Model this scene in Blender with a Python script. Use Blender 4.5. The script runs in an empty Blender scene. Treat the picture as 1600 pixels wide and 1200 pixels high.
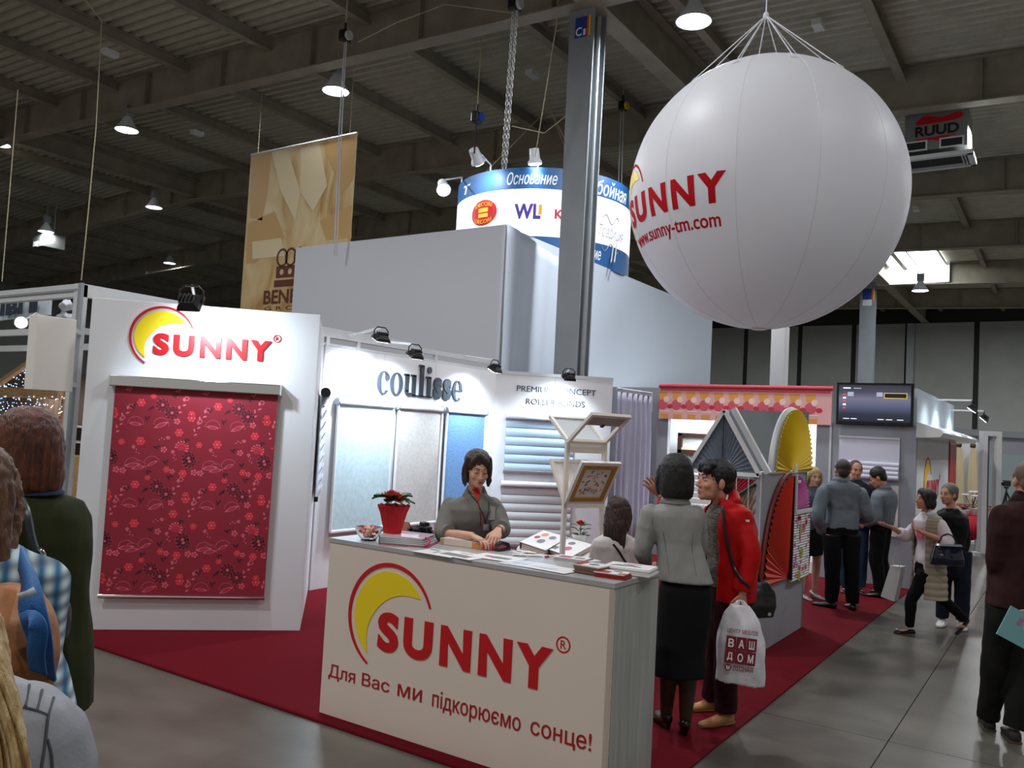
import bpy, bmesh, math, random
from math import sin, cos, pi, radians, sqrt, atan2
from mathutils import Vector, Matrix, noise
from mathutils.bvhtree import BVHTree
from mathutils.geometry import delaunay_2d_cdt

V = Vector
SC = bpy.context.scene
COL = SC.collection

# ---------------------------------------------------------------- camera
FPX, PITCH, ROLL, YAW, EYE = 1313.55, .0555642, .0530247, .588146, 1.88
_fw0 = V((-sin(YAW), cos(YAW), 0)); _r0 = V((cos(YAW), sin(YAW), 0)); _up0 = V((0, 0, 1))
CFW = _fw0 * cos(PITCH) + _up0 * sin(PITCH)
_u = _up0 * cos(PITCH) - _fw0 * sin(PITCH)
CR = _r0 * cos(ROLL) + _u * sin(ROLL)
CU = _u * cos(ROLL) - _r0 * sin(ROLL)
CAM = V((0, 0, EYE))
cd = bpy.data.cameras.new('camera'); cam = bpy.data.objects.new('camera', cd); COL.objects.link(cam)
cd.sensor_width = 36; cd.lens = FPX / 1600 * 36; cd.clip_start = .05; cd.clip_end = 300
m = Matrix((CR, CU, -CFW)).transposed().to_4x4(); m.translation = CAM
cam.matrix_world = m
SC.camera = cam

# ---------------------------------------------------------------- light
SC.view_settings.view_transform = 'Standard'
SC.view_settings.look = 'None'
SC.view_settings.exposure = .62
SC.view_settings.gamma = 1
SC.view_settings.use_curve_mapping = False
w = bpy.data.worlds.new('world'); SC.world = w; w.use_nodes = True
w.node_tree.nodes['Background'].inputs[0].default_value = (1, .96, .91, 1)
w.node_tree.nodes['Background'].inputs[1].default_value = .22

def lamp(kind, loc, power, col=(1, 1, 1), size=.3, aim=None, spot=None, blend=.5, name='light'):
    d = bpy.data.lights.new(name, kind); o = bpy.data.objects.new(name, d); COL.objects.link(o)
    d.energy = power; d.color = col; o.location = loc
    if kind == 'AREA':
        d.shape = 'DISK'; d.size = size
    elif kind == 'SPOT':
        d.spot_size = radians(spot or 90); d.spot_blend = blend; d.shadow_soft_size = size
    else:
        d.shadow_soft_size = size
    if aim is not None:
        o.rotation_euler = (V(aim) - V(loc)).to_track_quat('-Z', 'Y').to_euler()
    return o

HIBAY = [(-12.03, 11.3, 8.3), (-18.45, 10.9, 8.4), (-4.72, 11.4, 8.05), (-25.3, 16.1, 8.6), (-25.4, 11.3, 9.2),
         (-30.66, 15.4, 8.1), (-33.99, 22.6, 8.6), (-4.2, 30.28, 7.2)]
for i, (x, y, z) in enumerate(HIBAY):
    lamp('AREA', (x, y, z - .06), 210 if i == 2 else 150, (.93, .97, 1), .46, (x, y, 0), name='hall_area_light')
for (x, y, e) in [(-12, -1.2, 170), (-5, -1.2, 170), (2, -1.2, 110), (-12, 4.8, 110), (-5, 4.8, 110), (2.5, 4.8, 70), (3, 11, 90), (-1.5, 18, 150), (4, 20, 150), (-9, 24, 150), (2, 27, 200), (-10, 36, 260), (-2, 38, 260), (6, 37, 260), (-20, 34, 200)]:
    lamp('AREA', (x, y, 8.1), e, (.96, .97, 1), .5, (x, y, 0), name='hall_area_light')  # no fixtures: unseen nearby lamps, plus lights added to brighten the far wall

# ---------------------------------------------------------------- measuring helpers (pixel of the 1600x1200 frame -> place in the hall)
def ray(x, y): return CFW + CR * ((x - 800) / FPX) - CU * ((y - 600) / FPX)
def at(x, y, dep): return CAM + ray(x, y) * dep
def fl(x, y, z=0.0):
    d = ray(x, y); return CAM + d * ((z - EYE) / d.z)
def pl(p0, dv, x, y):
    n = V((-dv[1], dv[0], 0)); d = ray(x, y); return CAM + d * (((V(p0) - CAM).dot(n)) / d.dot(n))

# ---------------------------------------------------------------- materials
def lin(c):
    return tuple((v / 255 / 12.92 if v / 255 <= .04045 else ((v / 255 + .055) / 1.055) ** 2.4) for v in c)
MATS = {}
def mat(name, rgb, rough=.5, metal=0.0, var=None, bump=None, emit=None, trans=0, alpha=1, spec=.5, stretch=(1, 1, 1), rgb2=None, sheen=0, coord='Object'):
    if name in MATS: return MATS[name]
    m = bpy.data.materials.new(name); m.use_nodes = True; MATS[name] = m
    nt = m.node_tree; b = nt.nodes['Principled BSDF']
    c = lin(rgb)
    b.inputs['Base Color'].default_value = (*c, 1)
    b.inputs['Roughness'].default_value = rough; b.inputs['Metallic'].default_value = metal
    b.inputs['Specular IOR Level'].default_value = spec
    if sheen: b.inputs['Sheen Weight'].default_value = sheen
    if trans: b.inputs['Transmission Weight'].default_value = trans
    if alpha < 1: b.inputs['Alpha'].default_value = alpha
    if emit:
        b.inputs['Emission Color'].default_value = (*lin(emit[0]), 1); b.inputs['Emission Strength'].default_value = emit[1]
    if var or bump:
        tc = nt.nodes.new('ShaderNodeTexCoord'); mp = nt.nodes.new('ShaderNodeMapping'); mp.inputs['Scale'].default_value = stretch
        nt.links.new(tc.outputs[coord], mp.inputs['Vector'])
    if var:   # (scale, amount)
        n = nt.nodes.new('ShaderNodeTexNoise'); n.inputs['Scale'].default_value = var[0]; n.inputs['Detail'].default_value = 5
        nt.links.new(mp.outputs[0], n.inputs['Vector'])
        r = nt.nodes.new('ShaderNodeValToRGB'); a = var[1]
        c2 = lin(rgb2) if rgb2 else tuple(v * (1 - a) for v in c)
        r.color_ramp.elements[0].position = .32; r.color_ramp.elements[1].position = .68
        r.color_ramp.elements[0].color = (*c2, 1); r.color_ramp.elements[1].color = (*(c if rgb2 else tuple(min(1, v * (1 + a * .5)) for v in c)), 1)
        nt.links.new(n.outputs['Fac'], r.inputs['Fac']); nt.links.new(r.outputs['Color'], b.inputs['Base Color'])
    if bump:  # (scale, strength)
        n = nt.nodes.new('ShaderNodeTexNoise'); n.inputs['Scale'].default_value = bump[0]; n.inputs['Detail'].default_value = 4
        nt.links.new(mp.outputs[0], n.inputs['Vector'])
        bp = nt.nodes.new('ShaderNodeBump'); bp.inputs['Strength'].default_value = bump[1]; bp.inputs['Distance'].default_value = .01
        nt.links.new(n.outputs['Fac'], bp.inputs['Height']); nt.links.new(bp.outputs['Normal'], b.inputs['Normal'])
    return m

# ---------------------------------------------------------------- mesh builder
class MB:
    def __init__(s): s.v = []; s.f = []; s.m = []; s.cur = 0
    def add(s, vs, fs, mi=None):
        o = len(s.v); s.v += [tuple(v) for v in vs]; s.f += [tuple(i + o for i in f) for f in fs]
        s.m += [s.cur if mi is None else mi] * len(fs); return s
    def box(s, c, d, R=None, mi=None):
        c = V(c); R = R or Matrix.Identity(3); hx, hy, hz = d[0] / 2, d[1] / 2, d[2] / 2
        vs = [c + R @ V((sx * hx, sy * hy, sz * hz)) for sz in (-1, 1) for sy in (-1, 1) for sx in (-1, 1)]
        return s.add(vs, [(0, 2, 3, 1), (4, 5, 7, 6), (0, 1, 5, 4), (2, 6, 7, 3), (0, 4, 6, 2), (1, 3, 7, 5)], mi)
    def obox(s, o, a, b, c, mi=None):
        o, a, b, c = V(o), V(a), V(b), V(c)
        if a.cross(b).dot(c) < 0: a, b = b, a
        vs = [o + a * i + b * j + c * k for k in (0, 1) for j in (0, 1) for i in (0, 1)]
        return s.add(vs, [(0, 2, 3, 1), (4, 5, 7, 6), (0, 1, 5, 4), (2, 6, 7, 3), (0, 4, 6, 2), (1, 3, 7, 5)], mi)
    def bar(s, p, q, wx, wz, mi=None, up=(0, 0, 1)):
        p, q = V(p), V(q); d = (q - p); L = d.length; d.normalize(); up = V(up)
        if abs(d.dot(up)) > .98: up = V((0, 1, 0))
        sd = d.cross(up).normalized(); u = sd.cross(d)
        return s.obox(p - sd * wx / 2 - u * wz / 2, d * L, sd * wx, u * wz, mi)
    def rings(s, rs, cap=True, closed=True, mi=None):
        n = len(rs[0]); vs = [p for r in rs for p in r]; fs = []
        for i in range(len(rs) - 1):
            for j in range(n if closed else n - 1):
                k = (j + 1) % n; fs.append((i * n + j, i * n + k, (i + 1) * n + k, (i + 1) * n + j))
        if cap and closed:
            fs.append(tuple(range(n - 1, -1, -1))); b = (len(rs) - 1) * n; fs.append(tuple(b + j for j in range(n)))
        return s.add(vs, fs, mi)
    def loft(s, rs, n=18, ex=2.0, mi=None):     # rs: (centre, half vector a, half vector b)
        out = []
        for c, a, b in rs:
            c, a, b = V(c), V(a), V(b); r = []
            for j in range(n):
                t = 2 * pi * j / n; cx, sy = cos(t), sin(t)
                if ex != 2: cx = math.copysign(abs(cx) ** (2 / ex), cx); sy = math.copysign(abs(sy) ** (2 / ex), sy)
                r.append(c + a * cx + b * sy)
            out.append(r)
        a, b = V(rs[0][1]), V(rs[0][2])
        if a.cross(b).dot(V(rs[-1][0]) - V(rs[0][0])) < 0: out = [r[::-1] for r in out]
        return s.rings(out, mi=mi)
    def tube(s, pts, rad, n=10, mi=None, sm=0, flat=False):
        pts = [V(p) for p in pts]
        if len(pts) < 2: return s
        if not isinstance(rad, (list, tuple)): rad = [rad] * len(pts)
        if sm:                                   # Catmull-Rom resample
            P, R = [], []
            for i in range(len(pts) - 1):
                p0 = pts[max(i - 1, 0)]; p1 = pts[i]; p2 = pts[i + 1]; p3 = pts[min(i + 2, len(pts) - 1)]
                for k in range(sm):
                    t = k / sm
                    P.append(.5 * ((2 * p1) + (p2 - p0) * t + (2 * p0 - 5 * p1 + 4 * p2 - p3) * t * t + (3 * p1 - p0 - 3 * p2 + p3) * t ** 3))
                    R.append(rad[i] * (1 - t) + rad[i + 1] * t)
            pts = P + [pts[-1]]; rad = R + [rad[-1]]
        out = []; up = None
        for i, p in enumerate(pts):
            d = (pts[min(i + 1, len(pts) - 1)] - pts[max(i - 1, 0)]).normalized()
            if up is None:
                up = V((0, 0, 1)) if abs(d.z) < .9 else V((0, 1, 0))
            sd = d.cross(up).normalized(); up = sd.cross(d).normalized()
            out.append([p + (sd * cos(2 * pi * j / n) - up * sin(2 * pi * j / n)) * rad[i] for j in range(n)])
        return s.rings(out, mi=mi)
    def cap(s, p, q, r1, r2=None, n=12, mi=None):
        p, q = V(p), V(q); r2 = r1 if r2 is None else r2; d = (q - p).normalized()
        P = [p - d * r1 * .97, p - d * r1 * .7, p - d * r1 * .3, p, q, q + d * r2 * .3, q + d * r2 * .7, q + d * r2 * .97]
        R = [r1 * .24, r1 * .71, r1 * .95, r1, r2, r2 * .95, r2 * .71, r2 * .24]
        return s.tube(P, R, n, mi)
    def ell(s, c, r, R=None, n=16, k=10, mi=None):
        c = V(c); R = R or Matrix.Identity(3); rs = []
        for i in range(k + 1):
            a = -pi / 2 + pi * (i * .96 + .02 * k) / k
            rs.append([c + R @ V((r[0] * cos(a) * cos(2 * pi * j / n), r[1] * cos(a) * sin(2 * pi * j / n), r[2] * sin(a))) for j in range(n)])
        return s.rings(rs, mi=mi)
    def lathe(s, c, prof, n=20, mi=None, ax=(0, 0, 1)):
        c = V(c); ax = V(ax).normalized(); t = V((1, 0, 0)) if abs(ax.x) < .9 else V((0, 1, 0))
        a = ax.cross(t).normalized(); b = ax.cross(a)
        return s.rings([[c + ax * z + (a * cos(2 * pi * j / n) + b * sin(2 * pi * j / n)) * r for j in range(n)] for r, z in prof], mi=mi)
    def plate(s, poly, d, mi=None):              # polygon (3D points) thickened by vector d
        if len(poly) < 3: return s
        n = len(poly); d = V(d); a = [V(p) for p in poly]; vs = a + [p + d for p in a]
        nn = V((0, 0, 0))
        for i in range(n): nn += a[i].cross(a[(i + 1) % n])
        fs = [tuple(range(n)), tuple(range(2 * n - 1, n - 1, -1))] + [(j, j + n, (j + 1) % n + n, (j + 1) % n) for j in range(n)]
        if nn.dot(d) > 0: fs = [f[::-1] for f in fs]
        return s.add(vs, fs, mi)
    def build(s, name, mats, parent=None, smooth=False, bevel=0, local=False, ang=40, solid=0):
        me = bpy.data.meshes.new(name); me.from_pydata(s.v, [], s.f)
        for mm in (mats if isinstance(mats, (list, tuple)) else [mats]): me.materials.append(mm)
        me.polygons.foreach_set('material_index', s.m)
        return link(name, me, parent, smooth, bevel, local, ang, solid)

def link(name, me, parent=None, smooth=False, bevel=0, local=False, ang=40, solid=0):
    o = bpy.data.objects.new(name, me); COL.objects.link(o)
    if not smooth: me.polygons.foreach_set('use_smooth', [False] * len(me.polygons))
    if smooth:
        me.polygons.foreach_set('use_smooth', [True] * len(me.polygons))
        if smooth != 'all': me.set_sharp_from_angle(angle=radians(ang))
    if solid:
        md = o.modifiers.new('solid', 'SOLIDIFY'); md.thickness = solid; md.offset = 0
    if bevel:
        md = o.modifiers.new('bevel', 'BEVEL'); md.width = bevel; md.segments = 2; md.limit_method = 'ANGLE'; md.angle_limit = radians(40)
    if parent is not None:
        o.parent = parent
        if not local: o.matrix_parent_inverse = WM(parent).inverted()
    return o
def WM(o):
    M = Matrix.LocRotScale(o.location, o.rotation_euler, o.scale)
    if o.parent: M = WM(o.parent) @ o.matrix_parent_inverse @ M
    return M
def tag(o, label, cat=None, group=None, kind=None):
    o['label'] = label
    if cat: o['category'] = cat
    if group: o['group'] = group
    if kind: o['kind'] = kind
    return o
def thing(name, label, cat, loc=(0, 0, 0), rz=0, group=None):
    o = bpy.data.objects.new(name, None); COL.objects.link(o); o.empty_display_size = .1
    o.location = loc; o.rotation_euler = (0, 0, rz)
    return tag(o, label, cat, group)
def dup(root, loc, rz=None, label=None, group=None, scale=None):
    def cp(o, par):
        c = o.copy(); COL.objects.link(c)
        if par:
            pi_ = o.matrix_parent_inverse.copy(); c.parent = par; c.matrix_parent_inverse = pi_
        for ch in list(o.children): cp(ch, c)
        return c
    r = cp(root, None); r.location = loc
    if rz is not None: r.rotation_euler = (0, 0, rz)
    if scale: r.scale = (scale,) * 3
    if label: r['label'] = label
    if group: r['group'] = group
    return r

# lettering: FONT glyphs -> flat raised mesh, mapped by fn(u, v, d) -> world point
GL = {}
def outlines(text):
    """outline polygons of one character of the built-in font"""
    cu = bpy.data.curves.new('t', 'FONT'); cu.body = text; cu.size = 1
    o = bpy.data.objects.new('t', cu); COL.objects.link(o); dg = bpy.context.evaluated_depsgraph_get()
    cv = o.evaluated_get(dg).to_curve(dg); out = []
    for sp in cv.splines:
        B = sp.bezier_points; P = []; n = len(B)
        for k in range(n):
            a, b = B[k], B[(k + 1) % n]; p0, p1, p2, p3 = a.co.to_2d(), a.handle_right.to_2d(), b.handle_left.to_2d(), b.co.to_2d()
            ch = (p3 - p0).length + 1e-9; bend = max(abs((p3 - p0).cross(p1 - p0)), abs((p3 - p0).cross(p2 - p0))) / ch
            m_ = 1 if bend < .001 else 5
            for t in [i_ / m_ for i_ in range(m_)]: P.append(p0 * (1 - t) ** 3 + p1 * 3 * t * (1 - t) ** 2 + p2 * 3 * t * t * (1 - t) + p3 * t ** 3)
        Q = [p for k, p in enumerate(P) if (p - P[k - 1]).length > 1e-5]
        if len(Q) > 2: out.append(Q)
    o.evaluated_get(dg).to_curve_clear(); bpy.data.objects.remove(o); bpy.data.curves.remove(cu)
    return out
def sarea(P): return sum(P[k - 1].cross(P[k]) for k in range(len(P))) / 2
def glyph(ch, bold, shear):
    """one character (vertices, faces, advance) by the winding rule, outlines grown by bold"""
    k = (ch, bold, shear)
    if k not in GL:
        b0 = max(p.x for q in outlines('|') for p in q); adv = max(p.x for q in outlines(ch + '|') for p in q) - b0
        L = outlines(ch) if ch != ' ' else []
        if L:
            sg = 1 if max((sarea(q) for q in L), key=abs) > 0 else -1; M = []
            for q in L:
                r = []
                for i in range(len(q)):
                    d0, d1 = (q[i] - q[i - 1]).normalized(), (q[(i + 1) % len(q)] - q[i]).normalized(); n = V((d0.y + d1.y, -d0.x - d1.x)) * sg
                    n = n.normalized() / max(.5, sqrt(max(0, (1 + d0.dot(d1)) / 2))) if n.length > 1e-6 else V((0, 0)); p = q[i] + n * bold; r.append(V((p.x + shear * p.y, p.y)))
                M.append(r)
            vs, es = [], []
            for q in M: b = len(vs); vs += q; es += [(b + i, b + (i + 1) % len(q)) for i in range(len(q))]
            r = delaunay_2d_cdt(vs, es, [], 0, 1e-6)
            def wind(p):
                w_ = 0
                for q in M:
                    for i in range(len(q)):
                        a, b = q[i - 1], q[i]
                        if (a.y <= p.y) != (b.y <= p.y):
                            c = (b - a).cross(p - a)
                            if a.y <= p.y and c > 0: w_ += 1
                            elif a.y > p.y and c < 0: w_ -= 1
                return w_
            fs = [f for f in r[2] if wind(sum((r[0][i] for i in f), V((0, 0))) / len(f))]
            use = sorted({i for f in fs for i in f}); ix = {o_: n_ for n_, o_ in enumerate(use)}
            GL[k] = ([(r[0][i].x, r[0][i].y) for i in use], [tuple(ix[i] for i in f) for f in fs], adv)
        else: GL[k] = ([], [], adv)
    return GL[k]
def glyphs(text, bold=0.0, shear=0.0):
    vs, fs, x = [], [], 0
    for ch in text:
        v, f, adv = glyph(ch, bold, shear); b = len(vs)
        vs += [(p[0] + x, p[1], 0) for p in v]; fs += [tuple(i + b for i in q) for q in f]; x += adv
    me = bpy.data.meshes.new('t'); me.from_pydata(vs, [], fs); return me
def flat_mesh(me, mapf, dep, box=None, sub=0):
    """flat mesh in uv -> solid raised shape; box=(u0,u1,v0,v1) fits the outline"""
    xs = [v.co.x for v in me.vertices]; ys = [v.co.y for v in me.vertices]
    x0, x1, y0, y1 = min(xs), max(xs), min(ys), max(ys)
    bm = bmesh.new(); bm.from_mesh(me)
    bmesh.ops.remove_doubles(bm, verts=bm.verts, dist=1e-5)
    if sub: bmesh.ops.triangulate(bm, faces=bm.faces); bmesh.ops.subdivide_edges(bm, edges=bm.edges, cuts=sub, use_grid_fill=True)
    if dep:
        r = bmesh.ops.extrude_face_region(bm, geom=list(bm.faces))
        top = [g for g in r['geom'] if isinstance(g, bmesh.types.BMVert)]
        for v in bm.verts: v.co.z = 0
        for v in top: v.co.z = 1
    else:
        for v in bm.verts: v.co.z = 1
    for v in bm.verts:
        u, t = v.co.x, v.co.y
        if box:
            u = box[0] + (u - x0) / (x1 - x0) * (box[1] - box[0]); t = box[2] + (t - y0) / (y1 - y0) * (box[3] - box[2])
        v.co = mapf(u, t, v.co.z * (dep or .0015))
    bmesh.ops.recalc_face_normals(bm, faces=bm.faces)
    bm.to_mesh(me); bm.free(); return me
def text(name, s, mapf, box, m, parent, dep=.004, bold=0.0, shear=0.0, local=False, sub=0):
    me = flat_mesh(glyphs(s, bold, shear), mapf, dep, box, sub); me.materials.clear(); me.materials.append(m); me.name = name
    return link(name, me, parent, local=local)
def curve_fill(loops):
    cu = bpy.data.curves.new('c', 'CURVE'); cu.dimensions = '2D'; cu.fill_mode = 'BOTH'
    for lp in loops:
        sp = cu.splines.new('POLY'); sp.points.add(len(lp) - 1)
        for p, (x, y) in zip(sp.points, lp): p.co = (x, y, 0, 1)
        sp.use_cyclic_u = True
    o = bpy.data.objects.new('c', cu); COL.objects.link(o)
    me = bpy.data.meshes.new_from_object(o.evaluated_get(bpy.context.evaluated_depsgraph_get()))
    bpy.data.objects.remove(o); bpy.data.curves.remove(cu); return me
def shape(name, loops, mapf, m, parent, dep=.004, local=False, sub=0):
    me = flat_mesh(curve_fill(loops), mapf, dep, None, sub); me.materials.clear(); me.materials.append(m); me.name = name
    return link(name, me, parent, local=local)
def prints(name, polys, mapf, mats, parent, dep=0, local=False):
    """flat print: list of (material index, [loops]) joined into one mesh, later ones a hair higher"""
    mb = MB()
    for k, it in enumerate(polys):
        mi, lp = it[0], it[1]; z = .0012 + .0003 * (it[2] if len(it) > 2 else mi)
        n = len(lp); mb.add([mapf(u, t, z) for u, t in lp], [tuple(range(n))], mi)
    return mb.build(name, mats, parent, local=local)
def circ(x, y, r, n=20, ry=None): return [(x + r * cos(2 * pi * i / n), y + (ry or r) * sin(2 * pi * i / n)) for i in range(n)]
def planemap(o, du, dn, up=(0, 0, 1)):
    o, du, dn, up = V(o), V(du), V(dn), V(up)
    return lambda u, v, d: o + du * u + up * v + dn * d

def catmull(pts, k=8):
    out = []
    for i in range(len(pts) - 1):
        p0, p1, p2, p3 = [V(pts[max(0, min(len(pts) - 1, i + j))]) for j in (-1, 0, 1, 2)]
        for s in range(k):
            t = s / k
            out.append(tuple(.5 * ((2 * p1) + (p2 - p0) * t + (2 * p0 - 5 * p1 + 4 * p2 - p3) * t * t + (3 * p1 - p0 - 3 * p2 + p3) * t ** 3)))
    return out + [tuple(pts[-1])]

def sun_logo(parent, mapf, k, red, yellow, dep=.006, reg=True, word=True, local=False, sub=0):
    """the crescent sun and its five-letter word, in units of the word's width 1.25"""
    sm = lambda u, v, d: mapf(u * k, v * k, d)
    cx, cy = .085, .195
    a = [radians(20 + i * 222 / 48) for i in range(49)]
    th = lambda t: .026 * (1 - .55 * abs((math.degrees(t) - 131) / 111) ** 2)
    out = [(cx + .34 * cos(t), cy + .34 * sin(t)) for t in a]
    inn = [(cx + (.34 - th(t)) * cos(t), cy + (.34 - th(t)) * sin(t)) for t in a]
    shape('red_arc', [out + inn[::-1]], sm, red, parent, dep, local, sub)
    a = [radians(33 + i * (235 - 33) / 40) for i in range(41)]
    out = [(cx + .287 * cos(t), cy + .287 * sin(t)) for t in a]
    inn = catmull([(out[-1][0], out[-1][1], 0), (-.092, .07, 0), (-.07, .165, 0), (.0, .262, 0), (.09, .325, 0), (.2, .355, 0), (out[0][0], out[0][1], 0)], 6)
    shape('yellow_crescent', [out + [(p[0], p[1]) for p in inn[1:-1]]], sm, yellow, parent, dep * .8, local, sub)
    if word:
        for ch, x0, x1, y0, y1 in [('S', 0, .168, -.004, .236), ('U', .21, .43, -.003, .232), ('N', .49, .712, 0, .232), ('N', .768, .99, 0, .232), ('Y', 1.02, 1.25, 0, .232)]:
            text('letter', ch, sm, (x0, x1, y0, y1), red, parent, dep, .05, local=local, sub=sub)
    if reg:
        shape('registered_ring', [circ(1.31, .265, .044), circ(1.31, .265, .036)], sm, red, parent, dep * .4, local)
        text('registered_letter', 'R', sm, (1.294, 1.327, .243, .287), red, parent, dep * .4, .0, local=local)

# ---------------------------------------------------------------- voxel union (bodies, clothes, hair)
def remesh(mb, name, mats, parent, vox=.01, smooth=3, disp=None, local=True, fac=.5, extra=None):
    me = bpy.data.meshes.new('tmp'); me.from_pydata(mb.v, [], mb.f)
    o = bpy.data.objects.new('tmp', me); COL.objects.link(o)
    md = o.modifiers.new('r', 'REMESH'); md.mode = 'VOXEL'; md.voxel_size = vox
    if not smooth: me.polygons.foreach_set('use_smooth', [False] * len(me.polygons))
    if smooth:
        sm = o.modifiers.new('s', 'SMOOTH'); sm.factor = fac; sm.iterations = smooth
    out = bpy.data.meshes.new_from_object(o.evaluated_get(bpy.context.evaluated_depsgraph_get()))
    bpy.data.objects.remove(o); bpy.data.meshes.remove(me)
    if disp:     # (scale vector, amplitude, seed)
        sx, am, sd = disp
        nr = [v.normal.copy() for v in out.vertices]
        for v, n in zip(out.vertices, nr):
            c = v.co; q = V((c.x * sx[0] + sd, c.y * sx[1], c.z * sx[2]))
            v.co = c + n * am * (noise.noise(q) + .5 * noise.noise(q * 2.3))
    if extra is not None:
        bm = bmesh.new(); bm.from_mesh(out); t = bpy.data.meshes.new('x'); t.from_pydata(extra.v, [], extra.f); bm.from_mesh(t); bm.to_mesh(out); bm.free(); bpy.data.meshes.remove(t)
    out.materials.clear()
    for mm in (mats if isinstance(mats, (list, tuple)) else [mats]): out.materials.append(mm)
    out.name = name
    return link(name, out, parent, smooth='all', local=local)

# ================================================================ palette
M_conc = mat('concrete', (92, 88, 80), .32, var=(1.3, .35), bump=(9, .12), stretch=(1, 1.6, 1))
M_conc2 = mat('concrete_joint', (74, 70, 65), .8)
M_deck = mat('galvanised_deck', (186, 182, 166), .5, .15, var=(3, .12))
M_steel = mat('painted_steel', (148, 140, 124), .6, .0, var=(2, .2))
M_steel_g = mat('grey_steel', (140, 146, 150), .45, .1, var=(2, .08))
M_wallp = mat('hall_wall_panel', (150, 154, 150), .7, var=(1, .08))
M_dark = mat('dark_backing', (34, 36, 36), .8)
M_white = mat('white_laminate', (222, 222, 224), .45, var=(1.5, .03))
M_cream = mat('cream_laminate', (222, 206, 192), .42, var=(1.2, .03))
M_grey = mat('grey_laminate', (150, 152, 160), .5, var=(1.5, .04))
M_alu = mat('aluminium', (204, 206, 208), .4, .25)
M_chrome = mat('chrome', (225, 225, 225), .08, 1)
M_black = mat('black_plastic', (18, 18, 20), .4)
M_red = mat('red_acrylic', (190, 12, 22), .35)
M_yel = mat('yellow_acrylic', (238, 208, 20), .4)
M_cloth_w = mat('white_cloth', (206, 208, 216), .8, bump=(60, .05))
M_rope = mat('rope', (190, 180, 150), .8)
M_cable = mat('white_cable', (225, 225, 230), .6)
M_carpet = mat('red_carpet', (102, 13, 26), .95, var=(260, .25), bump=(300, .4), spec=.1)
M_glow = mat('lamp_lens', (255, 255, 255), .4, emit=((235, 245, 255), 14))
M_glow_w = mat('warm_lamp_lens', (255, 255, 255), .4, emit=((255, 244, 225), 16))
M_glass = mat('clear_glass', (245, 250, 250), .03, trans=1)

# ================================================================ hall
fl_bm = MB().box((-14, 20, -.06), (74, 56, .08)); floor = tag(fl_bm.build('floor', M_conc2), 'polished grey concrete hall floor', kind='structure')
jx = fl(1500, 985).x; jy = fl(1440, 937).y
slab = None
for i in range(-4, 4):
    for j in range(-3, 6):
        x, y = jx + i * 6 , jy + j * 6
        if x > 18 or x < -46: continue
        mb = MB().box((x + 3, y + 3, -.012), (5.993, 5.993, .024)); s = mb.build('slab', M_conc, floor)

XR = -24.5                                      # ridge
def zb(x): return 8.43 + .031 * (-6.2 - x) if x > XR else 8.43 + .031 * (-6.2 - XR) - .056 * (XR - x)
mb = MB(); prof = []
y = -7.0
while y < 47.5:
    prof += [(y, 0), (y + .09, 0), (y + .12, .075), (y + .21, .075)]; y += .24
for xa, xb in ((-49, XR), (XR, 22)):
    vs = [];
    for (yy, dz) in prof: vs += [(xa, yy, zb(xa) + .86 + dz), (xb, yy, zb(xb) + .86 + dz)]
    mb.add(vs, [(2 * i, 2 * i + 1, 2 * i + 3, 2 * i + 2) for i in range(len(prof) - 1)])
ceiling = tag(mb.build('ceiling', M_deck), 'corrugated steel roof deck on dark rafters', kind='structure')
def ibeam(mb, p, q, h, wf, tf=.025, tw=.02):
    p, q = V(p), V(q); up = V((0, 0, 1))
    mb.bar(p + up * tf / 2, q + up * tf / 2, wf, tf); mb.bar(p + up * (h - tf / 2), q + up * (h - tf / 2), wf, tf)
    mb.bar(p + up * h / 2, q + up * h / 2, tw, h - 2 * tf)
    return mb
RY = [-1.5, 4.7, 10.9, 17.05, 23.2, 29.4, 35.7, 41.8]
for yy in RY:
    mb = MB()
    ibeam(mb, (-49, yy, zb(-49)), (XR, yy, zb(XR)), .84, .3); ibeam(mb, (XR, yy, zb(XR)), (22, yy, zb(22)), .84, .3)
    for k in range(-16, 11):
        x = -6.83 + 2.7 * k
        mb.box((x, yy, zb(x) + .42), (.02, .26, .78))
    mb.build('rafter', M_steel, ceiling)
for k in range(-15, 11):
    x = -6.83 + 2.7 * k + 1.35
    z = zb(x) + .60
    ibeam(MB(), (x, -7, z), (x, 47, z), .25, .16).build('purlin', M_steel, ceiling)
ibeam(MB(), (-6.2, 4.7, 8.44), (-6.2, 47, 8.44), .8, .34).build('girder', M_steel, ceiling)
ibeam(MB(), (XR, -7, zb(XR) + .1), (XR, 47, zb(XR) + .1), .6, .3).build('girder', M_steel, ceiling)
# small brackets on the purlins
for px_, py_ in [(172, 83), (832, 116), (1278, 39), (308, 208), (1432, 327)]:
    p = fl(px_, py_, 9.05); MB().box(p, (.16, .3, .1)).build('junction_box', M_white, ceiling)

# far wall of panels
WY = 46.6
wall_back = tag(MB().box((-13, WY + .25, 4.75), (72, .2, 9.5)).build('wall_back', M_dark), 'far grey panelled wall of the hall', kind='structure')
xs = [pl((0, WY, 0), (1, 0), px_, 560).x for px_ in (1246, 1330, 1414, 1522, 1640)]
step = 3.0
xj = sorted([xs[0] - step * k for k in range(1, 14)] + xs + [xs[-1] + step * k for k in range(1, 7)])
for a, b in zip(xj[:-1], xj[1:]):
    MB().box(((a + b) / 2 + .09, WY + .1, 4.22), (b - a - .24, .08, 8.4)).build('panel', M_wallp, wall_back)
p = pl((0, WY - .1, 0), (1, 0), 1422, 560); MB().box((p.x, WY - .05, 4.2), (.34, .2, 8.4)).build('panel_post', M_steel_g, wall_back)
wall_left = tag(MB().box((-48.6, 20, 4.3), (.2, 54, 8.6)).build('wall_left', M_wallp), 'left end wall of the hall', kind='structure')

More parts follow.
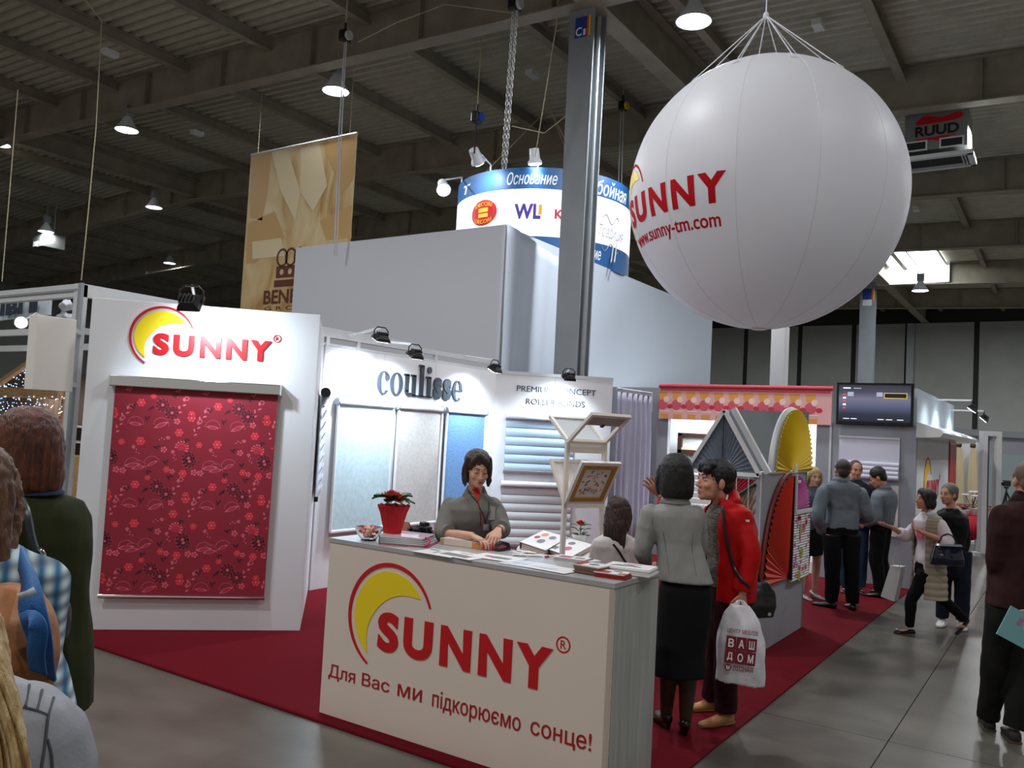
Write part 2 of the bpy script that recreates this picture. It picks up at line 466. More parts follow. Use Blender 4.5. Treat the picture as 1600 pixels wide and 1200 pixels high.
# skylight between far rafters
yk0, yk1 = 30.2, 35.2
a = fl(1391, 416, zb(-5) + .8); b = fl(1480, 414, zb(-5) + .8)
M_sky = mat('daylight_panel', (255, 255, 255), .5, emit=((240, 248, 255), 9))
wn = thing('window_1', 'bright skylight strip in the roof right of the white balloon', None, (a.x, a.y, a.z)); wn['kind'] = 'structure'
xa, xb, ya = a.x, b.x, a.y
MB().box(((xa + xb) / 2, ya - 1.2, a.z), (xb - xa, 3.0, .03)).build('pane', M_sky, wn)
mb = MB()
for q in (xa, (xa + xb) / 2, xb): mb.box((q, ya - 1.2, a.z - .03), (.06, 3.0, .08))
mb.box(((xa + xb) / 2, ya + .3, a.z - .03), (xb - xa, .06, .08)); mb.build('frame', M_white, wn)
MB().box(((xa + xb) / 2 - .3, 35.55, zb(xa) + .42), (xb - xa + .9, .06, .84)).build('lit_web_panel', M_white, wn)  # white panel over the rafter web stands in for its lit face

# columns
def column(px_t, px_b, yb, dep, wid, label):
    b = at(px_b, yb, dep); b.z = 0
    t = thing('steel_column', label, 'column', b)
    mb = MB(); top = zb(b.x) + .1
    w0, w1 = wid
    rs = []
    for z, ww in ((0, w0), (top, w1)):
        rs.append([b + V((-ww / 2, -.2, z)), b + V((ww / 2, -.2, z)), b + V((ww / 2, -.17, z)), b + V((.012, -.17, z)), b + V((.012, .17, z)), b + V((ww / 2, .17, z)), b + V((ww / 2, .2, z)), b + V((-ww / 2, .2, z)), b + V((-ww / 2, .17, z)), b + V((-.012, .17, z)), b + V((-.012, -.17, z)), b + V((-ww / 2, -.17, z))])
    mb.rings(rs); mb.build('web_and_flanges', M_steel_g, t)
    MB().box(b + V((0, 0, .01)), (w0 + .12, .5, .02)).build('base_plate', M_steel_g, t)
    return t, b
M_blue = mat('sign_blue', (28, 62, 150), .5); M_ora = mat('sign_orange', (224, 70, 30), .5); M_sy = mat('sign_yellow', (240, 200, 40), .5)
M_ink_w = mat('white_ink', (240, 240, 240), .5)
col1, cb = column(918, 892, 590, 12.85, (.36, .44), 'tall grey steel column with a small blue bay sign, left of the balloon')
def colsign(c, z, sc, parent, word):
    mf = planemap(c, (1, 0, 0), (0, -1, 0))
    mb = MB().obox(c + V((-.17 * sc, -.006, -.2 * sc)), (.34 * sc, 0, 0), (0, .006, 0), (0, 0, .4 * sc)); sg = mb.build('bay_sign', M_blue, parent)
    prints('sign_stripe', [(0, [(.09 * sc, -.2 * sc), (.135 * sc, -.2 * sc), (.135 * sc, .2 * sc), (.09 * sc, .2 * sc)]), (1, [(.13 * sc, -.2 * sc), (.17 * sc, -.2 * sc), (.17 * sc, .2 * sc), (.13 * sc, .2 * sc)])], lambda u, v, d: mf(u, v, d + .007), [M_ora, M_sy], sg)
    if word:
        text('letter', word[0], lambda u, v, d: mf(u, v, d + .007), (-.15 * sc, -.02 * sc, -.17 * sc, .0), M_ink_w, sg, .002, .02)
        text('letter', word[1], lambda u, v, d: mf(u, v, d + .007), (.015 * sc, .065 * sc, -.17 * sc, -.05 * sc), M_ink_w, sg, .002, .02)
q = pl((0, cb.y - .2, 0), (1, 0), 911, 42); colsign(V((q.x, cb.y - .2, q.z)), 0, .8, col1, 'C1')
MB().tube([(cb.x + .24, cb.y - .1, .3), (cb.x + .25, cb.y - .1, 8.3)], .035, 8).build('drain_pipe', M_steel_g, col1)
col2, cb2 = column(1357, 1353, 590, 33.5, (.5, .56), 'distant grey steel column under the right side of the balloon')
q = pl((0, cb2.y - .2, 0), (1, 0), 1357, 461); colsign(V((q.x, cb2.y - .2, q.z)), 0, 1.3, col2, None)
q = pl((0, cb2.y - .2, 0), (1, 0), 1355, 473); MB().box((q.x, cb2.y - .21, q.z), (.34, .01, .24)).build('paper_notice', M_white, col2)
# pale square column just under the balloon
b = at(1217, 590, 25); b.z = 0
t = thing('square_column', 'pale square column standing directly below the balloon', 'column', b)
MB().box(b + V((0, 0, 2.7)), (.42, .42, 5.4)).build('shaft', M_white, t, bevel=.01); MB().box(b + V((0, 0, .06)), (.5, .5, .12)).build('plinth', M_grey, t)

# hall lamps
def hall_lamp(loc):
    x, y, z = loc
    t = thing('hall_lamp', '', 'lamp', loc, 0, 'high bay lamps under the roof')
    MB().lathe((x, y, z), [(.06, .34), (.09, .30), (.16, .16), (.25, .03), (.27, 0), (.255, .0), (.235, .03), (.14, .16), (.07, .28)], 28).build('reflector', mat('lamp_reflector', (225, 230, 235), .35, .2), t, smooth=True)
    MB().lathe((x, y, z), [(.02, .02), (.236, .02), (.236, .035), (.02, .035)], 28).build('lens', M_glow, t)
    MB().box((x, y, z + .45), (.2, .2, .24)).build('ballast_box', M_steel_g, t, bevel=.015)
    MB().tube([(x - .1, y, z + .56), (x - .06, y, z + .68), (x, y, z + .74), (x + .06, y, z + .68), (x + .1, y, z + .56)], .012, 6).build('yoke', M_steel_g, t)
    MB().tube([(x, y, z + .72), (x, y, max(z + .95, zb(x) + .84))], .01, 6).build('hook', M_steel_g, t)
    return t
labs = ['high bay lamp over the gap right of the brown banner, largest on the left', 'high bay lamp glowing under the left girder, second from the left edge at its height', 'large high bay lamp at the top above the balloon', 'small high bay lamp below and right of the left girder lamp', 'high bay lamp at the far left edge cut by the frame',
        'small high bay lamp nearest the left edge, above the white stand frame', 'smallest high bay lamp, beside the brown banner low down', 'lone small lamp hanging under the skylight on the right']
for p, l in zip(HIBAY, labs): hall_lamp(p)['label'] = l

# ================================================================ carpet and counter
CZ = .012
A0 = fl(122, 1002)
mb = MB().plate([(-6.9, 3.86, 0), (-1.79, 3.86, 0), (-1.79, 13.0, 0), (-7.25, 13.0, 0), (-7.25, 4.2, 0)][::-1], (0, 0, CZ))
carpet = tag(mb.build('carpet', M_carpet), 'red carpet laid under the whole white stand', 'carpet')
mbs = MB().plate([(-6.9, 3.78, 0), (-1.79, 3.86, 0), (-1.79, 3.95, 0), (-6.9, 3.95, 0)][::-1], (0, 0, CZ + .004))
MB().tube([(-6.9, 3.86, .008), (-1.79, 3.86, .008)], .014, 8).build('edge_roll', M_carpet, carpet)

cx0, cx1, cy0, cy1, ch = -4.0, -1.945, 3.966, 4.53, 1.125
ct = thing('reception_counter', 'cream fronted reception counter with grey wood side and sun emblem', 'counter', ((cx0 + cx1) / 2, (cy0 + cy1) / 2, CZ))
M_wash = mat('grey_washed_wood', (176, 178, 172), .55, var=(3, .3), rgb2=(150, 154, 150), stretch=(7, 7, .45), bump=(12, .05))
MB().box(((cx0 + cx1) / 2, cy0 + .011, (ch - .028 + CZ) / 2), (cx1 - cx0 - .004, .022, ch - .028 - CZ)).build('front_panel', M_cream, ct)
MB().box((cx1 - .011, (cy0 + cy1) / 2 + .012, (ch - .028 + CZ) / 2), (.022, cy1 - cy0 - .024, ch - .028 - CZ)).build('side_panel', M_wash, ct)
MB().box((cx0 + .011, (cy0 + cy1) / 2 + .012, (ch - .028 + CZ) / 2), (.022, cy1 - cy0 - .024, ch - .028 - CZ)).build('side_panel', M_wash, ct)
MB().box(((cx0 + cx1) / 2, (cy0 + cy1) / 2, ch - .014), (cx1 - cx0 + .012, cy1 - cy0 + .012, .028)).build('counter_top', mat('grey_counter_top', (168, 166, 166), .3, var=(3, .08), stretch=(1, 6, 1)), ct, bevel=.002)
MB().box((cx1 - .012, cy0 - .001, .56), (.026, .004, 1.07)).build('edge_band', mat('beige_edge', (182, 168, 154), .5), ct)
MB().box(((cx0 + cx1) / 2, cy1 - .15, .6), (cx1 - cx0 - .05, .25, .022)).build('shelf', M_wash, ct)
mf = planemap((-3.539, cy0, .496), (1, 0, 0), (0, -1, 0))
sun_logo(ct, mf, 1.0, M_red, M_yel)
mf0 = planemap((0, cy0, 0), (1, 0, 0), (0, -1, 0))
M_red2 = mat('dark_red_acrylic', (165, 18, 28), .4)
for wd, (ua, ub), (va, vb) in zip(['Для', 'Вас', 'ми', 'підкорюємо', 'сонце!'], [(-3.935, -3.705), (-3.645, -3.42), (-3.352, -3.165), (-3.085, -2.47), (-2.405, -2.035)], [(.236, .333), (.255, .333), (.255, .325), (.226, .348), (.236, .343)]):
    text('slogan_word', wd, mf0, (ua, ub, va, vb), M_red2, ct, .004, .0)

# ================================================================ corner block with the floral roller blind
D45 = V((1, 1, 0)) / sqrt(2); N45 = V((1, -1, 0)) / sqrt(2)
PA = V((-6.956, 4.034, 0)); PH = 2.835
blk = thing('corner_panel_block', 'large white angled panel block with red word and sun emblem at the left', 'exhibition wall', PA + D45 * .9)
o = PA - D45 * .1
wid = 1.92
PB = o + D45 * wid
MB().obox(o + V((0, 0, CZ)), D45 * wid, -N45 * .05, (0, 0, PH - CZ)).build('front_panel', M_white, blk, bevel=.003)
L2 = 1.86
s0 = PB - N45 * .05
for k in range(2):
    MB().obox(s0 - N45 * (L2 / 2 * k) + V((0, 0, CZ)), -N45 * (L2 / 2 - .003), -D45 * .05, (0, 0, PH - .02 - CZ)).build('side_panel', M_white, blk, bevel=.003)
MB().obox(o - N45 * .051 + V((0, 0, CZ)), D45 * .05, -N45 * .9, (0, 0, PH - .02 - CZ)).build('side_panel', M_white, blk)
mfA = planemap(PA, D45, N45)
sun_logo(blk, planemap(PA + D45 * .422 + V((0, 0, 2.381)), D45, N45), .79, M_red, M_yel, .02)

# floodlights
lens_pl = None
def flood(pos, arm0, aim, label, power, group='floodlights on the white stand', on=True, arm_mat=None, col=(.72, .87, 1), sc=1.0):
    pos, arm0, aim = V(pos), V(arm0), V(aim)
    t = thing('floodlight', label, 'spotlight', pos, 0, group)
    f = (aim - pos).normalized(); r = f.cross(V((0, 0, 1))).normalized(); u = r.cross(f)
    R = Matrix((r, f, u)).transposed()
    mb = MB(); W, H, D = .19 * sc, .15 * sc, .06 * sc
    mb.rings([[pos + R @ V((sx * W / 2 * k, y, sz * H / 2 * k)) for sx, sz in ((-1, -1), (1, -1), (1, 1), (-1, 1))] for y, k in ((-D, .55), (-D * .4, .9), (0, 1), (.012, 1))])
    for i in range(5): mb.box(pos + R @ V(((i - 2) * W * .16, -D - .008, 0)), (.006, .03, H * .5), R)
    mb.build('housing', M_black, t, bevel=.004)
    MB().box(pos + f * .014, (W * .86, .006, H * .8), R).build('lens', M_glow if on else M_glass, t)
    top = pos + V((0, 0, .14 * sc))
    MB().tube([pos + r * W * .52, pos + r * W * .52 + V((0, 0, .1 * sc)), top + r * W * .3, top - r * W * .3, pos - r * W * .52 + V((0, 0, .1 * sc)), pos - r * W * .52], .008, 6).build('bracket', M_black, t)
    MB().tube([arm0, arm0 * .05 + top * .95, top], .012, 8).build('arm', arm_mat or M_alu, t)
    if power:
        lamp('SPOT', pos + f * .04, power, col, .07, aim, 128, .8, 'floodlight_beam')
    return t
fp = at(298, 474, 6.7)
flood(fp, mfA(.75, 2.84, 0), mfA(1.05, 2.3, 0), 'black floodlight on top of the big white corner panel', 58)

# floral roller blind
BR = lambda u, v, d: mfA(u, v, d + .06)
rb = thing('roller_blind', 'crimson roller blind printed with small flowers on the corner panel', 'roller blind', mfA(.82, .3, .06))
M_crim = mat('crimson_blind_fabric', (140, 16, 40), .55, bump=(500, .05), sheen=.2)
mb = MB()
mb.obox(mfA(.117, 2.083, .012), D45 * 1.41, N45 * .105, V((0, 0, .093))); mb.build('cassette', M_chrome, rb, bevel=.008)
for s in (.113, 1.523): MB().obox(mfA(s, 2.08, .005), D45 * .008, N45 * .12, (0, 0, .095)).build('end_cap', M_alu, rb)
mb = MB()
mb.obox(BR(.155, .31, 0), D45 * 1.345, N45 * .002, (0, 0, 1.79)); mb.build('fabric', M_crim, rb)
MB().loft([(BR(.15, .305, .0), N45 * .012, V((0, 0, .016))), (BR(1.505, .305, .0), N45 * .012, V((0, 0, .016)))], 12, 3).build('bottom_bar', M_chrome, rb, smooth=True)
# printed motifs (one tile read off the photo, repeated)
MK = [mat('print_coral', (236, 52, 58), .6), mat('print_pink', (216, 100, 116), .6), mat('print_maroon', (70, 14, 30), .6), mat('print_rose', (172, 40, 66), .6)]
def flower(x, y, r, mi, mc, pts=6):
    r *= 1.22; P = [(3, circ(x, y, r * .7, 12), 0)]
    for k in range(pts):
        a = 2 * pi * k / pts; P.append((mi, circ(x + r * .62 * cos(a), y + r * .62 * sin(a), r * .33, 7), 1))
    P += [(3 if mi != 3 else 2, circ(x, y, r * .48, 10), 2), (mc, circ(x, y, r * .26, 8), 3)]
    return P
def almond(x, y, L, a, mi, wd=.3):
    c, s = cos(a), sin(a); q = [(-.5, 0), (-.25, wd * .35), (0, wd * .5), (.25, wd * .35), (.5, 0), (.25, -wd * .35), (0, -wd * .5), (-.25, -wd * .35)]
    return (mi, [(x + L * (u * c - v * s), y + L * (u * s + v * c)) for u, v in q])
def dotring(x, y, r, n, mi, a0=0, a1=2 * pi, rr=.006): return [(mi, circ(x + r * cos(a0 + (a1 - a0) * k / n), y + r * sin(a0 + (a1 - a0) * k / n), rr, 5)) for k in range(n)]
def sprig(x, y, s, a):
    P = []; c, q = cos(a), sin(a)
    for k in range(4):
        d = s * (k - 1.5) * .28; sg = 1 if k % 2 else -1
        P.append(almond(x + c * d - q * sg * s * .1, y + q * d + c * sg * s * .1, s * .28, a + sg * .7, 1, .45))
    P += dotring(x + c * s * .6, y + q * s * .6, s * .13, 6, 1, rr=.007); return P
def tile(x, y):
    P = []; S = lambda px_, py_: (x + (px_ - 730) / 470 * .63, y - (py_ - 50) / 515 * .70)
    for a, b, r in [(893, 150, .032), (965, 105, .022), (1205, 232, .032), (1135, 328, .032), (905, 393, .034), (793, 402, .024), (733, 208, .026), (1175, 586, .03), (1075, 565, .025)]: P += flower(*S(a, b), r, 0, 1)
    for a, b, r in [(813, 65, .024), (1118, 258, .024), (1050, 440, .024), (1110, 60, .02), (773, 577, .025)]: P += flower(*S(a, b), r, 1, 0, 5)
    for a, b in [(1023, 158), (1083, 205), (733, 487), (1210, 508)]:
        q = S(a, b); P += dotring(*q, .046, 9, 2, rr=.011) + flower(*q, .03, 2, 1) + dotring(*q, .056, 10, 1, rr=.004)
    for a, b, L, an in [(1023, 285, .13, .45), (868, 285, .11, -.1), (868, 545, .14, .15), (985, 530, .1, .5), (905, 45, .12, .2)]:
        q = S(a, b); P += dotring(q[0], q[1], .062, 12, 1, .3 * (b % 3), 3.3, .0045) + [almond(*q, L, an, 1), almond(q[0], q[1], L * .7, an, 3, .35), (0, circ(*q, .012, 8))]
    q = S(1158, 425); P += dotring(q[0], q[1] + .005, .05, 9, 1, -.6, 3.6, .009) + dotring(q[0], q[1], .035, 8, 0, -.6, 3.6, .009) + [(3, circ(*q, .026, 12)), (1, circ(q[0] - .012, q[1] - .01, .014, 8))]
    for a, b, s, an in [(1140, 160, .13, 1.1), (800, 225, .13, 1.0), (770, 300, .12, 1.2), (1040, 370, .07, .2), (885, 455, .07, 2.2), (1115, 480, .07, 1.9)]: P += sprig(*S(a, b), s, an)
    for a, b in [(950, 185), (1090, 100), (1000, 430), (840, 180), (1180, 380), (930, 250), (1060, 520), (960, 590)]: q = S(a, b); P += [almond(q[0], q[1], .06, a * .1, 2, .3), almond(q[0] + .02, q[1] + .012, .04, a * .17, 2, .4)]
    return P
P = []
for i in range(-1, 3):
    for j in range(4): P += tile(.155 + .63 * i, 2.09 - .70 * j)
P = [it for it in P if min(u for u, _ in it[1]) > .158 and max(u for u, _ in it[1]) < 1.497 and min(v for _, v in it[1]) > .325 and max(v for _, v in it[1]) < 2.085]
pr = prints('flower_print', P, lambda u, v, d: BR(u, v, d + .001), MK, rb); pr['kind'] = 'stuff'

# pale day-night blind on the side of the block
bp = pl(PB, (-1, 1), 502, 617); bs = (bp - PB).dot(-N45)
sb = thing('striped_blind', 'white striped blind hung on the side of the corner panel block', 'roller blind', PB - N45 * bs + V((0, 0, 1.1)))
bo = PB + D45 * .0 - N45 * max(.28, bs * .5)
MB().tube([bo + D45 * .07 + V((0, 0, 2.17)), bo + D45 * .07 - N45 * .9 + V((0, 0, 2.17))], .045, 14).build('roller', M_white, sb, smooth=True)
MB().tube([bo + D45 * .07 + N45 * .03 + V((0, 0, 2.17)), bo + D45 * .07 - N45 * .02 + V((0, 0, 2.17))], .052, 14).build('roller_cap', M_black, sb, smooth=True)
for k in range(9):
    MB().obox(bo + D45 * (.05 + .0) - N45 * .01 + V((0, 0, 1.1 + k * .118)), D45 * .006 + V((0, 0, 0)), -N45 * .86, V((0, 0, .07)) + D45 * .03).build('slat', M_cloth_w, sb)
MB().obox(bo + D45 * .03 - N45 * .01 + V((0, 0, 1.1)), D45 * .003, -N45 * .86, (0, 0, 1.05)).build('sheer_fabric', mat('sheer_grey', (176, 182, 192), .8), sb)
for s in (.0, .86): MB().box(bo + D45 * .04 - N45 * s + V((0, 0, 1.08)), (.03, .03, .05)).build('end_clip', M_black, sb)

# ================================================================ long wall with three blinds
WX = -6.94; W0, W1 = 6.62, 9.98; WH = 2.72
cw = thing('lit_back_wall', 'bright white back wall with dark serif word and three hanging blinds', 'exhibition wall', (WX, (W0 + W1) / 2, 0))
ys = [W0, 7.6, 8.6, 9.6, W1 + .02]
for a, b in zip(ys[:-1], ys[1:]): MB().box((WX - .025, (a + b) / 2, WH / 2 + CZ / 2), (.05, b - a - .005, WH - CZ)).build('panel', M_white, cw, bevel=.002)
MB().bar((WX - .03, W0 - .1, WH + .13), (WX - .03, W1, WH + .13), .05, .06).build('top_rail', M_alu, cw)
for y in (W0 + .04, 7.15, 8.6, 9.9): MB().box((WX - .03, y, WH + .05), (.05, .05, .1)).build('rail_post', M_alu, cw)
MB().bar((WX - .03, W0 - .1, WH + .02), (WX - .03, W1, WH + .02), .03, .03).build('lower_rail', M_alu, cw)
mfW = planemap((WX, 0, 0), (0, 1, 0), (1, 0, 0))
M_slate = mat('dark_slate_letter', (58, 66, 76), .35, .4)
# serif word built letter by letter: x in em, heights x=1
def el(cx, cy, rx, ry, a0=0, a1=360, n=28): return [(cx + rx * cos(radians(a0 + (a1 - a0) * i / n)), cy + ry * sin(radians(a0 + (a1 - a0) * i / n))) for i in range(n + 1)]
def rc(x0, y0, x1, y1): return [(x0, y0), (x1, y0), (x1, y1), (x0, y1)]
def serif(ch):
    if ch == 'o': return .98, [[el(.47, .5, .45, .53)[:-1], el(.47, .5, .19, .46)[:-1]]]
    if ch == 'c': return .86, [[el(.45, .5, .43, .53, 42, 322) + el(.45, .5, .17, .47, 318, 46)], [el(.7, .74, .15, .15)[:-1]]]
    if ch == 'e': return .9, [[el(.45, .5, .43, .53, -4, 318) + el(.45, .5, .18, .46, 312, 180, 14) + el(.45, .5, .18, .46, 180, 6, 14)][0:1], [rc(.2, .46, .84, .55)]]
    if ch == 'u': return 1.04, [[rc(.1, .2, .36, 1)], [rc(0, .93, .36, 1.02)], [rc(.62, .04, .88, 1)], [rc(.52, .93, .88, 1.02)], [rc(.62, 0, .98, .09)], [el(.39, .28, .29, .3, 180, 330, 16) + el(.42, .26, .07, .16, 330, 180, 12)]]
    if ch == 'l': return .56, [[rc(.13, .04, .4, 1.5)], [rc(.02, 1.44, .4, 1.53)], [rc(.02, 0, .52, .09)]]
    if ch == 'i': return .56, [[rc(.13, .04, .4, 1)], [rc(.02, .93, .4, 1.02)], [rc(.02, 0, .52, .09)], [el(.26, 1.33, .16, .16)[:-1]]]
    return .78, None
x = 0; adv = []
for ch in 'coulisse': w_, _ = serif(ch); adv.append((ch, x)); x += w_ + .02
ya, yb = pl((WX, 0, 0), (0, 1), 588, 600).y, pl((WX, 0, 0), (0, 1), 722, 612).y; k = (yb - ya) / x
zb0 = 2.245
for ch, x0 in adv:
    mfl = lambda u, v, d, x0=x0: mfW(ya + (x0 + u) * k, zb0 + v * k * 1.05, d)
    _, parts = serif(ch)
    if parts is None:
        text('letter', 's', mfl, (.05, .72, -.03, 1.03), M_slate, cw, .02, .045)
    else:
        me = bpy.data.meshes.new('letter'); bm = bmesh.new()
        for lp in parts:
            t_ = flat_mesh(curve_fill(lp), mfl, .02); bm.from_mesh(t_)
        bm.to_mesh(me); bm.free(); me.materials.append(M_slate); link('letter', me, cw)
def wall_blind(mfx, u0, u1, z0, z1, m, label, dep=.05, bar=M_white, group='tall blinds on the lit back wall'):
    t = thing('roller_blind', label, 'roller blind', mfx((u0 + u1) / 2, z0, dep), 0, group)
    a, b = mfx(u0 - .02, z1, dep), mfx(u1 + .02, z1, dep); n = mfx(0, 0, 1) - mfx(0, 0, 0)
    MB().loft([(a, n * .035, V((0, 0, .035))), (b, n * .035, V((0, 0, .035)))], 14, 3).build('cassette', bar, t, smooth=True)
    for q in (a, b): MB().loft([(q - (b - a).normalized() * .012, n * .042, V((0, 0, .042))), (q + (b - a).normalized() * .012, n * .042, V((0, 0, .042)))], 14, 3).build('end_cap', M_steel_g, t, smooth=True)
    MB().obox(mfx(u0, z0, dep), mfx(u1, z0, dep) - mfx(u0, z0, dep), n * .002, (0, 0, z1 - z0)).build('fabric', m, t)
    MB().loft([(mfx(u0, z0, dep), n * .012, V((0, 0, .02))), (mfx(u1, z0, dep), n * .012, V((0, 0, .02)))], 10, 3).build('bottom_bar', bar, t)
    for u in (u0 - .008, u1 + .008): MB().obox(mfx(u - .008, z0, dep - .01), mfx(.016, 0, 0) - mfx(0, 0, 0), n * .03, (0, 0, z1 - z0)).build('guide_rail', M_white, t)
    return t
ycut = [pl((WX + .05, 0, 0), (0, 1), px_, 680).y for px_ in (526, 611, 621, 688, 697, 756)]
M_b1 = mat('blind_frost', (186, 206, 212), .7, var=(18, .12)); M_b2 = mat('blind_linen', (190, 186, 182), .8, var=(30, .12)); M_b3 = mat('blind_blue', (120, 160, 205), .7, var=(45, .22), rgb2=(88, 128, 178))
wall_blind(mfW, ycut[0], ycut[1], .64, 2.11, M_b1, 'frosted pale blue-grey blind, leftmost on the lit back wall')
wall_blind(mfW, ycut[2], ycut[3], .64, 2.11, M_b2, 'grey linen blind, middle of three on the lit back wall')
wall_blind(mfW, ycut[4], ycut[5], .64, 2.11, M_b3, 'sky blue dotted blind, right of three on the lit back wall')
for (px_, py_, yo, lab) in [(595, 530, .1, 'black floodlight with lit lens, leftmost over the lit back wall'), (648, 556, .1, 'black floodlight above the serif word on the back wall'), (773, 578, .0, 'black floodlight at the right end of the lit back wall')]:
    q = pl((WX + .5, 0, 0), (0, 1), px_, py_)
    flood(q, (WX, q.y, WH + .15), (WX, q.y + yo, 1.75), lab, 105, sc=.95)

# ================================================================ angled wall with the thin lettering and zebra blinds
PW = V((WX, W1, 0)); pwl = (V((-5.69, 11.24, 0)) - PW).length
pw = thing('angled_back_wall', 'white angled back wall with thin capital lettering behind the display rack', 'exhibition wall', PW + D45 * pwl / 2)
for k in range(2): MB().obox(PW + D45 * (pwl / 2 * k + .003) + V((0, 0, CZ)), D45 * (pwl / 2 - .005), -N45 * .05, (0, 0, WH - .03 - CZ)).build('panel', M_white, pw, bevel=.002)
MB().bar(PW + V((0, 0, WH + .0)) - N45 * .02, PW + D45 * pwl + V((0, 0, WH + .0)) - N45 * .02, .05, .05).build('top_rail', M_alu, pw)
mfP = planemap(PW, D45, N45)
def uP(px_, py_): q = pl(PW, (1, 1), px_, py_); return (q - PW).dot(D45), q.z
u0, z0 = uP(807, 617); u1, z1 = uP(931, 612)
text('lettering', 'PREMIUM CONCEPT', mfP, (u0, u1, 2.46, 2.545), M_slate, pw, .008, -.005)
u0, z0 = uP(822, 630); u1, z1 = uP(913, 640)
text('lettering', 'ROLLER BLINDS', mfP, (u0, u1, 2.28, 2.365), M_slate, pw, .008, -.005)
flood(mfP(uP(882, 592)[0] - .05, 2.67, .42), mfP(uP(882, 592)[0] - .03, 2.70, 0), mfP(.9, 1.9, 0), 'black floodlight over the thin capital lettering', 68, sc=.95)
def zebra(u0, u1, z0, z1, n, ma, mb_, label, bar):
    t = thing('zebra_blind', label, 'roller blind', mfP((u0 + u1) / 2, z0, .05), 0, 'zebra blinds on the angled wall')
    MB().loft([(mfP(u0 - .02, z1 + .03, .06), N45 * .05, V((0, 0, .04))), (mfP(u1 + .02, z1 + .03, .06), N45 * .05, V((0, 0, .04)))], 14, 3.5).build('cassette', bar, t, smooth=True)
    hgt = (z1 - z0) / n
    for k in range(n):
        z = z0 + k * hgt
        rs = []
        for q in range(5):
            a = q / 4; rs.append((z + hgt * .9 * a, .047 + .012 * sin(pi * a)))
        m_ = MB()
        m_.rings([[mfP(u, zz, d), mfP(u, zz, d - .004)] for u in (u0, u1) for zz, d in ((z, .05),)] if False else [[mfP(u0, zz, d) for zz, d in rs] + [mfP(u0, zz, d - .004) for zz, d in rs[::-1]], [mfP(u1, zz, d) for zz, d in rs] + [mfP(u1, zz, d - .004) for zz, d in rs[::-1]]])
        m_.build('slat', ma, t, smooth=True)
    MB().obox(mfP(u0, z0, .035), D45 * (u1 - u0), N45 * .003, (0, 0, z1 - z0)).build('sheer_fabric', mb_, t)
    MB().loft([(mfP(u0 - .01, z0 - .01, .05), N45 * .014, V((0, 0, .028))), (mfP(u1 + .01, z0 - .01, .05), N45 * .014, V((0, 0, .028)))], 10, 4).build('bottom_bar', mat('brown_bar', (120, 106, 106), .5), t)
M_za = mat('zebra_blue', (186, 208, 224), .5, .1); M_zb = mat('zebra_sheer_blue', (150, 176, 200), .7)
M_zc = mat('zebra_silver', (206, 210, 210), .45, .1); M_zd = mat('zebra_sheer_grey', (160, 166, 168), .7)
zebra(.18, 1.2, 1.3, 2.06, 6, M_za, M_zb, 'pale blue zebra blind, upper one on the angled wall', M_white)
zebra(.16, 1.2, .25, 1.09, 7, M_zc, M_zd, 'silver grey zebra blind, lower one on the angled wall', M_white)

# ================================================================ grey wall with the television
TY = 12.736
tv_w = thing('television_wall', 'grey wall at the right with an opening under the dotted valance', 'exhibition wall', (-3.6, TY + .05, 0))
mfT = planemap((0, TY, 0), (1, 0, 0), (0, -1, 0))
def pT(px_, py_): q = pl((0, TY, 0), (1, 0), px_, py_); return q.x, q.z
MB().box((-2.335, TY + .05, 1.127), (1.14, .1, 2.226)).build('panel', M_grey, tv_w)
MB().box((-3.0, TY + .05, 1.362), (.2, .1, 2.696)).build('panel', M_grey, tv_w)
MB().box((-6.0, TY + .05, 1.362), (1.16, .1, 2.696)).build('panel', M_grey, tv_w)
MB().box((-4.25, TY + .06, 2.46), (2.36, .06, .5)).build('header', M_grey, tv_w)
MB().box((-2.895, TY - .005, 1.36), (.03, .03, 2.7)).build('joint_profile', M_alu, tv_w)
MB().box((-5.0, TY + 1.6, 1.35), (3.4, .06, 2.7)).build('inner_wall', M_white, tv_w)
lamp('AREA', (-4.3, TY + .7, 2.6), 70, (.9, .96, 1), .5, (-4.5, TY + 1.6, 1.5), name='inner_booth_light')
MB().box((-4.0, TY + 1.5, 1.52), (2.6, .2, .03)).build('inner_shelf', M_white, tv_w)
# brown framed small window inside
q0 = pl((0, TY + 1.3, 0), (1, 0), 1060, 676); q1 = pl((0, TY + 1.3, 0), (1, 0), 1103, 708)
wf = thing('sample_window', 'dark brown wooden sample window standing in the opening behind the grey display', 'window frame', ((q0.x + q1.x) / 2, TY + 1.3, q1.z - .06))
xA, xB, zA, zB = q0.x, q1.x + .12, q1.z - .06, q0.z
Mbr = mat('dark_walnut', (66, 38, 26), .5, var=(12, .3))
for (c, d) in [(((xA + xB) / 2, TY + 1.3, zB - .03), (xB - xA, .06, .06)), (((xA + xB) / 2, TY + 1.3, zA + .05), (xB - xA, .06, .1)), ((xA + .04, TY + 1.3, (zA + zB) / 2), (.08, .06, zB - zA)), ((xB - .04, TY + 1.3, (zA + zB) / 2), (.08, .06, zB - zA))]:
    MB().box(c, d).build('frame_bar', Mbr, wf, bevel=.006)
MB().box(((xA + xB) / 2, TY + 1.33, (zA + zB) / 2), (xB - xA - .1, .005, zB - zA - .1)).build('pane', mat('window_backing', (205, 212, 205), .3), wf)
MB().box(((xA + xB) / 2, TY + 1.29, zA + .11), (xB - xA - .14, .03, .06)).build('rolled_shade', mat('cream_shade', (214, 206, 176), .7), wf)
MB().box(((xA + xB) / 2, TY + 1.33, (zA + CZ) / 2), (.3, .06, zA - CZ)).build('stand', M_white, wf)
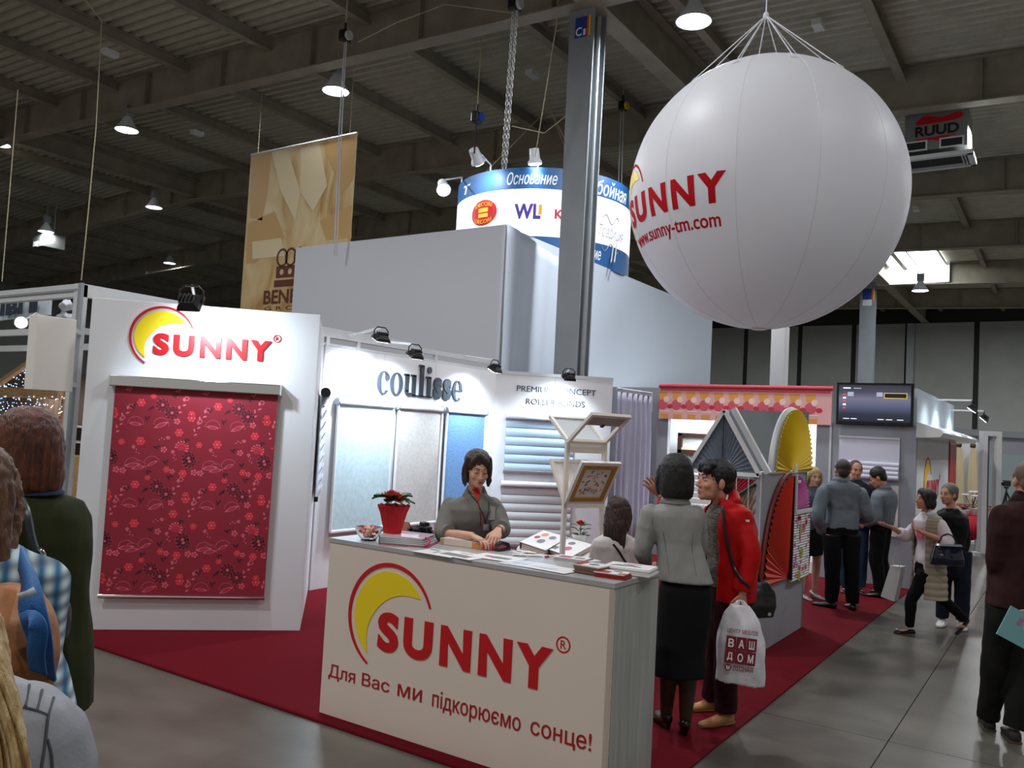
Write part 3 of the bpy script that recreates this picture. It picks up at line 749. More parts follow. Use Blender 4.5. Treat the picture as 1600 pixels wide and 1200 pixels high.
# valance with dot print
vt = thing('valance', 'pink and orange dotted fabric valance across the top of the opening', 'valance', (-4.2, TY - .06, 2.2))
M_vb = mat('valance_pink', (226, 170, 168), .7)
MB().box((-4.22, TY - .06, 2.465), (2.68, .012, .52)).build('fabric', M_vb, vt)
MB().loft([((-5.57, TY - .06, 2.735), (0, .035, 0), (0, 0, .035)), ((-2.87, TY - .06, 2.735), (0, .035, 0), (0, 0, .035))], 14).build('roller_tube', mat('valance_red', (190, 60, 72), .6), vt, smooth=True)
VM = [mat('dot_orange', (222, 150, 70), .7), mat('dot_rose', (206, 84, 98), .7), mat('dot_red', (196, 40, 62), .7), mat('dot_pale', (238, 206, 190), .7)]
P = [(1, rc(-5.55, 2.66, -2.9, 2.72))]
pit = .232
for k in range(12):
    x = -5.5 + pit * k
    if x < -2.98: P += [(0, [(x + .075 * cos(a) , 2.645 - .15 * max(0, sin(a)) ** .8) for a in [pi * i / 12 for i in range(13)]])]
    if x + .1 < -2.93: P += [(3, circ(x + .06, 2.52, .05, 14))]
    if x < -2.98: P += [(1, circ(x, 2.435, .085, 20)), ]
    if x + .2 < -2.93: P += [(2, circ(x + .125, 2.41, .05, 8, .038))]
    if x + .12 < -2.93: P += [(0, rc(x - .04, 2.215, x + .1, 2.29)), (3, rc(x - .04, 2.325, x + .12, 2.345))]
prints('dot_print', P, lambda u, v, d: V((u, TY - .066 - d, v)), VM, vt)['kind'] = 'stuff'
# television
x0, z1 = pT(1309, 598); x1, z0 = pT(1429, 667)
x0, x1, z0, z1 = -2.815, -1.80, 2.222, 2.822
tv = thing('television', 'flat black television with a blue menu screen on the grey wall', 'television', ((x0 + x1) / 2, TY - .07, z0))
MB().box(((x0 + x1) / 2, TY - .06, (z0 + z1) / 2), (x1 - x0, .055, z1 - z0)).build('casing', mat('gloss_black', (10, 10, 12), .12), tv, bevel=.008)
MB().box(((x0 + x1) / 2, TY - .02, (z0 + z1) / 2 - .05), (.3, .04, .3)).build('wall_bracket', M_black, tv)
sm_ = bpy.data.materials.new('television_screen'); sm_.use_nodes = True; MATS['scr'] = sm_
nt = sm_.node_tree; b_ = nt.nodes['Principled BSDF']; b_.inputs['Base Color'].default_value = (.01, .01, .012, 1); b_.inputs['Roughness'].default_value = .08
tc = nt.nodes.new('ShaderNodeTexCoord'); sp = nt.nodes.new('ShaderNodeSeparateXYZ'); nt.links.new(tc.outputs['Generated'], sp.inputs[0])
rp = nt.nodes.new('ShaderNodeValToRGB'); nt.links.new(sp.outputs['Z'], rp.inputs[0])
es = rp.color_ramp.elements; es[0].position = 0; es[0].color = (*lin((26, 30, 42)), 1); es[1].position = 1; es[1].color = (*lin((46, 48, 60)), 1)
for p_, c_ in ((.2, (36, 42, 58)), (.45, (84, 90, 118)), (.62, (108, 106, 128)), (.8, (66, 66, 84))): e = es.new(p_); e.color = (*lin(c_), 1)
nt.links.new(rp.outputs[0], b_.inputs['Emission Color']); b_.inputs['Emission Strength'].default_value = .75
MB().box(((x0 + x1) / 2, TY - .089, (z0 + z1) / 2 + .01), (x1 - x0 - .07, .004, z1 - z0 - .085)).build('screen', sm_, tv)
EM = [mat('menu_white', (220, 225, 235), .4, emit=((220, 225, 235), .8)), mat('menu_grey', (150, 155, 175), .4, emit=((140, 146, 168), .6)), mat('menu_gold', (190, 170, 60), .4, emit=((190, 170, 60), .6)), mat('menu_black', (14, 14, 16), .4), mat('menu_red', (190, 60, 60), .4, emit=((190, 60, 60), .6))]
SW, SH = x1 - x0, z1 - z0; sx = lambda f: x0 + SW * f; sz = lambda f: z1 - SH * f
P = [(0, rc(sx(.09), sz(.14), sx(.19), sz(.115))), (1, rc(sx(.23), sz(.14), sx(.33), sz(.12))), (1, rc(sx(.15), sz(.32), sx(.23), sz(.22))), (1, rc(sx(.53), sz(.32), sx(.61), sz(.22))), (2, rc(sx(.625), sz(.36), sx(.92), sz(.23))), (3, rc(sx(.635), sz(.345), sx(.91), sz(.245)))]
for k in range(5): P.append((0 if k % 2 else 4, rc(sx(.09), sz(.30 + .08 * k), sx(.13), sz(.26 + .08 * k))))
for a in (.1, .2, .55, .66, .8): P.append((0, rc(sx(a), sz(.86), sx(a + .08), sz(.845))))
prints('menu_items', P, lambda u, v, d: V((u, TY - .0905 - d, v)), EM, tv)
# roman blind
rx0, rx1 = -2.77, -1.97
rm = thing('roman_blind', 'folded pale lilac roman blind hanging below the television', 'roman blind', ((rx0 + rx1) / 2, TY - .04, 1.45))
M_lil = mat('lilac_linen', (204, 202, 216), .85, bump=(90, .1))
mb = MB(); prof = [(2.045, .02), (1.95, .028), (1.80, .03), (1.715, .03)]
mb.rings([[V((x, TY - d, z)) for z, d in prof] + [V((x, TY - d + .01, z)) for z, d in prof[::-1]] for x in (rx0, rx1)]); mb.build('upper_panel', M_lil, rm)
for k in range(4):
    z = 1.70 - .058 * k
    MB().loft([((rx0, TY - .05 - .006 * k, z - .02), (0, .022 + .006 * k, 0), (0, 0, .036)), ((rx1, TY - .05 - .006 * k, z - .02), (0, .022 + .006 * k, 0), (0, 0, .036))], 14).build('fold', M_lil, rm, smooth=True)
MB().box(((rx0 + rx1) / 2, TY - .02, 2.05), (rx1 - rx0, .035, .03)).build('head_rail', M_alu, rm)
# beige sill/board lower right of the wall where the men stand
MB().box((-2.37, TY - .012, 1.05), (.8, .02, .7)).build('sample_board', mat('beige_board', (206, 200, 190), .6), tv_w)

# curtain beside the angled wall
ca, cbv = V((-5.66, 11.32, 0)), pl((0, 12.5, 0), (1, 0), 1016, 640); cbv.z = 0
cdv = (cbv - ca); cL = cdv.length; cdv.normalize(); cn = V((cdv.y, -cdv.x, 0))
cu_ = thing('sheer_curtain', 'pale lilac sheer curtain hanging in folds beside the angled wall', 'curtain', ca + cdv * cL / 2)
mb = MB(); n = 70; rs = []
for z in (.04, .6, 1.3, 2.0, 2.42, 2.55):
    r = []
    for i in range(n + 1):
        u = i / n * (cL - .02); wv = .04 * sin(u * 33 + .6 * sin(z)) + .018 * sin(u * 71 + z)
        r.append(ca + cdv * u + cn * (wv * (1 - .25 * (z > 2.3))) + V((0, 0, z)))
    rs.append(r)
mb.rings(rs, cap=False, closed=False); mb.build('fabric', mat('sheer_lilac', (176, 176, 196), .85), cu_, smooth='all', solid=.004)
MB().tube([ca + V((0, 0, 2.6)), cbv + V((0, 0, 2.6))], .016, 8).build('rod', M_alu, cu_)
q = cbv + cn * -.03; MB().obox(q + V((0, 0, 2.3)) , cdv * .07, cn * .03, (0, 0, .32)).build('pelmet_sample', M_white, cu_)

# ================================================================ lit right wall with emblem, canopy and poster
RX = -1.77
rw = thing('right_side_wall', 'lit white side wall with glossy canopy and sun emblem right of the television', 'exhibition wall', (RX, 15.2, 0))
MB().box((RX - .03, 15.1, 1.02), (.06, 4.6, 2.04)).build('panel', M_white, rw)
MB().box((RX - .03, 14.95, 2.4), (.06, 4.4, .72)).build('upper_panel', mat('blue_lit_panel', (196, 212, 222), .5), rw)  # blue light on this top strip is put into its colour
mb = MB(); mb.rings([[V((RX, y, 2.08)), V((RX + .30, y, 2.10)), V((RX + .34, y, 2.16)), V((RX + .30, y, 2.2)), V((RX, y, 2.3))] for y in (12.72, 17.8)]); mb.build('canopy', mat('gloss_canopy', (214, 214, 214), .18), rw)
mfR = planemap((RX, 0, 0), (0, 1, 0), (1, 0, 0))
ya_ = pl((RX, 0, 0), (0, 1), 1443, 740).y
sun_logo(rw, planemap((RX, 13.85, 1.2), (0, 1, 0), (1, 0, 0)), 1.15, M_red, M_yel)
po = tag(MB().box((RX + .016, 17.0, 1.06), (.016, .95, 1.98)).build('poster', M_red), 'red and white tall poster at the end of the lit side wall', 'poster')
prints('poster_print', [(0, [(p[0], p[1]) for p in catmull([(16.55, 2.08, 0), (17.45, 2.08, 0), (17.44, 1.35, 0), (17.1, 1.25, 0), (16.8, 1.5, 0), (16.62, 1.6, 0)], 5)]), (1, circ(17.1, 1.0, .16)), (0, circ(17.05, .96, .1))], lambda u, v, d: mfR(u, v, d + .021), [M_ink_w, M_sy], po)
for (px_, py_, y0, l) in [(1519, 640, 14.7, 'black spotlight on a white arm over the lit side wall, upper of two'), (1537, 655, 16.5, 'black spotlight on a white arm over the lit side wall, lower of two')]:
    q = pl((0, y0, 0), (1, 0), px_, py_)
    flood(q, (RX, y0, q.z + .14), (RX, y0, 1.9), l, 26, 'spotlights over the lit side wall', arm_mat=M_white, sc=1.0)
lamp('SPOT', (RX + .7, 13.5, 2.75), 26, (.85, .94, 1), .06, (RX, 13.5, 1.6), 100, .8, 'floodlight_beam')

# ================================================================ blind display stand
DX, DY0, DY1, DZ = -2.295, 7.5, 9.1, 1.62
ds = thing('display_stand', 'grey display stand shaped like a small house with pleated sample windows', 'display stand', ((DX - .4), 8.3, 0))
MB().box((DX - .03, (DY0 + DY1) / 2, DZ / 2), (.06, DY1 - DY0, DZ)).build('side_panel', M_grey, ds)
MB().box((DX - .42, DY0 + .05, .35), (.84, .06, .66)).build('front_panel', M_grey, ds)
MB().box((DX - .42, DY1 - .03, 1.12), (.84, .05, 2.24)).build('back_panel', mat('slate_panel', (112, 120, 126), .5), ds)
for x in (DX - .015, DX - .70): MB().box((x, DY0 + .02, DZ / 2), (.035, .035, DZ)).build('corner_post', M_white, ds)
MB().box((DX - .03, (DY0 + DY1) / 2, DZ), (.07, DY1 - DY0, .02)).build('top_ledge', M_white, ds)
# gable with triangular pleated blind
gx0, gx1, gz0, gz1 = -2.985, -2.30, 1.60, 2.17; gm = (gx0 + gx1) / 2
M_plg = mat('pleat_slate', (92, 102, 116), .7); 
def pleatfan(parent, name, m, fn, n, e0, e1, org, amp=.006, smooth=False):
    """pleats radiating from org to points on the outline e0..e1"""
    mb = MB(); pts = []
    for i in range(n + 1):
        p = fn(i / n); d = amp if i % 2 else -amp
        pts.append((p, d))
    for (p, d), (q, e) in zip(pts[:-1], pts[1:]):
        o = V(org)
        mb.add([o + (p[0] - o) * .05 , p[0] + p[1] * d, q[0] + q[1] * e, o + (q[0] - o) * .05], [(0, 1, 2, 3)])
    return mb.build(name, m, parent, solid=.002)
NY = V((0, -1, 0)); NX = V((1, 0, 0))
apex = V((gm, DY0, gz1)); gl = V((gx0, DY0, gz0)); gr = V((gx1, DY0, gz0)); gc = V((gm, DY0 - .0, gz0))
pleatfan(ds, 'pleated_shade', M_plg, lambda t: (gl.lerp(apex, t), NY), 26, 0, 1, gc)
pleatfan(ds, 'pleated_shade', M_plg, lambda t: (apex.lerp(gr, t), NY), 26, 0, 1, gc)
for p, q in ((gl, apex), (apex, gr), (gl, gr)):
    mb = MB(); mb.bar(p + NY * .01, q + NY * .01, .035, .03, up=(0, 1, 0)); mb.build('gable_rail', M_white if p is not gl or q is not apex else M_alu, ds)
for p, q in ((apex + V((.06, .06, .02)), gr + V((.06, .06, .02))),): MB().bar(p, q, .05, .05, up=(0, 1, 0)).build('gable_rail', M_alu, ds)
MB().tube([apex + NY * .02, gc + NY * .02], .004, 6).build('pull_cord', M_black, ds)
# lower front windows: white slats left, crimson fan, taupe fan
for k in range(9): MB().box((gx0 + .17, DY0, 1.54 - .055 * k), (.3, .02, .045)).build('white_slat', M_white, ds)
c0 = V((gx1 - .36, DY0, 1.30)); 
pleatfan(ds, 'crimson_fan', mat('pleat_crimson', (160, 24, 44), .7), lambda t: (V((gx0 + .33, DY0, 1.3)).lerp(V((gx0 + .33, DY0, 1.56)), min(1, t * 3)) if t < .34 else V((gx0 + .33, DY0, 1.56)).lerp(V((gx1 - .02, DY0, 1.56)), (t - .34) / .66), NY), 26, 0, 1, c0)
c1 = V((gx1 - .36, DY0, .72))
pleatfan(ds, 'taupe_fan', mat('pleat_taupe', (128, 102, 84), .7), lambda t: (V((gx1 - .36, DY0, 1.28)).lerp(V((gx1 - .03, DY0, 1.5)), min(1, t * 2)) if t < .5 else V((gx1 - .03, DY0, 1.5)).lerp(V((gx1 - .03, DY0, .72)), t * 2 - 1), NY), 30, 0, 1, c1)
for x in (gx1 - .2, gx1 - .09): MB().tube([(x, DY0 - .03, 1.58), (x + .01, DY0 - .03, .8)], .003, 5).build('pull_cord', M_white, ds)
MB().bar((gx1 - .37, DY0 - .005, 1.27), (gx1 - .03, DY0 - .005, 1.52), .02, .02, up=(0, 1, 0)).build('fan_rail', M_black, ds)
# yellow half moon on top of the side
yc, ry, rz_ = 8.46, .64, .60
oy = V((DX + .01, yc, DZ + .01))
def arch(cy, ry, z0, rz, x): return lambda t: (V((x, cy - ry * cos(pi * t), z0 + rz * sin(pi * t))), NX)
M_py = mat('pleat_yellow', (236, 200, 16), .65)
pleatfan(ds, 'yellow_fan', M_py, arch(yc, ry, DZ + .015, rz_, DX + .05), 72, 0, 1, oy, .012)
pts = [V((DX + .0, yc - (ry + .01) * cos(pi * i / 24), DZ + (rz_ + .012) * sin(pi * i / 24))) for i in range(25)]
MB().tube(pts, .03, 8).build('arch_rail', M_alu, ds, smooth=True)
MB().loft([((DX + .07, yc - .06, DZ), (0, .05, 0), (.012, 0, 0)), ((DX + .07, yc - .06, DZ + .06), (0, .035, 0), (.012, 0, 0)), ((DX + .07, yc - .06, DZ + .085), (0, .008, 0), (.006, 0, 0))], 12).build('fan_hub', M_white, ds)
# red quarter fan, magenta quarter fan, flowered cellular shade
M_pr = mat('pleat_red', (205, 44, 18), .6); M_pm = mat('pleat_magenta', (176, 52, 140), .65)
rz0, rz1, ryL, ryR = .60, 1.585, 7.58, 8.40
pleatfan(ds, 'red_fan', M_pr, lambda t: (V((DX + .05, ryR - (ryR - ryL) * cos(pi / 2 * t), rz0 + (rz1 - rz0) * sin(pi / 2 * t))), NX), 44, 0, 1, V((DX + .03, ryR, rz0)), .012)
pts = [V((DX + .02, ryR - (ryR - ryL + .02) * cos(pi / 2 * i / 20), rz0 + (rz1 - rz0 + .02) * sin(pi / 2 * i / 20))) for i in range(21)]
MB().tube(pts, .02, 8).build('fan_edge_rail', mat('dark_red_edge', (120, 16, 14), .5), ds, smooth=True)
MB().bar((DX + .05, ryR + .01, rz0 - .02), (DX + .05, ryR + .01, rz1), .03, .02).build('fan_rail', M_black, ds)
mz0, myL, myR = 1.25, 8.49, 9.02
pleatfan(ds, 'magenta_fan', M_pm, lambda t: (V((DX + .05, myL + (myR - myL) * sin(pi / 2 * t), mz0 + .34 * cos(pi / 2 * t))), NX), 30, 0, 1, V((DX + .03, myL, mz0)), .01)
MB().bar((DX + .06, 8.47, mz0 - .02), (DX + .06, 8.47, 1.6), .025, .03).build('fan_frame', M_white, ds)
MB().bar((DX + .06, 8.46, mz0 - .02), (DX + .06, 9.06, mz0 - .02), .03, .035).build('fan_frame', M_white, ds)
MB().box((DX + .07, 8.52, 1.53), (.02, .1, .025)).build('latch', M_white, ds)
nf = 26; fz0, fz1 = .555, 1.22; hh = (fz1 - fz0) / nf
Mfl = [mat('shade_white', (226, 224, 226), .7), mat('flower_pink', (214, 70, 110), .7), mat('flower_lime', (176, 186, 40), .7), mat('flower_lilac', (186, 150, 190), .7)]
rnd = random.Random(5)
for k in range(nf):
    z = fz0 + hh * (k + .5)
    mb = MB(); mb.loft([((DX + .045, 8.44, z), (.02, 0, 0), (0, 0, hh * .52)), ((DX + .045, 9.04, z), (.02, 0, 0), (0, 0, hh * .52))], 8)
    mb.build('shade_cell', Mfl[0], ds, smooth=True)
Pf = []
for k in range(46):
    y, z = rnd.uniform(8.47, 9.0), rnd.uniform(fz0 + .02, fz1 - .02); Pf += [(1 if rnd.random() < .75 else 3, circ(y, z, rnd.uniform(.014, .03), 7))]
for y, z in ((8.68, 1.05), (8.72, .82), (8.66, .6)):
    for a in range(5): Pf.append((2, circ(y + .035 * cos(a * 1.257), z + .035 * sin(a * 1.257), .026, 7)))
    Pf.append((1, circ(y, z, .014, 7)))
prints('flower_print', Pf, lambda u, v, d: V((DX + .0655 + d, u, v)), Mfl, ds)['kind'] = 'stuff'

# ================================================================ far stands at the right
def stand_at(px_, py_): q = fl(px_, py_); return q
g0 = fl(1560, 872)
lt = thing('white_lattice_tower', 'white lattice tower with two posts beside the beige drapes', 'display tower', g0)
rr_ = V((cos(YAW), sin(YAW), 0)); ff = V((-sin(YAW), cos(YAW), 0))
sc_ = (g0 - CAM).dot(CFW) / FPX
hT = (872 - 682) * sc_
for dx in (-28, -6):
    MB().obox(g0 + rr_ * dx * sc_, rr_ * 8 * sc_, ff * .14, (0, 0, hT)).build('post', M_white, lt)
MB().obox(g0 + rr_ * -28 * sc_ + V((0, 0, hT)), rr_ * 30 * sc_, ff * .14, (0, 0, .09)).build('top_beam', M_white, lt)
MB().obox(g0 + rr_ * -29 * sc_, rr_ * 36 * sc_, ff * .3, (0, 0, .07)).build('base', M_white, lt)
for k in range(6): MB().obox(g0 + rr_ * 2 * sc_ + ff * .15 + V((0, 0, hT - .25 - k * .42)), rr_ * 6 * sc_, ff * .1, (0, 0, .2)).build('block', M_alu, lt)
MB().obox(g0 + rr_ * -19 * sc_ + ff * .1 + V((0, 0, .1)), rr_ * 6 * sc_, ff * .02, (0, 0, hT - .1)).build('bead_strip', mat('slate_strip', (72, 82, 92), .4), lt)
g1 = fl(1510, 868)
dr = thing('drape_booth', 'white booth niche with two gathered beige satin drapes', 'booth', g1 + ff * 1.2)
sd = ((g1 + ff * 1.2) - CAM).dot(CFW) / FPX; b1 = at(1511, 700, 18.2); b1.z = 0; sd = 18.2 / FPX
zt = 2.17
MB().obox(b1 + rr_ * -34 * sd + ff * .15, rr_ * 62 * sd, ff * .06, (0, 0, zt)).build('back_panel', M_white, dr)
MB().obox(b1 + rr_ * 22 * sd - ff * .2, rr_ * 3 * sd, ff * .35, (0, 0, zt)).build('side_frame', M_white, dr)
MB().obox(b1 + rr_ * -34 * sd - ff * .2, rr_ * 58 * sd, ff * .35, (0, 0, .05)).build('base', M_white, dr)
M_sat = mat('beige_satin', (206, 190, 150), .4, sheen=.3)
for dx in (-14, 8):
    mb = MB(); c = b1 + rr_ * dx * sd; rs = []
    for z, wv in ((.7, .8), (1.2, 1.0), (1.8, .9), (2.3, .6), (2.5, .25)):
        rs.append([c + rr_ * (8 * sd * wv * cos(a) + .012 * sin(7 * a)) + ff * (.06 * wv * sin(a) - .05) + V((0, 0, z * zt / 2.62)) for a in [2 * pi * i / 28 for i in range(28)]])
    mb.rings(rs[::1]); mb.build('drape', M_sat, dr, smooth=True)
    MB().ell(c + V((0, 0, 2.52 * zt / 2.62)) - ff * .03, (.06, .06, .07)).build('finial', mat('bronze', (86, 72, 54), .4, .4), dr, smooth=True)
# red clothed table with flowers
g2 = fl(1519, 860); s2 = (g2 - CAM).dot(CFW) / FPX
tb = thing('clothed_table', 'white legged table under a bright red cloth at the far right', 'table', g2)
tz = (860 - 808) * s2 * 1.0
MB().obox(g2 + rr_ * -12 * s2 + V((0, 0, tz - .03)), rr_ * 40 * s2, ff * .8, (0, 0, .03)).build('table_top', M_white, tb)
for dx in (-8, 10, 24): MB().obox(g2 + rr_ * dx * s2 + ff * .1, rr_ * 3 * s2, ff * .06, (0, 0, tz - .03)).build('leg', M_white, tb)
tcl = MB(); n = 22
top = [g2 + rr_ * (-13 + 42 * i / n) * s2 - ff * .02 + V((0, 0, tz + .005)) for i in range(n + 1)]
bot = [p + V((0, 0, -tz * (.78 - .3 * (i / n)))) - ff * (.03 + .02 * sin(i * 2.1)) for i, p in enumerate(top)]
back = [p + ff * .84 for p in top]
tcl.rings([bot, top, back], cap=False, closed=False)
tag(tcl.build('tablecloth', mat('red_tablecloth', (176, 20, 36), .8), smooth='all', solid=.006), 'red cloth draped over the far right table', 'tablecloth')
rnd = random.Random(3)
M_petal = mat('white_petal', (232, 224, 220), .7); M_leafd = mat('dark_leaf', (40, 70, 34), .6); M_dry = mat('dry_pink_petal', (150, 84, 84), .7)
def bouquet(loc, sc, label, mp, name='flower_bowl', cat='flowers', hgt=.3):
    t = thing(name, label, cat, loc)
    MB().lathe(loc, [(.05 * sc, 0), (.09 * sc, .05 * sc), (.12 * sc, .12 * sc), (.11 * sc, .125 * sc), (.03 * sc, .03 * sc)], 16).build('bowl', M_white, t, smooth=True)
    for k in range(9):
        a = rnd.uniform(0, 6.28); r = rnd.uniform(.02, .14) * sc; z = rnd.uniform(.14, hgt) * sc; c = V(loc) + V((r * cos(a), r * sin(a), z))
        MB().tube([V(loc) + V((0, 0, .1 * sc)), c], .006 * sc, 5).build('stem', M_leafd, t)
        mb = MB()
        for j in range(5):
            b = j * 1.257; mb.ell(c + V((.03 * sc * cos(b), .03 * sc * sin(b), .01)), (.03 * sc, .03 * sc, .016 * sc), n=8, k=5)
        mb.build('blossom', mp, t, smooth=True)
    return t
bouquet(g2 + rr_ * 12 * s2 + ff * .3 + V((0, 0, tz + .012)), 1.2, 'white lily arrangement on the red clothed table', M_petal, hgt=.42)
bouquet(g2 + rr_ * -5 * s2 + ff * .2 + V((0, 0, tz + .012)), .9, 'low dusty pink flower bowl on the left of the red clothed table', M_dry, hgt=.24)
bouquet(g2 + rr_ * 26 * s2 + ff * .2 + V((0, 0, tz + .012)), 1.0, 'small pink flower bowl at the right end of the red clothed table', M_dry, hgt=.24)
# camera on a tripod
g3 = fl(1571, 838); s3 = (g3 - CAM).dot(CFW) / FPX
tp = thing('tripod', 'black camera tripod behind the man in the brown shirt', 'tripod', g3)
hz = (838 - 762) * s3
for a in (0, 2.09, 4.19): MB().tube([g3 + V((0, 0, hz - .1)), g3 + V((.45 * cos(a), .45 * sin(a), .01))], .02, 8).build('leg', M_black, tp)
MB().tube([g3 + V((0, 0, hz - .5)), g3 + V((0, 0, hz))], .018, 8).build('centre_column', M_black, tp)
MB().box(g3 + V((0, 0, hz)), (.1, .1, .04)).build('head', M_black, tp)
vc = thing('video_camera', 'black camera mounted on the tripod at the far right', 'camera', g3 + V((0, 0, hz + .02)))
MB().box(g3 + V((0, 0, hz + .1)), (.18, .14, .14)).build('body', M_black, vc, bevel=.015); MB().lathe(g3 - rr_ * .08 + V((0, 0, hz + .1)), [(.05, 0), (.05, .1), (.06, .1), (.06, .16)], 14, ax=-rr_).build('lens', M_black, vc)
# pale far partition
g4 = fl(1600, 850)
fp_ = thing('far_partition', 'long pale grey partition with top rail across the far end of the hall', 'partition', g4 + ff * 3)
q0 = g4 + ff * 3; s4 = (q0 - CAM).dot(CFW) / FPX
MB().obox(q0 - rr_ * 130 * s4, rr_ * 260 * s4, ff * .06, (0, 0, 120 * s4)).build('panel', mat('pale_green_panel', (150, 164, 164), .6), fp_)
MB().obox(q0 - rr_ * 130 * s4 + V((0, 0, 146 * s4)) - ff * .02, rr_ * 260 * s4, ff * .1, (0, 0, 10 * s4)).build('top_rail', M_steel_g, fp_)
MB().obox(q0 - rr_ * 130 * s4 + V((0, 0, 120 * s4)) + ff * .1, rr_ * 260 * s4, ff * .06, (0, 0, 28 * s4)).build('upper_panel', M_grey, fp_)

# ================================================================ tall cloth covered stand behind
BX, BY, BZ = -7.325, 10.56, 5.06
hb = thing('cloth_covered_stand', 'tall grey-white cloth covered stand rising behind the lit back wall', 'exhibition wall', (BX, 15, 0))
MB().box((-9.67, BY + .03, BZ / 2), (4.70, .05, BZ)).build('front_panel', M_cloth_w, hb)
yq = pl((BX, 0, 0), (0, 1), 1112, 540).y
yd = pl((BX, 0, 0), (0, 1), 884, 400).y
ym = pl((BX, 0, 0), (0, 1), 1023, 454).y
M_pb = mat('pale_blue_cloth', (206, 216, 230), .7, bump=(40, .04))
for a, b in ((BY, yd), (yd, ym), (ym, yq)): MB().box((BX - .03, (a + b) / 2, (BZ - .02) / 2), (.05, b - a - .006, BZ - .02)).build('side_panel', M_pb, hb)
MB().box((BX + .001, BY + .02, BZ / 2), (.03, .05, BZ)).build('corner_trim', M_white, hb)
# loose draped cloth on the near side
mb = MB(); rs = []; n = 40
for zf in [i / 14 for i in range(15)]:
    r = []
    for i in range(n + 1):
        u = i / n; sag = .28 * u * u
        zt = BZ + .01 - sag * .9 - .12 * sin(pi * u)
        z = 2.3 + (zt - 2.3) * zf
        wv = .02 * sin(u * 15 + 1.6 * zf + 1.5) * (1 - .3 * zf) + .014 * sin(u * 31 - 2 * zf) + .012 + .02 * min(1, u * 8)
        r.append(V((BX + .04 + wv, BY + (yd - BY + .35) * u, z)))
    rs.append(r)
mb.rings(rs, cap=False, closed=False); mb.build('draped_cloth', M_pb, hb, smooth='all', solid=.005)

# ================================================================ round hanging sign
tc_ = at(850, 330, 17.3); TR = 1.78
rsn = thing('round_hanging_sign', 'round white sign with blue bands hanging above the tall cloth stand', 'hanging sign', (tc_.x, tc_.y, 5.1))
a0 = atan2(-tc_.y, -tc_.x)                     # towards the camera
cyl = lambda u, v, d: V((tc_.x + (TR + d) * cos(a0 + u / TR), tc_.y + (TR + d) * sin(a0 + u / TR), v))
def zT(py_): return at(850, py_, 15.6).z
zt, z1_, z2_, zbm = zT(263), zT(297), zT(372), zT(372) - .52
M_sw = mat('emissive_white_sign', (240, 240, 245), .5, emit=((240, 244, 255), .35)); M_sb = mat('sign_band_blue', (34, 92, 150), .5)  # white sign face has a weak emission of its own
MB().lathe((tc_.x, tc_.y, 0), [(TR, z2_), (TR, z1_), (TR - .03, z1_), (TR - .03, z2_), (TR, z2_)], 64).build('white_band', M_sw, rsn, smooth=True)
for a, b in ((z1_, zt), (zbm + .06, z2_)): MB().lathe((tc_.x, tc_.y, 0), [(TR, a), (TR, b), (TR - .03, b), (TR - .03, a), (TR, a)], 64).build('blue_band', M_sb, rsn, smooth=True)
def uS(px_): # arc length for pixel column on the near surface
    best = min(((abs((cyl(u / 50, (z1_ + z2_) / 2, 0) - CAM).dot(CR) / (cyl(u / 50, (z1_ + z2_) / 2, 0) - CAM).dot(CFW) * FPX + 800 - px_ - 0), u / 50) for u in range(-130, 131))); return best[1]
zm = (zt + z1_) / 2
M_w2 = mat('white_lettering', (235, 240, 245), .5)
text('lettering', 'т', cyl, (uS(722), uS(732), zm - .12, zm + .06), M_w2, rsn, .004, .02, .2)
text('lettering', 'Основание', cyl, (uS(789), uS(869), zm - .12, zm + .12), M_w2, rsn, .004, .008, .25)
text('lettering', 'бойная', cyl, (uS(930), uS(976), zm - .17, zm + .14), M_w2, rsn, .004, .008, .25)
text('lettering', 'ние', cyl, (uS(925), uS(941), zbm + .2, zbm + .38), M_w2, rsn, .004, .008, .25)
zc = z2_ + .5
MV = mat('violet_lettering', (88, 60, 160), .5); MO = mat('gold_lettering', (240, 180, 40), .5)
text('lettering', 'W', cyl, (uS(803), uS(833), zT(345), zT(321)), MV, rsn, .004, .045)
text('lettering', 'L', cyl, (uS(833), uS(845), zT(345), zT(321)), MV, rsn, .004, .045)
shape('gold_block', [rc(uS(841), zT(338), uS(846), zT(322))], cyl, MO, rsn, .006)
text('lettering', 'K', cyl, (uS(866), uS(880), zT(343), zT(328)), M_red, rsn, .004, .045)
uo = (uS(737) + uS(776)) / 2; ro = abs(uS(776) - uS(737)) / 2; zo = zT(330)
sgn = 1 if uS(776) > uS(737) else -1
shape('red_oval', [circ(uo, zo, ro, 28, .25)], cyl, M_red, rsn, .004, sub=5)
shape('gold_emblem', [rc(uo - .12, zo - .09, uo + .12, zo + .09)], cyl, MO, rsn, .009, sub=3)
shape('emblem_bar', [rc(uo - .12, zo - .01, uo + .12, zo + .01), ], cyl, M_red, rsn, .012, sub=3)
for s_, zz in (('DECORI', .13), ('DECORI', -.21)):
    text('lettering', s_, lambda u, v, d, zz=zz: cyl(uo + u, zo + v + (-.9 if zz > 0 else .9) * u * u * .9, d), (-.21 * sgn, .21 * sgn, zz, zz + .075), MO, rsn, .011, .0)
Mgr = mat('grey_script', (150, 150, 160), .5)
text('lettering', 'Традиция', cyl, (uS(936), uS(974), zc - .42, zc - .12), Mgr, rsn, .003, -.012, .4)
mb = MB()
for sg in (-1, 1):
    uc = uS(955); w_ = abs(uS(974) - uS(936)) / 2
    mb.tube([cyl(uc + w_ * .9 * (t - .5) * 1.4, zc - .27 + sg * (.27 + .08 * sin(t * 9)), .006) for t in [i / 14 for i in range(15)]], .009, 5)
mb.build('flourish', Mgr, rsn)
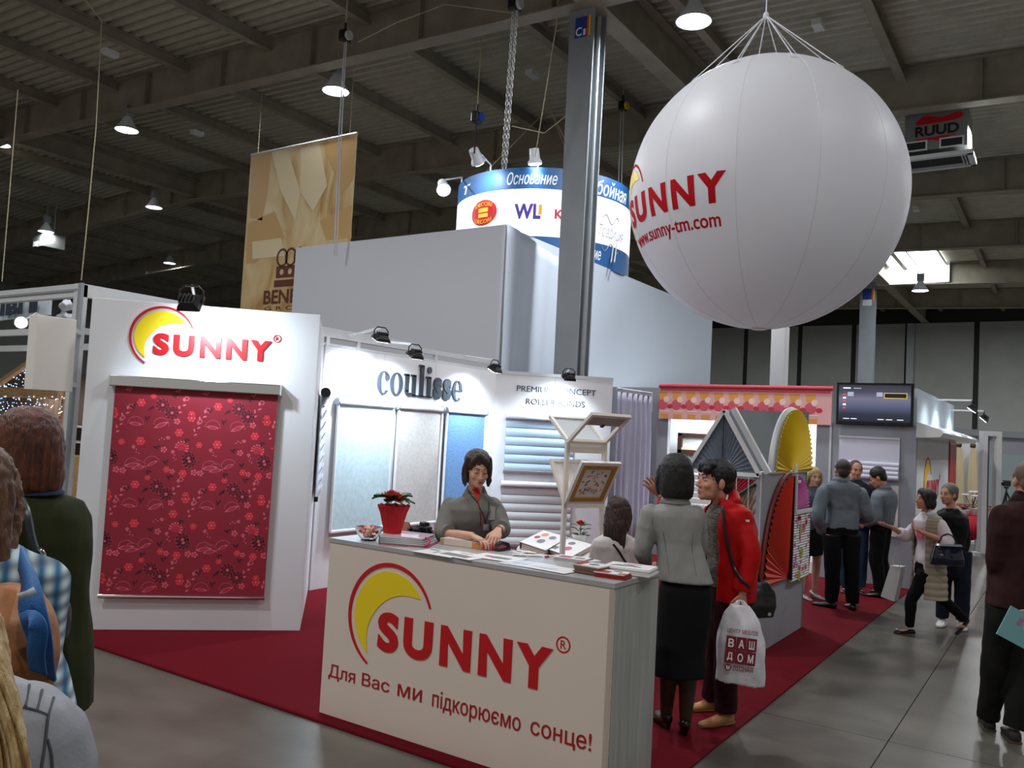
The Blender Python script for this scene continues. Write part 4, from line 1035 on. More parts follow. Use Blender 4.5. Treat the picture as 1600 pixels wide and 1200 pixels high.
for a in (0, 2.09, 4.19): MB().tube([(tc_.x + TR * .95 * cos(a0 + a + .4), tc_.y + TR * .95 * sin(a0 + a + .4), zt), (tc_.x, tc_.y, 8.6)], .008, 5).build('hanging_wire', M_rope, rsn)
def floodw(px_, py_, u_aim, label, face=None, power=60):
    pos = at(px_, py_, 15.5)
    t = thing('sign_spotlight', label, 'spotlight', pos, 0, 'white spotlights around the hanging sign')
    base = cyl(u_aim, zt, -.02); aim = cyl(u_aim, zt - .35, 0) if face is None else face
    f = (V(aim) - pos).normalized()
    mb = MB(); mb.lathe(pos, [(.02, -.26), (.09, -.25), (.10, -.06), (.13, -.02), (.14, .02), (.12, .03)], 14, ax=f); mb.build('housing', mat('white_metal', (210, 212, 216), .4), t, smooth=True)
    MB().lathe(pos, [(.01, .02), (.12, .02), (.12, .035), (.01, .035)], 14, ax=f).build('lens', M_glow, t)
    MB().tube([pos - f * .15, pos - f * .12 + V((0, 0, .12)), base + V((0, 0, .12)), base], .016, 6).build('arm', M_white, t)
    lamp('SPOT', pos + f * .05, power, (.9, .95, 1), .1, aim, 110, .8, 'sign_beam'); return t
floodw(747, 252, uS(762), 'white spotlight with lit face above the left of the round sign', power=45)
floodw(836, 254, uS(836), 'white spotlight standing over the middle of the round sign', power=45)
floodw(693, 296, uS(716), 'bright white spotlight glaring left of the round sign', face=at(716, 420, 13.5), power=30)
lamp('SPOT', cyl(uS(958), zt + .35, .7), 45, (.9, .95, 1), .1, cyl(uS(958), zt - .5, 0), 110, .8, 'sign_beam')

# ================================================================ brown photo banner
bd = at(393, 243, 17.6); bp0 = bd; fb = (V((1, 0, 0)))
ban = thing('brown_banner', 'tall beige and brown banner with crown emblem hanging above the stand', 'banner', (bd.x, bd.y, 3))
def bq(px_, py_): q = pl(bp0, (1, 0), px_, py_); return q.x, q.z
xL, zTp = bq(393, 243); xR, _ = bq(558, 213); xL2, _ = bq(380, 485)
mban = bpy.data.materials.new('banner_print'); mban.use_nodes = True; MATS['ban'] = mban
nt = mban.node_tree; b_ = nt.nodes['Principled BSDF']; b_.inputs['Roughness'].default_value = .6
tcn = nt.nodes.new('ShaderNodeTexCoord'); mpn = nt.nodes.new('ShaderNodeMapping'); mpn.inputs['Scale'].default_value = (1.3, 1, .5); nt.links.new(tcn.outputs['Object'], mpn.inputs[0])
nn = nt.nodes.new('ShaderNodeTexNoise'); nn.inputs['Scale'].default_value = 1.1; nn.inputs['Detail'].default_value = 2.5; nn.inputs['Distortion'].default_value = 1.3; nt.links.new(mpn.outputs[0], nn.inputs['Vector'])
rp = nt.nodes.new('ShaderNodeValToRGB'); es = rp.color_ramp.elements; es[0].position = .3; es[0].color = (*lin((176, 128, 70)), 1); es[1].position = .72; es[1].color = (*lin((226, 208, 168)), 1)
e = es.new(.5); e.color = (*lin((210, 182, 130)), 1)
nt.links.new(nn.outputs['Fac'], rp.inputs[0]); nt.links.new(rp.outputs[0], b_.inputs['Base Color'])
MB().box(((xL + xR) / 2, bd.y, (zTp + 2.2) / 2), (xR - xL, .02, zTp - 2.2)).build('sheet', mban, ban)
MB().tube([(xL, bd.y, zTp + .01), (xR, bd.y, zTp + .01)], .025, 8).build('top_rod', M_alu, ban)
for x in (xL + .2, xR - .2): MB().tube([(x, bd.y, zTp), (x, bd.y, 9.3)], .006, 5).build('hanging_wire', M_rope, ban)
M_bi = mat('brown_ink', (98, 52, 34), .6); M_bi2 = mat('tan_ink', (200, 160, 104), .6); M_bi3 = mat('pale_ink', (224, 208, 170), .6)
mfB = lambda u, v, d: V((u, bd.y - .011 - d, v))
B = lambda x, y: bq(x, y)
# printed drapery and chair shapes
def pg(*pts): return [B(*p) for p in pts]
prints('picture_print', [(0, pg((393, 244), (425, 238), (418, 300), (410, 345), (391, 340))), (1, pg((425, 238), (450, 233), (470, 300), (462, 345), (440, 300))), (0, pg((505, 225), (556, 214), (553, 280), (535, 300), (520, 262))), (1, pg((470, 232), (500, 226), (512, 290), (490, 330), (470, 300))), (0, pg((388, 350), (430, 330), (445, 372), (400, 410), (385, 412))), (1, pg((395, 378), (440, 372), (445, 400), (395, 405))), (0, pg((500, 345), (550, 320), (550, 372), (510, 376)))], mfB, [M_bi2, M_bi3], ban)
x0_, z0_ = B(412, 476); x1_, z1q = B(448, 452); hL = z1q - z0_
text('lettering', 'BENEFIT', lambda u, v, d: mfB(u, v, d + .002), (x0_, x0_ + (x1_ - x0_) * 2.35, z0_, z1q), M_bi, ban, .004, .025)
mb = []
xc_, zc_ = B(448, 412)[0] + .12, B(448, 447)[1] + .05
for dx in (-.25, 0, .25): mb += [[(xc_ + dx + (.17 * cos(a)) * (1), zc_ + .53 + .19 * sin(a)) for a in [2 * pi * i / 22 for i in range(22)]], [(xc_ + dx + .12 * cos(a), zc_ + .53 + .145 * sin(a)) for a in [2 * pi * i / 22 for i in range(22)]]]
for i in range(0, 6, 2): shape('crown_loop', mb[i:i + 2], mfB, M_bi, ban, .003)
shape('crown_band', [rc(xc_ - .4, zc_ + .12, xc_ + .4, zc_ + .36)] + [circ(xc_ + q, zc_ + .24, .06, 12) for q in (-.24, 0, .24)], mfB, M_bi, ban, .003)
shape('crown_base', [rc(xc_ - .44, zc_ - .06, xc_ + .44, zc_ + .08)], mfB, M_bi, ban, .003)
text('lettering', 'G R O U P', lambda u, v, d: mfB(u, v, d + .002), (x0_ + .05, x0_ + (x1_ - x0_) * 2.3, B(412, 486)[1], B(412, 480)[1]), M_bi, ban, .004)

# ================================================================ white balloon
bc = at(1194, 306, 7.2); RB = 1.142
bl = thing('advertising_balloon', 'huge white round balloon with red word and web address hanging at the right', 'balloon', bc)
m = mat('white_vinyl', (236, 236, 240), .45); nt = m.node_tree; b_ = nt.nodes['Principled BSDF']
tr = nt.nodes.new('ShaderNodeBsdfTranslucent'); tr.inputs[0].default_value = (.86, .87, .9, 1); mx = nt.nodes.new('ShaderNodeMixShader'); mx.inputs[0].default_value = .3
nt.links.new(b_.outputs[0], mx.inputs[1]); nt.links.new(tr.outputs[0], mx.inputs[2]); nt.links.new(mx.outputs[0], nt.nodes['Material Output'].inputs[0])
mb = MB(); mb.ell(bc, (RB, RB, RB), n=96, k=64); mb.build('skin', m, bl, smooth='all')
az0 = atan2(-bc.y, -bc.x)
sph = lambda u, v, d: bc + V((cos(v / RB) * cos(az0 + u / RB), cos(v / RB) * sin(az0 + u / RB), sin(v / RB))) * (RB + d)
for k in range(12):
    a = 2 * pi * k / 12 + .12
    MB().tube([bc + V((cos(t) * cos(a), cos(t) * sin(a), sin(t))) * (RB - .0003) for t in [-1.5 + 3.0 * i / 48 for i in range(49)]], .0024, 4).build('seam', mat('seam_grey', (216, 216, 220), .5), bl)
MB().lathe(bc - V((0, 0, RB)), [(.07, .0), (.06, -.012), (.02, -.014)], 14).build('valve', M_white, bl)
MB().lathe(bc + V((0, 0, RB - .01)), [(.12, .0), (.10, .02), (.03, .03)], 18).build('top_cap', M_white, bl)
M_bred = mat('balloon_red_ink', (184, 12, 26), .7, spec=.15)
lat = -.215
sun_logo(bl, lambda u, v, d: sph(u + -1.53, v + lat * RB - .10, d * .3 + .002), 1.0, M_bred, M_yel, .004, reg=False, sub=3)
text('lettering', 'www.sunny-tm.com', sph, (-1.52, -.34, -.56, -.43), M_bred, bl, .003, .012)
ap = at(1197, 24, 7.2)
for k in range(10):
    a = 2 * pi * k / 10 + .25; t = radians(52)
    e = bc + V((cos(t) * cos(a), cos(t) * sin(a), sin(t))) * (RB + .004)
    mid = bc + V((cos(t + .2) * cos(a), cos(t + .2) * sin(a), sin(t + .2))) * (RB + .03)
    MB().tube([e, ap], .0045, 5).build('string', M_cable, bl)
    MB().lathe(e, [(.03, -.003), (.03, .003), (.008, .006)], 10, ax=(e - bc)).build('string_tab', M_white, bl)
MB().tube([ap, (ap.x, ap.y, 9.1)], .006, 6).build('suspension_rope', M_cable, bl)
MB().ell(ap, (.025, .025, .03), n=10, k=6).build('knot', M_cable, bl)

# ================================================================ rigging
def wire(pts, label, name='rope', r=.008, m=M_rope): return tag(MB().tube(pts, r, 6).build(name, m), label, 'rope')
w0 = at(159, 33, 15); wb = at(127, 438, 15.3)
wire([at(133, 0, 14.8), w0], 'thin rope slanting across the top left corner of the roof', r=.012)
wire([w0, at(150, 200, 15.1), at(138, 330, 15.2), wb], 'thin rope hanging down onto the white stand frame at the left', r=.009)
wire([at(28, 140, 15), at(15, 300, 15), at(3, 440, 15)], 'thin rope hanging at the far left edge', r=.008)
def hoist(px_, py_, dep, col, label):
    c = at(px_, py_, dep); t = thing('chain_hoist', label, 'hoist', c)
    MB().box(c, (.14, .2, .2)).build('housing', M_black, t, bevel=.03); MB().lathe(c + V((.07, 0, 0)), [(.02, 0), (.08, 0), (.08, .05), (.02, .05)], 14, ax=(1, 0, 0)).build('chain_guide', col, t)
    MB().tube([c + V((0, 0, .1)), c + V((0, 0, .2)), c + V((0, 0, .24))], .02, 8).build('hook', M_black, t)
    MB().tube([c + V((0, 0, .22)), (c.x, c.y, min(c.z + 1.5, 9.3))], .012, 6).build('sling', M_rope, t)
    return c
c1 = hoist(804, 8, 12.5, M_alu, 'black chain hoist at the top edge left of the blue signed column')
c2 = hoist(539, 57, 14.5, M_alu, 'black pulley hanging near the lamp above the brown banner')
c3 = hoist(745, 184, 15, M_blue, 'dark blue hook block above the round sign')
c4 = hoist(973, 166, 18, M_sy, 'yellow hoist block right of the grey column')
def chain(p, q, label, r=.016, n=None):
    p, q = V(p), V(q); d = q - p; L = d.length; d.normalize(); n = n or int(L / .06); mb = MB()
    a = d.cross(V((0, 1, 0))).normalized(); b = d.cross(a)
    for k in range(n):
        c = p + d * (L * (k + .5) / n); e = a if k % 2 else b; h = L / n * .72
        lp = [c - d * h + e * 0, c - d * h * .5 + e * r, c + d * h * .5 + e * r, c + d * h, c + d * h * .5 - e * r, c - d * h * .5 - e * r, c - d * h]
        mb.tube(lp, r * .32, 4)
    return tag(mb.build('chain', M_alu), label, 'chain')
chain(c1 + V((-.02, 0, -.1)), at(785, 262, 12.8), 'long steel hoist chain hanging left of the column, left strand', .02)
chain(c1 + V((.05, 0, -.1)), at(790, 262, 12.8), 'long steel hoist chain hanging left of the column, right strand', .02)
for dx in (0, 4): wire([c2 + V((dx * .01, 0, -.05)), at(532 + dx - 2, 200, 14.6), at(522 + dx, 400, 14.7)], ['twin cable below the pulley crossing the brown banner, left strand', 'twin cable below the pulley crossing the brown banner, right strand'][dx > 0], 'cable', .012, M_alu)
wire([c3 + V((0, 0, -.05)), at(741, 240, 15.2)], 'dark strap hanging from the blue hook block', 'strap', .016, M_black)
for dx, l in ((-3, 'cable below the yellow hoist, left strand'), (2, 'cable below the yellow hoist, right strand')): wire([c4 + V((dx * .012, 0, -.05)), at(968 + dx, 330, 17.0), at(958 + dx, 410, 15.6)], l, 'cable', .012, M_alu)
q = at(870, 35, 13); wire([(q.x, q.y, zb(q.x) + .84), q, at(836, 245, 15.3)], 'thin cable running down to the middle sign spotlight', 'cable', .008, M_rope)
wire([at(886, 180, 14), at(850, 208, 14.5), at(800, 197, 15)], 'slack rope strung left of the grey column', r=.009)
wire([at(559, 66, 14), at(620, 35, 14), at(695, 7, 14), at(800, 20, 13)], 'slack rope strung along the girder between the hoists', r=.008)

# gas heater under the roof
hc = at(1466, 225, 16.5)
ht = thing('unit_heater', 'grey ceiling heater with red flash and black lettering right of the balloon', 'heater', hc)
MB().box(hc + V((0, 0, .15)), (1.1, .8, .75)).build('cabinet', mat('heater_grey', (120, 124, 118), .5), ht, bevel=.015)
mfH = planemap((hc.x, hc.y - .4, hc.z + .15), (1, 0, 0), (0, -1, 0))
M_bk = mat('black_ink', (14, 14, 16), .5)
shape('red_flash', [[(p[0], p[1]) for p in catmull([(-.35, .2, 0), (-.2, .3, 0), (.1, .24, 0), (.4, .3, 0), (.4, .16, 0), (-.35, .13, 0)], 4)]], mfH, M_red, ht, .003)
shape('red_flash', [[(-.35, -.14), (.4, -.12), (.2, -.17), (.1, -.24), (-.05, -.19), (-.35, -.18)]], mfH, M_red, ht, .003)
text('lettering', 'RUUD', mfH, (-.36, .4, -.1, .1), M_bk, ht, .005, .035)
for x in (-.35, .28): 
    MB().box(mfH(x, -.28, .01), (.42, .02, .2)).build('grille', M_white, ht); MB().box(mfH(x, -.28, .022), (.36, .01, .14)).build('grille_opening', M_dark, ht)
mb = MB(); zz = hc.z - .38
for (c, d) in [((hc.x, hc.y - .45, zz), (1.3, .1, .08)), ((hc.x, hc.y + .3, zz), (1.3, .1, .08)), ((hc.x - .6, hc.y - .08, zz), (.1, .85, .08)), ((hc.x + .6, hc.y - .08, zz), (.1, .85, .08))]: mb.box(c, d)
mb.build('air_duct_frame', M_alu, ht); MB().box((hc.x, hc.y - .08, zz + .03), (1.15, .7, .02)).build('air_outlet', M_dark, ht)
for k in range(3): MB().box((hc.x + .45 + .05 * k, hc.y - .08, zz - .01), (.02, .7, .05)).build('louvre', M_alu, ht)
for x in (-.45, .45): MB().tube([(hc.x + x, hc.y, hc.z + .5), (hc.x + x, hc.y, zb(hc.x) + .84)], .012, 6).build('hanger', M_steel_g, ht)
# second heater far left
hc2 = at(76, 385, 30.6)
ht2 = thing('unit_heater', 'small distant ceiling heater under the lamp at the far left', 'heater', hc2)
MB().box(hc2 + V((0, 0, .15)), (.9, .7, .5)).build('cabinet', mat('heater_grey2', (84, 86, 82), .5), ht2)
for x in (-.22, .22): MB().box(hc2 + V((x, -.36, .03)), (.3, .02, .18)).build('grille', M_white, ht2)
for x in (-.3, .3): MB().tube([hc2 + V((x, 0, .38)), V((hc2.x + x, hc2.y, zb(hc2.x) + .84))], .02, 6).build('hanger', M_steel_g, ht2)

# ================================================================ neighbour stand at the left
pb = at(128, 445, 7.75); pb.z = 0; PZ = 3.02
nf_ = thing('aluminium_stand_frame', 'white aluminium frame of the neighbouring stand behind the corner panel', 'stand frame', pb)
MB().obox(pb + V((-.06, -.04, 0)), (.09, 0, 0), (0, .09, 0), (0, 0, PZ)).build('post', M_alu, nf_, bevel=.008)
MB().obox(pb + V((.03, -.05, 0)), (.05, 0, 0), (0, .03, 0), (0, 0, PZ)).build('post_channel', M_steel_g, nf_)
MB().obox(pb + V((-4.2, -.03, PZ - .12)), (4.2, 0, 0), (0, .07, 0), (0, 0, .12)).build('beam', M_alu, nf_)
MB().obox(pb + V((-4.2, -.045, PZ - .07)), (4.2, 0, 0), (0, .01, 0), (0, 0, .02)).build('beam_groove', M_steel_g, nf_)
MB().obox(pb + V((-.04, 0, PZ - .12)), (.07, 0, 0), (0, 4.6, 0), (0, 0, .12)).build('beam', M_alu, nf_)
MB().obox(pb + V((-4.2, -.03, PZ - .46)), (4.2, 0, 0), (0, .05, 0), (0, 0, .06)).build('beam', M_alu, nf_)
MB().obox(pb + V((-4.2, .9, PZ - .50)), (4.2, 0, 0), (0, .05, 0), (0, 0, .07)).build('beam', M_alu, nf_)
MB().obox(pb + V((-.045, 0, PZ - .46)), (.05, 0, 0), (0, 1.0, 0), (0, 0, .06)).build('beam', M_alu, nf_)
# white sign board on the post
q0, q1, q2, q3 = [at(x, y, d) for x, y, d in ((46, 492, 7.05), (107, 500, 7.35), (100, 612, 7.35), (37, 608, 7.05))]
sb_ = thing('blank_sign_board', 'blank white sign board fixed to the aluminium post at the left', 'sign board', (q2 + q3) / 2)
nn_ = (q1 - q0).cross(V((0, 0, 1))).normalized(); nn_ = nn_ if nn_.y > 0 else -nn_
MB().plate([q3, q2, q1, q0], nn_ * .12).build('board', mat('board_white', (226, 222, 214), .5), sb_, bevel=.004)
MB().obox(q2 + nn_ * .05 + V((0, 0, .05)), pb + V((-.03, 0, 0)) - V((q2.x, q2.y, 0)), (0, .03, 0), (0, 0, .04)).build('bracket', M_alu, sb_)
MB().obox(q1 + nn_ * .05 - V((0, 0, .1)), pb + V((-.03, 0, 0)) - V((q1.x, q1.y, 0)), (0, .03, 0), (0, 0, .04)).build('bracket', M_alu, sb_)
# glaring halogen lamp
hp = at(33, 504, 7.4)
hl = thing('halogen_spotlight', 'glaring small halogen spotlight left of the blank white board', 'spotlight', hp)
MB().lathe(hp, [(.02, -.07), (.03, -.06), (.05, 0), (.055, .01)], 14, ax=(CAM - hp)).build('reflector', M_alu, hl); MB().lathe(hp, [(.004, .0), (.045, .0), (.045, .012), (.004, .012)], 14, ax=(CAM - hp)).build('lens', mat('halogen_lens', (255, 255, 255), .3, emit=((255, 244, 220), 40)), hl)
MB().tube([hp - (CAM - hp).normalized() * .06, hp + V((0, .12, .1)), V((hp.x, pb.y, PZ - .44))], .01, 6).build('arm', M_alu, hl)
lamp('SPOT', hp + (CAM - hp).normalized() * .04, 10, (1, .93, .82), .04, (-4, 0, .5), 110, .8, 'halogen_beam')
# pale fabric banner with cut dark letters behind the frame
k0 = at(0, 495, 9.6); k1 = at(78, 487, 9.6)
kb = tag(MB().plate([at(-40, 505, 9.6), at(76, 492, 9.6), at(78, 461, 9.6), at(-40, 452, 9.6)], (0, .03, 0)).build('letter_banner', mat('pale_banner', (186, 198, 204), .6)), 'pale banner with large dark letters behind the left stand frame', 'banner')
e1 = (at(76, 492, 9.6) - at(0, 500, 9.6)).normalized(); kn = e1.cross(V((0, 0, 1))); kn = kn if kn.y < 0 else -kn
mfK = lambda u, v, d: at(0, 497, 9.58) + e1 * u + V((0, 0, 1)) * v + kn * (d + .03)
M_nv = mat('navy_ink', (26, 32, 52), .5)
s9 = 9.6 / FPX
text('lettering', 'IBI', mfK, (2 * s9, 37 * s9, 2 * s9, 24 * s9), M_nv, kb, .004, .05)
shape('emblem', [[(47 * s9, 2 * s9), (60 * s9, 2 * s9), (60 * s9, 19 * s9), (47 * s9, 22 * s9)]], mfK, M_nv, kb, .004)
# crumpled plastic on the beam
for px_, py_, l in ((103, 478, 'crumpled clear plastic on the upper stand beam'), (100, 496, 'crumpled clear plastic on the lower stand beam')):
    mb = MB(); mb.ell(at(px_, py_, 8.3), (.08, .06, .05), n=10, k=6)
    tag(remesh(mb, 'plastic_bag', M_cloth_w, None, .015, 0, ((22, 22, 22), .035, px_), local=True), l, 'plastic bag')

# gift stall with fairy lights
SY = 9.0
def sl(px_, py_, y=SY): return pl((0, y, 0), (1, 0), px_, py_)
st = thing('gift_stall', 'wooden gift market stall with shelves far left', 'market stall', (sl(50, 700).x, SY, 0))
M_wood = mat('stall_wood', (176, 140, 92), .6, var=(6, .3), stretch=(.6, 6, 6))
a, b = sl(-60, 612), sl(98, 614)
MB().obox((a.x, SY - .1, sl(40, 622).z), (b.x - a.x, 0, 0), (0, .12, 0), (0, 0, sl(40, 606).z - sl(40, 622).z)).build('fascia_board', M_wood, st)
r0, r1 = sl(2, 597), sl(40, 571); e = r1 - r0
MB().bar(r0 - e * 1.5, r1 + e * .5, .12, .08).build('roof_board', M_wood, st)
xs0, xs1 = a.x, b.x
MB().box(((xs0 + xs1) / 2, SY + 1.0, 1.3), (xs1 - xs0, .05, 2.6)).build('back_board', mat('stall_back', (70, 58, 50), .8), st)
shz = [sl(90, y_).z for y_ in (665, 690, 720, 752)]
for z in shz: MB().box(((xs0 + xs1) / 2, SY + .75, z - .02), (xs1 - xs0, .4, .03)).build('shelf', M_white, st)
for x in (xs0 + .1, xs1 - .1): MB().box((x, SY + .1, 1.2), (.08, .08, 2.4)).build('post', M_wood, st)
MB().box(((xs0 + xs1) / 2, SY + .3, .45), (xs1 - xs0, .8, .9)).build('counter', M_wood, st)
lamp('AREA', ((xs0 + xs1) / 2, SY + .3, 2.3), 20, (1, .85, .7), .4, ((xs0 + xs1) / 2, SY + .8, 1), name='stall_light')
M_led = mat('blue_led', (150, 180, 255), .4, emit=((110, 150, 255), 5)); M_led2 = mat('white_led', (240, 240, 255), .4, emit=((225, 232, 255), 5))
rnd = random.Random(2)
mb = MB()
for k in range(200):
    if k < 60: px_, py_ = rnd.uniform(0, 40), rnd.uniform(572, 612); y_ = SY + .05
    else: px_, py_ = rnd.uniform(-20, 105), rnd.uniform(618, 648); y_ = SY - .12
    if k < 60 and py_ < 598 - px_ * .68: continue
    mb.ell(sl(px_, py_, y_), (.008, .008, .008), n=5, k=3, mi=rnd.randint(0, 1))
for px_ in range(-15, 105, 9): mb.tube([sl(px_, 617, SY - .11), sl(px_ + rnd.uniform(-3, 3), 650, SY - .11)], .003, 3, mi=2)
tag(mb.build('fairy_lights', [M_led, M_led2, M_black]), 'curtain of blue and white fairy lights hanging on the gift stall', 'fairy lights', kind='stuff')
cols = [(226, 210, 190), (150, 30, 50), (206, 180, 140), (90, 110, 70), (230, 226, 220), (120, 60, 60), (180, 90, 110), (70, 80, 100)]
for i, (px_, k) in enumerate([(70, 0), (80, 0), (92, 0), (82, 1), (95, 1), (80, 2), (92, 2), (70, 1), (86, 3), (96, 3), (102, 1), (101, 2)]):
    z = shz[k]; x = sl(px_, 690, SY + .7).x
    c = cols[i % 8]; t = thing('decor_vase', ['cream ball flower vase', 'crimson flower vase', 'straw coloured vase', 'mossy green vase', 'white porcelain vase', 'maroon vase', 'rose pink vase', 'slate vase'][i % 8] + ' on the ' + ['top', 'second', 'third', 'lowest'][k] + ' shelf of the gift stall', 'vase', (x, SY + .7, z - .005), 0, 'vases on the gift stall shelves')
    mm = mat('glaze%d' % (i % 8), c, .4)
    h_ = .15
    MB().lathe((x, SY + .7, z - .005), [(.025, 0), (.045, h_ * .3), (.03, h_ * .6), (.02, h_ * .75), (.028, h_ * .8)], 12).build('vase_body', mm, t, smooth=True)
    MB().ell((x, SY + .7, z + h_ + .01), (.05, .05, .045), n=10, k=6).build('flower_head', mat('glaze%d' % ((i + 3) % 8), cols[(i + 3) % 8], .7), t, smooth=True)

# ================================================================ counter things
CTZ = 1.1258
def ct_(px_, py_): return fl(px_, py_, CTZ)
EX, EY = V((1, 0, 0)), V((0, 1, 0))
def rot2(a): return V((cos(a), sin(a), 0)), V((-sin(a), cos(a), 0))
M_paper = mat('white_paper', (232, 230, 228), .5); M_paper2 = mat('cool_paper', (214, 222, 236), .4); M_kraft = mat('kraft_board', (190, 160, 130), .7)
M_pk = mat('magenta_ink', (190, 50, 100), .5); M_gp = mat('grey_ink', (120, 116, 124), .5); M_rp = mat('red_ink', (186, 34, 44), .4); M_or = mat('orange_ink', (222, 140, 80), .5)
# red wrapped flower pot
pp = V((-3.615, 4.13, CTZ))
fpz = thing('flower_pot', 'red rose with leaves in a tall pleated red wrapped pot on the counter', 'flower pot', pp)
mb = MB(); n = 40; rs = []
for z, r in ((0, .048), (.02, .05), (.1, .062), (.19, .085), (.235, .103), (.24, .1), (.2, .07)):
    rs.append([pp + V((r * (1 + .022 * (1 if j % 2 else -1)) * cos(2 * pi * j / n), r * (1 + .022 * (1 if j % 2 else -1)) * sin(2 * pi * j / n), z + (.006 * sin(j * 1.9) if .2 < z < .25 else 0))) for j in range(n)])
mb.rings(rs); mb.build('pleated_wrap', mat('red_felt_wrap', (184, 16, 28), .75, bump=(200, .1)), fpz)
M_leaf = mat('rose_leaf', (44, 84, 38), .45, var=(20, .3)); M_rose = mat('rose_red', (190, 14, 30), .5)
rnd = random.Random(7)
def leaf(mb, base, d, L, W, droop=.3):
    d = V(d).normalized(); sd = d.cross(V((0, 0, 1))).normalized(); rs = []
    pts = [(0, .05), (.25, .8), (.5, 1), (.78, .65), (1, .02)]
    A, Bv, Cc = [], [], []
    for t, w_ in pts:
        c = V(base) + d * L * t + V((0, 0, -droop * L * t * t))
        A.append(c + sd * W * w_ * .5 + V((0, 0, .12 * W))); Bv.append(c); Cc.append(c - sd * W * w_ * .5 + V((0, 0, .12 * W)))
    mb.rings([A, Bv, Cc], cap=False, closed=False)
for k in range(15):
    a = 2 * pi * k / 15 * 2 + rnd.uniform(-.2, .2); r = rnd.uniform(.03, .06)
    mb = MB(); leaf(mb, pp + V((r * cos(a), r * sin(a), .24 + .05 * rnd.random())), (cos(a), sin(a), rnd.uniform(.2, .9)), rnd.uniform(.09, .125), .085, .4); mb.build('leaf', M_leaf, fpz, smooth='all', solid=.0015)
def rose(parent, c, R, m):
    mb = MB()
    for ring, (rr, nn_, tilt) in enumerate([(.25, 4, 1.4), (.5, 6, 1.1), (.78, 8, .8), (1, 9, .45)]):
        for k in range(nn_):
            a = 2 * pi * k / nn_ + ring * .5; d = V((cos(a), sin(a), 0)); sd = V((-sin(a), cos(a), 0))
            b = V(c) + d * R * rr * .4; t = b + d * R * rr * .5 * cos(tilt) * 1.3 + V((0, 0, R * (.5 + .35 * tilt)))
            w_ = R * .42
            mb.add([b - sd * w_ * .5, b + sd * w_ * .5, t + sd * w_ * .55 - V((0, 0, R * .12)), t + d * R * .12, t - sd * w_ * .55 - V((0, 0, R * .12))], [(0, 1, 2, 3, 4)])
    mb.ell(V(c) + V((0, 0, R * .35)), (R * .35, R * .35, R * .45), n=10, k=6)
    return mb.build('blossom', m, parent, solid=.002)
rose(fpz, pp + V((-.01, -.02, .275)), .062, M_rose); rose(fpz, pp + V((.035, .0, .265)), .05, M_rose); rose(fpz, pp + V((-.03, .03, .28)), .045, M_rose)
# candy bowl
bp_ = V((-3.78, 4.09, CTZ))
cbw = thing('glass_bowl', 'clear glass bowl full of wrapped sweets at the left end of the counter', 'bowl', bp_)
MB().lathe(bp_, [(.001, .004), (.05, .004), (.07, .03), (.094, .085), (.09, .085), (.066, .034), (.046, .009), (.001, .009)], 24).build('bowl', M_glass, cbw, smooth=True)
MB().lathe(bp_, [(.01, 0), (.05, 0), (.05, .004), (.01, .004)], 20).build('foot', M_glass, cbw, smooth=True)
cm = [mat('sweet_red', (206, 30, 44), .3), mat('sweet_pink', (236, 150, 160), .3), mat('sweet_cream', (240, 214, 180), .3), mat('sweet_orange', (236, 120, 60), .3)]
for k in range(26):
    lay = k // 9; a = k * 2.4; r = [.03, .055, .05][lay] * (.4 + .6 * rnd.random()); c = bp_ + V((r * cos(a), r * sin(a), .026 + .026 * lay))
    co = ['red', 'pink', 'cream', 'orange'][k % 4]; ly = ['at the bottom', 'in the middle layer', 'on top of the heap'][lay]
    s_ = thing('sweet', co + ' wrapped sweet ' + ly + ' in the glass bowl', 'sweet', c, 0, co + ' sweets ' + ly + ' in the glass bowl')
    d = V((cos(a * 3), sin(a * 3), .2)).normalized()
    mb = MB(); mb.lathe(c, [(.001, -.011), (.009, -.008), (.012, 0), (.009, .008), (.001, .011)], 10, ax=d); mb.build('candy', cm[k % 4], s_, smooth=True)
    mb = MB(); mb.lathe(c, [(.002, .010), (.008, .018), (.0075, .018), (.001, .011)], 8, ax=d); mb.lathe(c, [(.002, .010), (.008, .018), (.0075, .018), (.001, .011)], 8, ax=-d); mb.build('wrapper_twist', cm[k % 4], s_)
# house shaped box
h0_ = V((-3.80, 4.40, CTZ)); ex, ey = rot2(.25)
hs = thing('house_box', 'small cardboard house box with red roof behind the flower pot', 'box', h0_)
W_, D_, Hh = .07, .15, .075
mb = MB(); fpts = [(-W_ / 2, 0), (W_ / 2, 0), (W_ / 2, Hh * .6), (0, Hh * 1.25), (-W_ / 2, Hh * .6)]
mb.plate([h0_ - ex * D_ / 2 + ey * u + V((0, 0, v)) for u, v in fpts], ex * D_); mb.build('walls', mat('house_yellow', (222, 208, 120), .6), hs)
for sg in (-1, 1): MB().obox(h0_ - ex * (D_ / 2 + .006) + V((0, 0, Hh * 1.28)), ex * (D_ + .012), ey * sg * W_ * .58 + V((0, 0, -Hh * .72)), V((0, 0, .004))).build('roof_side', mat('house_roof', (150, 66, 52), .6), hs)
MB().obox(h0_ + ex * (D_ / 2) - ey * .012 + V((0, 0, Hh * .45)), ex * .002, ey * .024, V((0, 0, .028))).build('window', mat('house_window', (60, 80, 110), .4), hs)
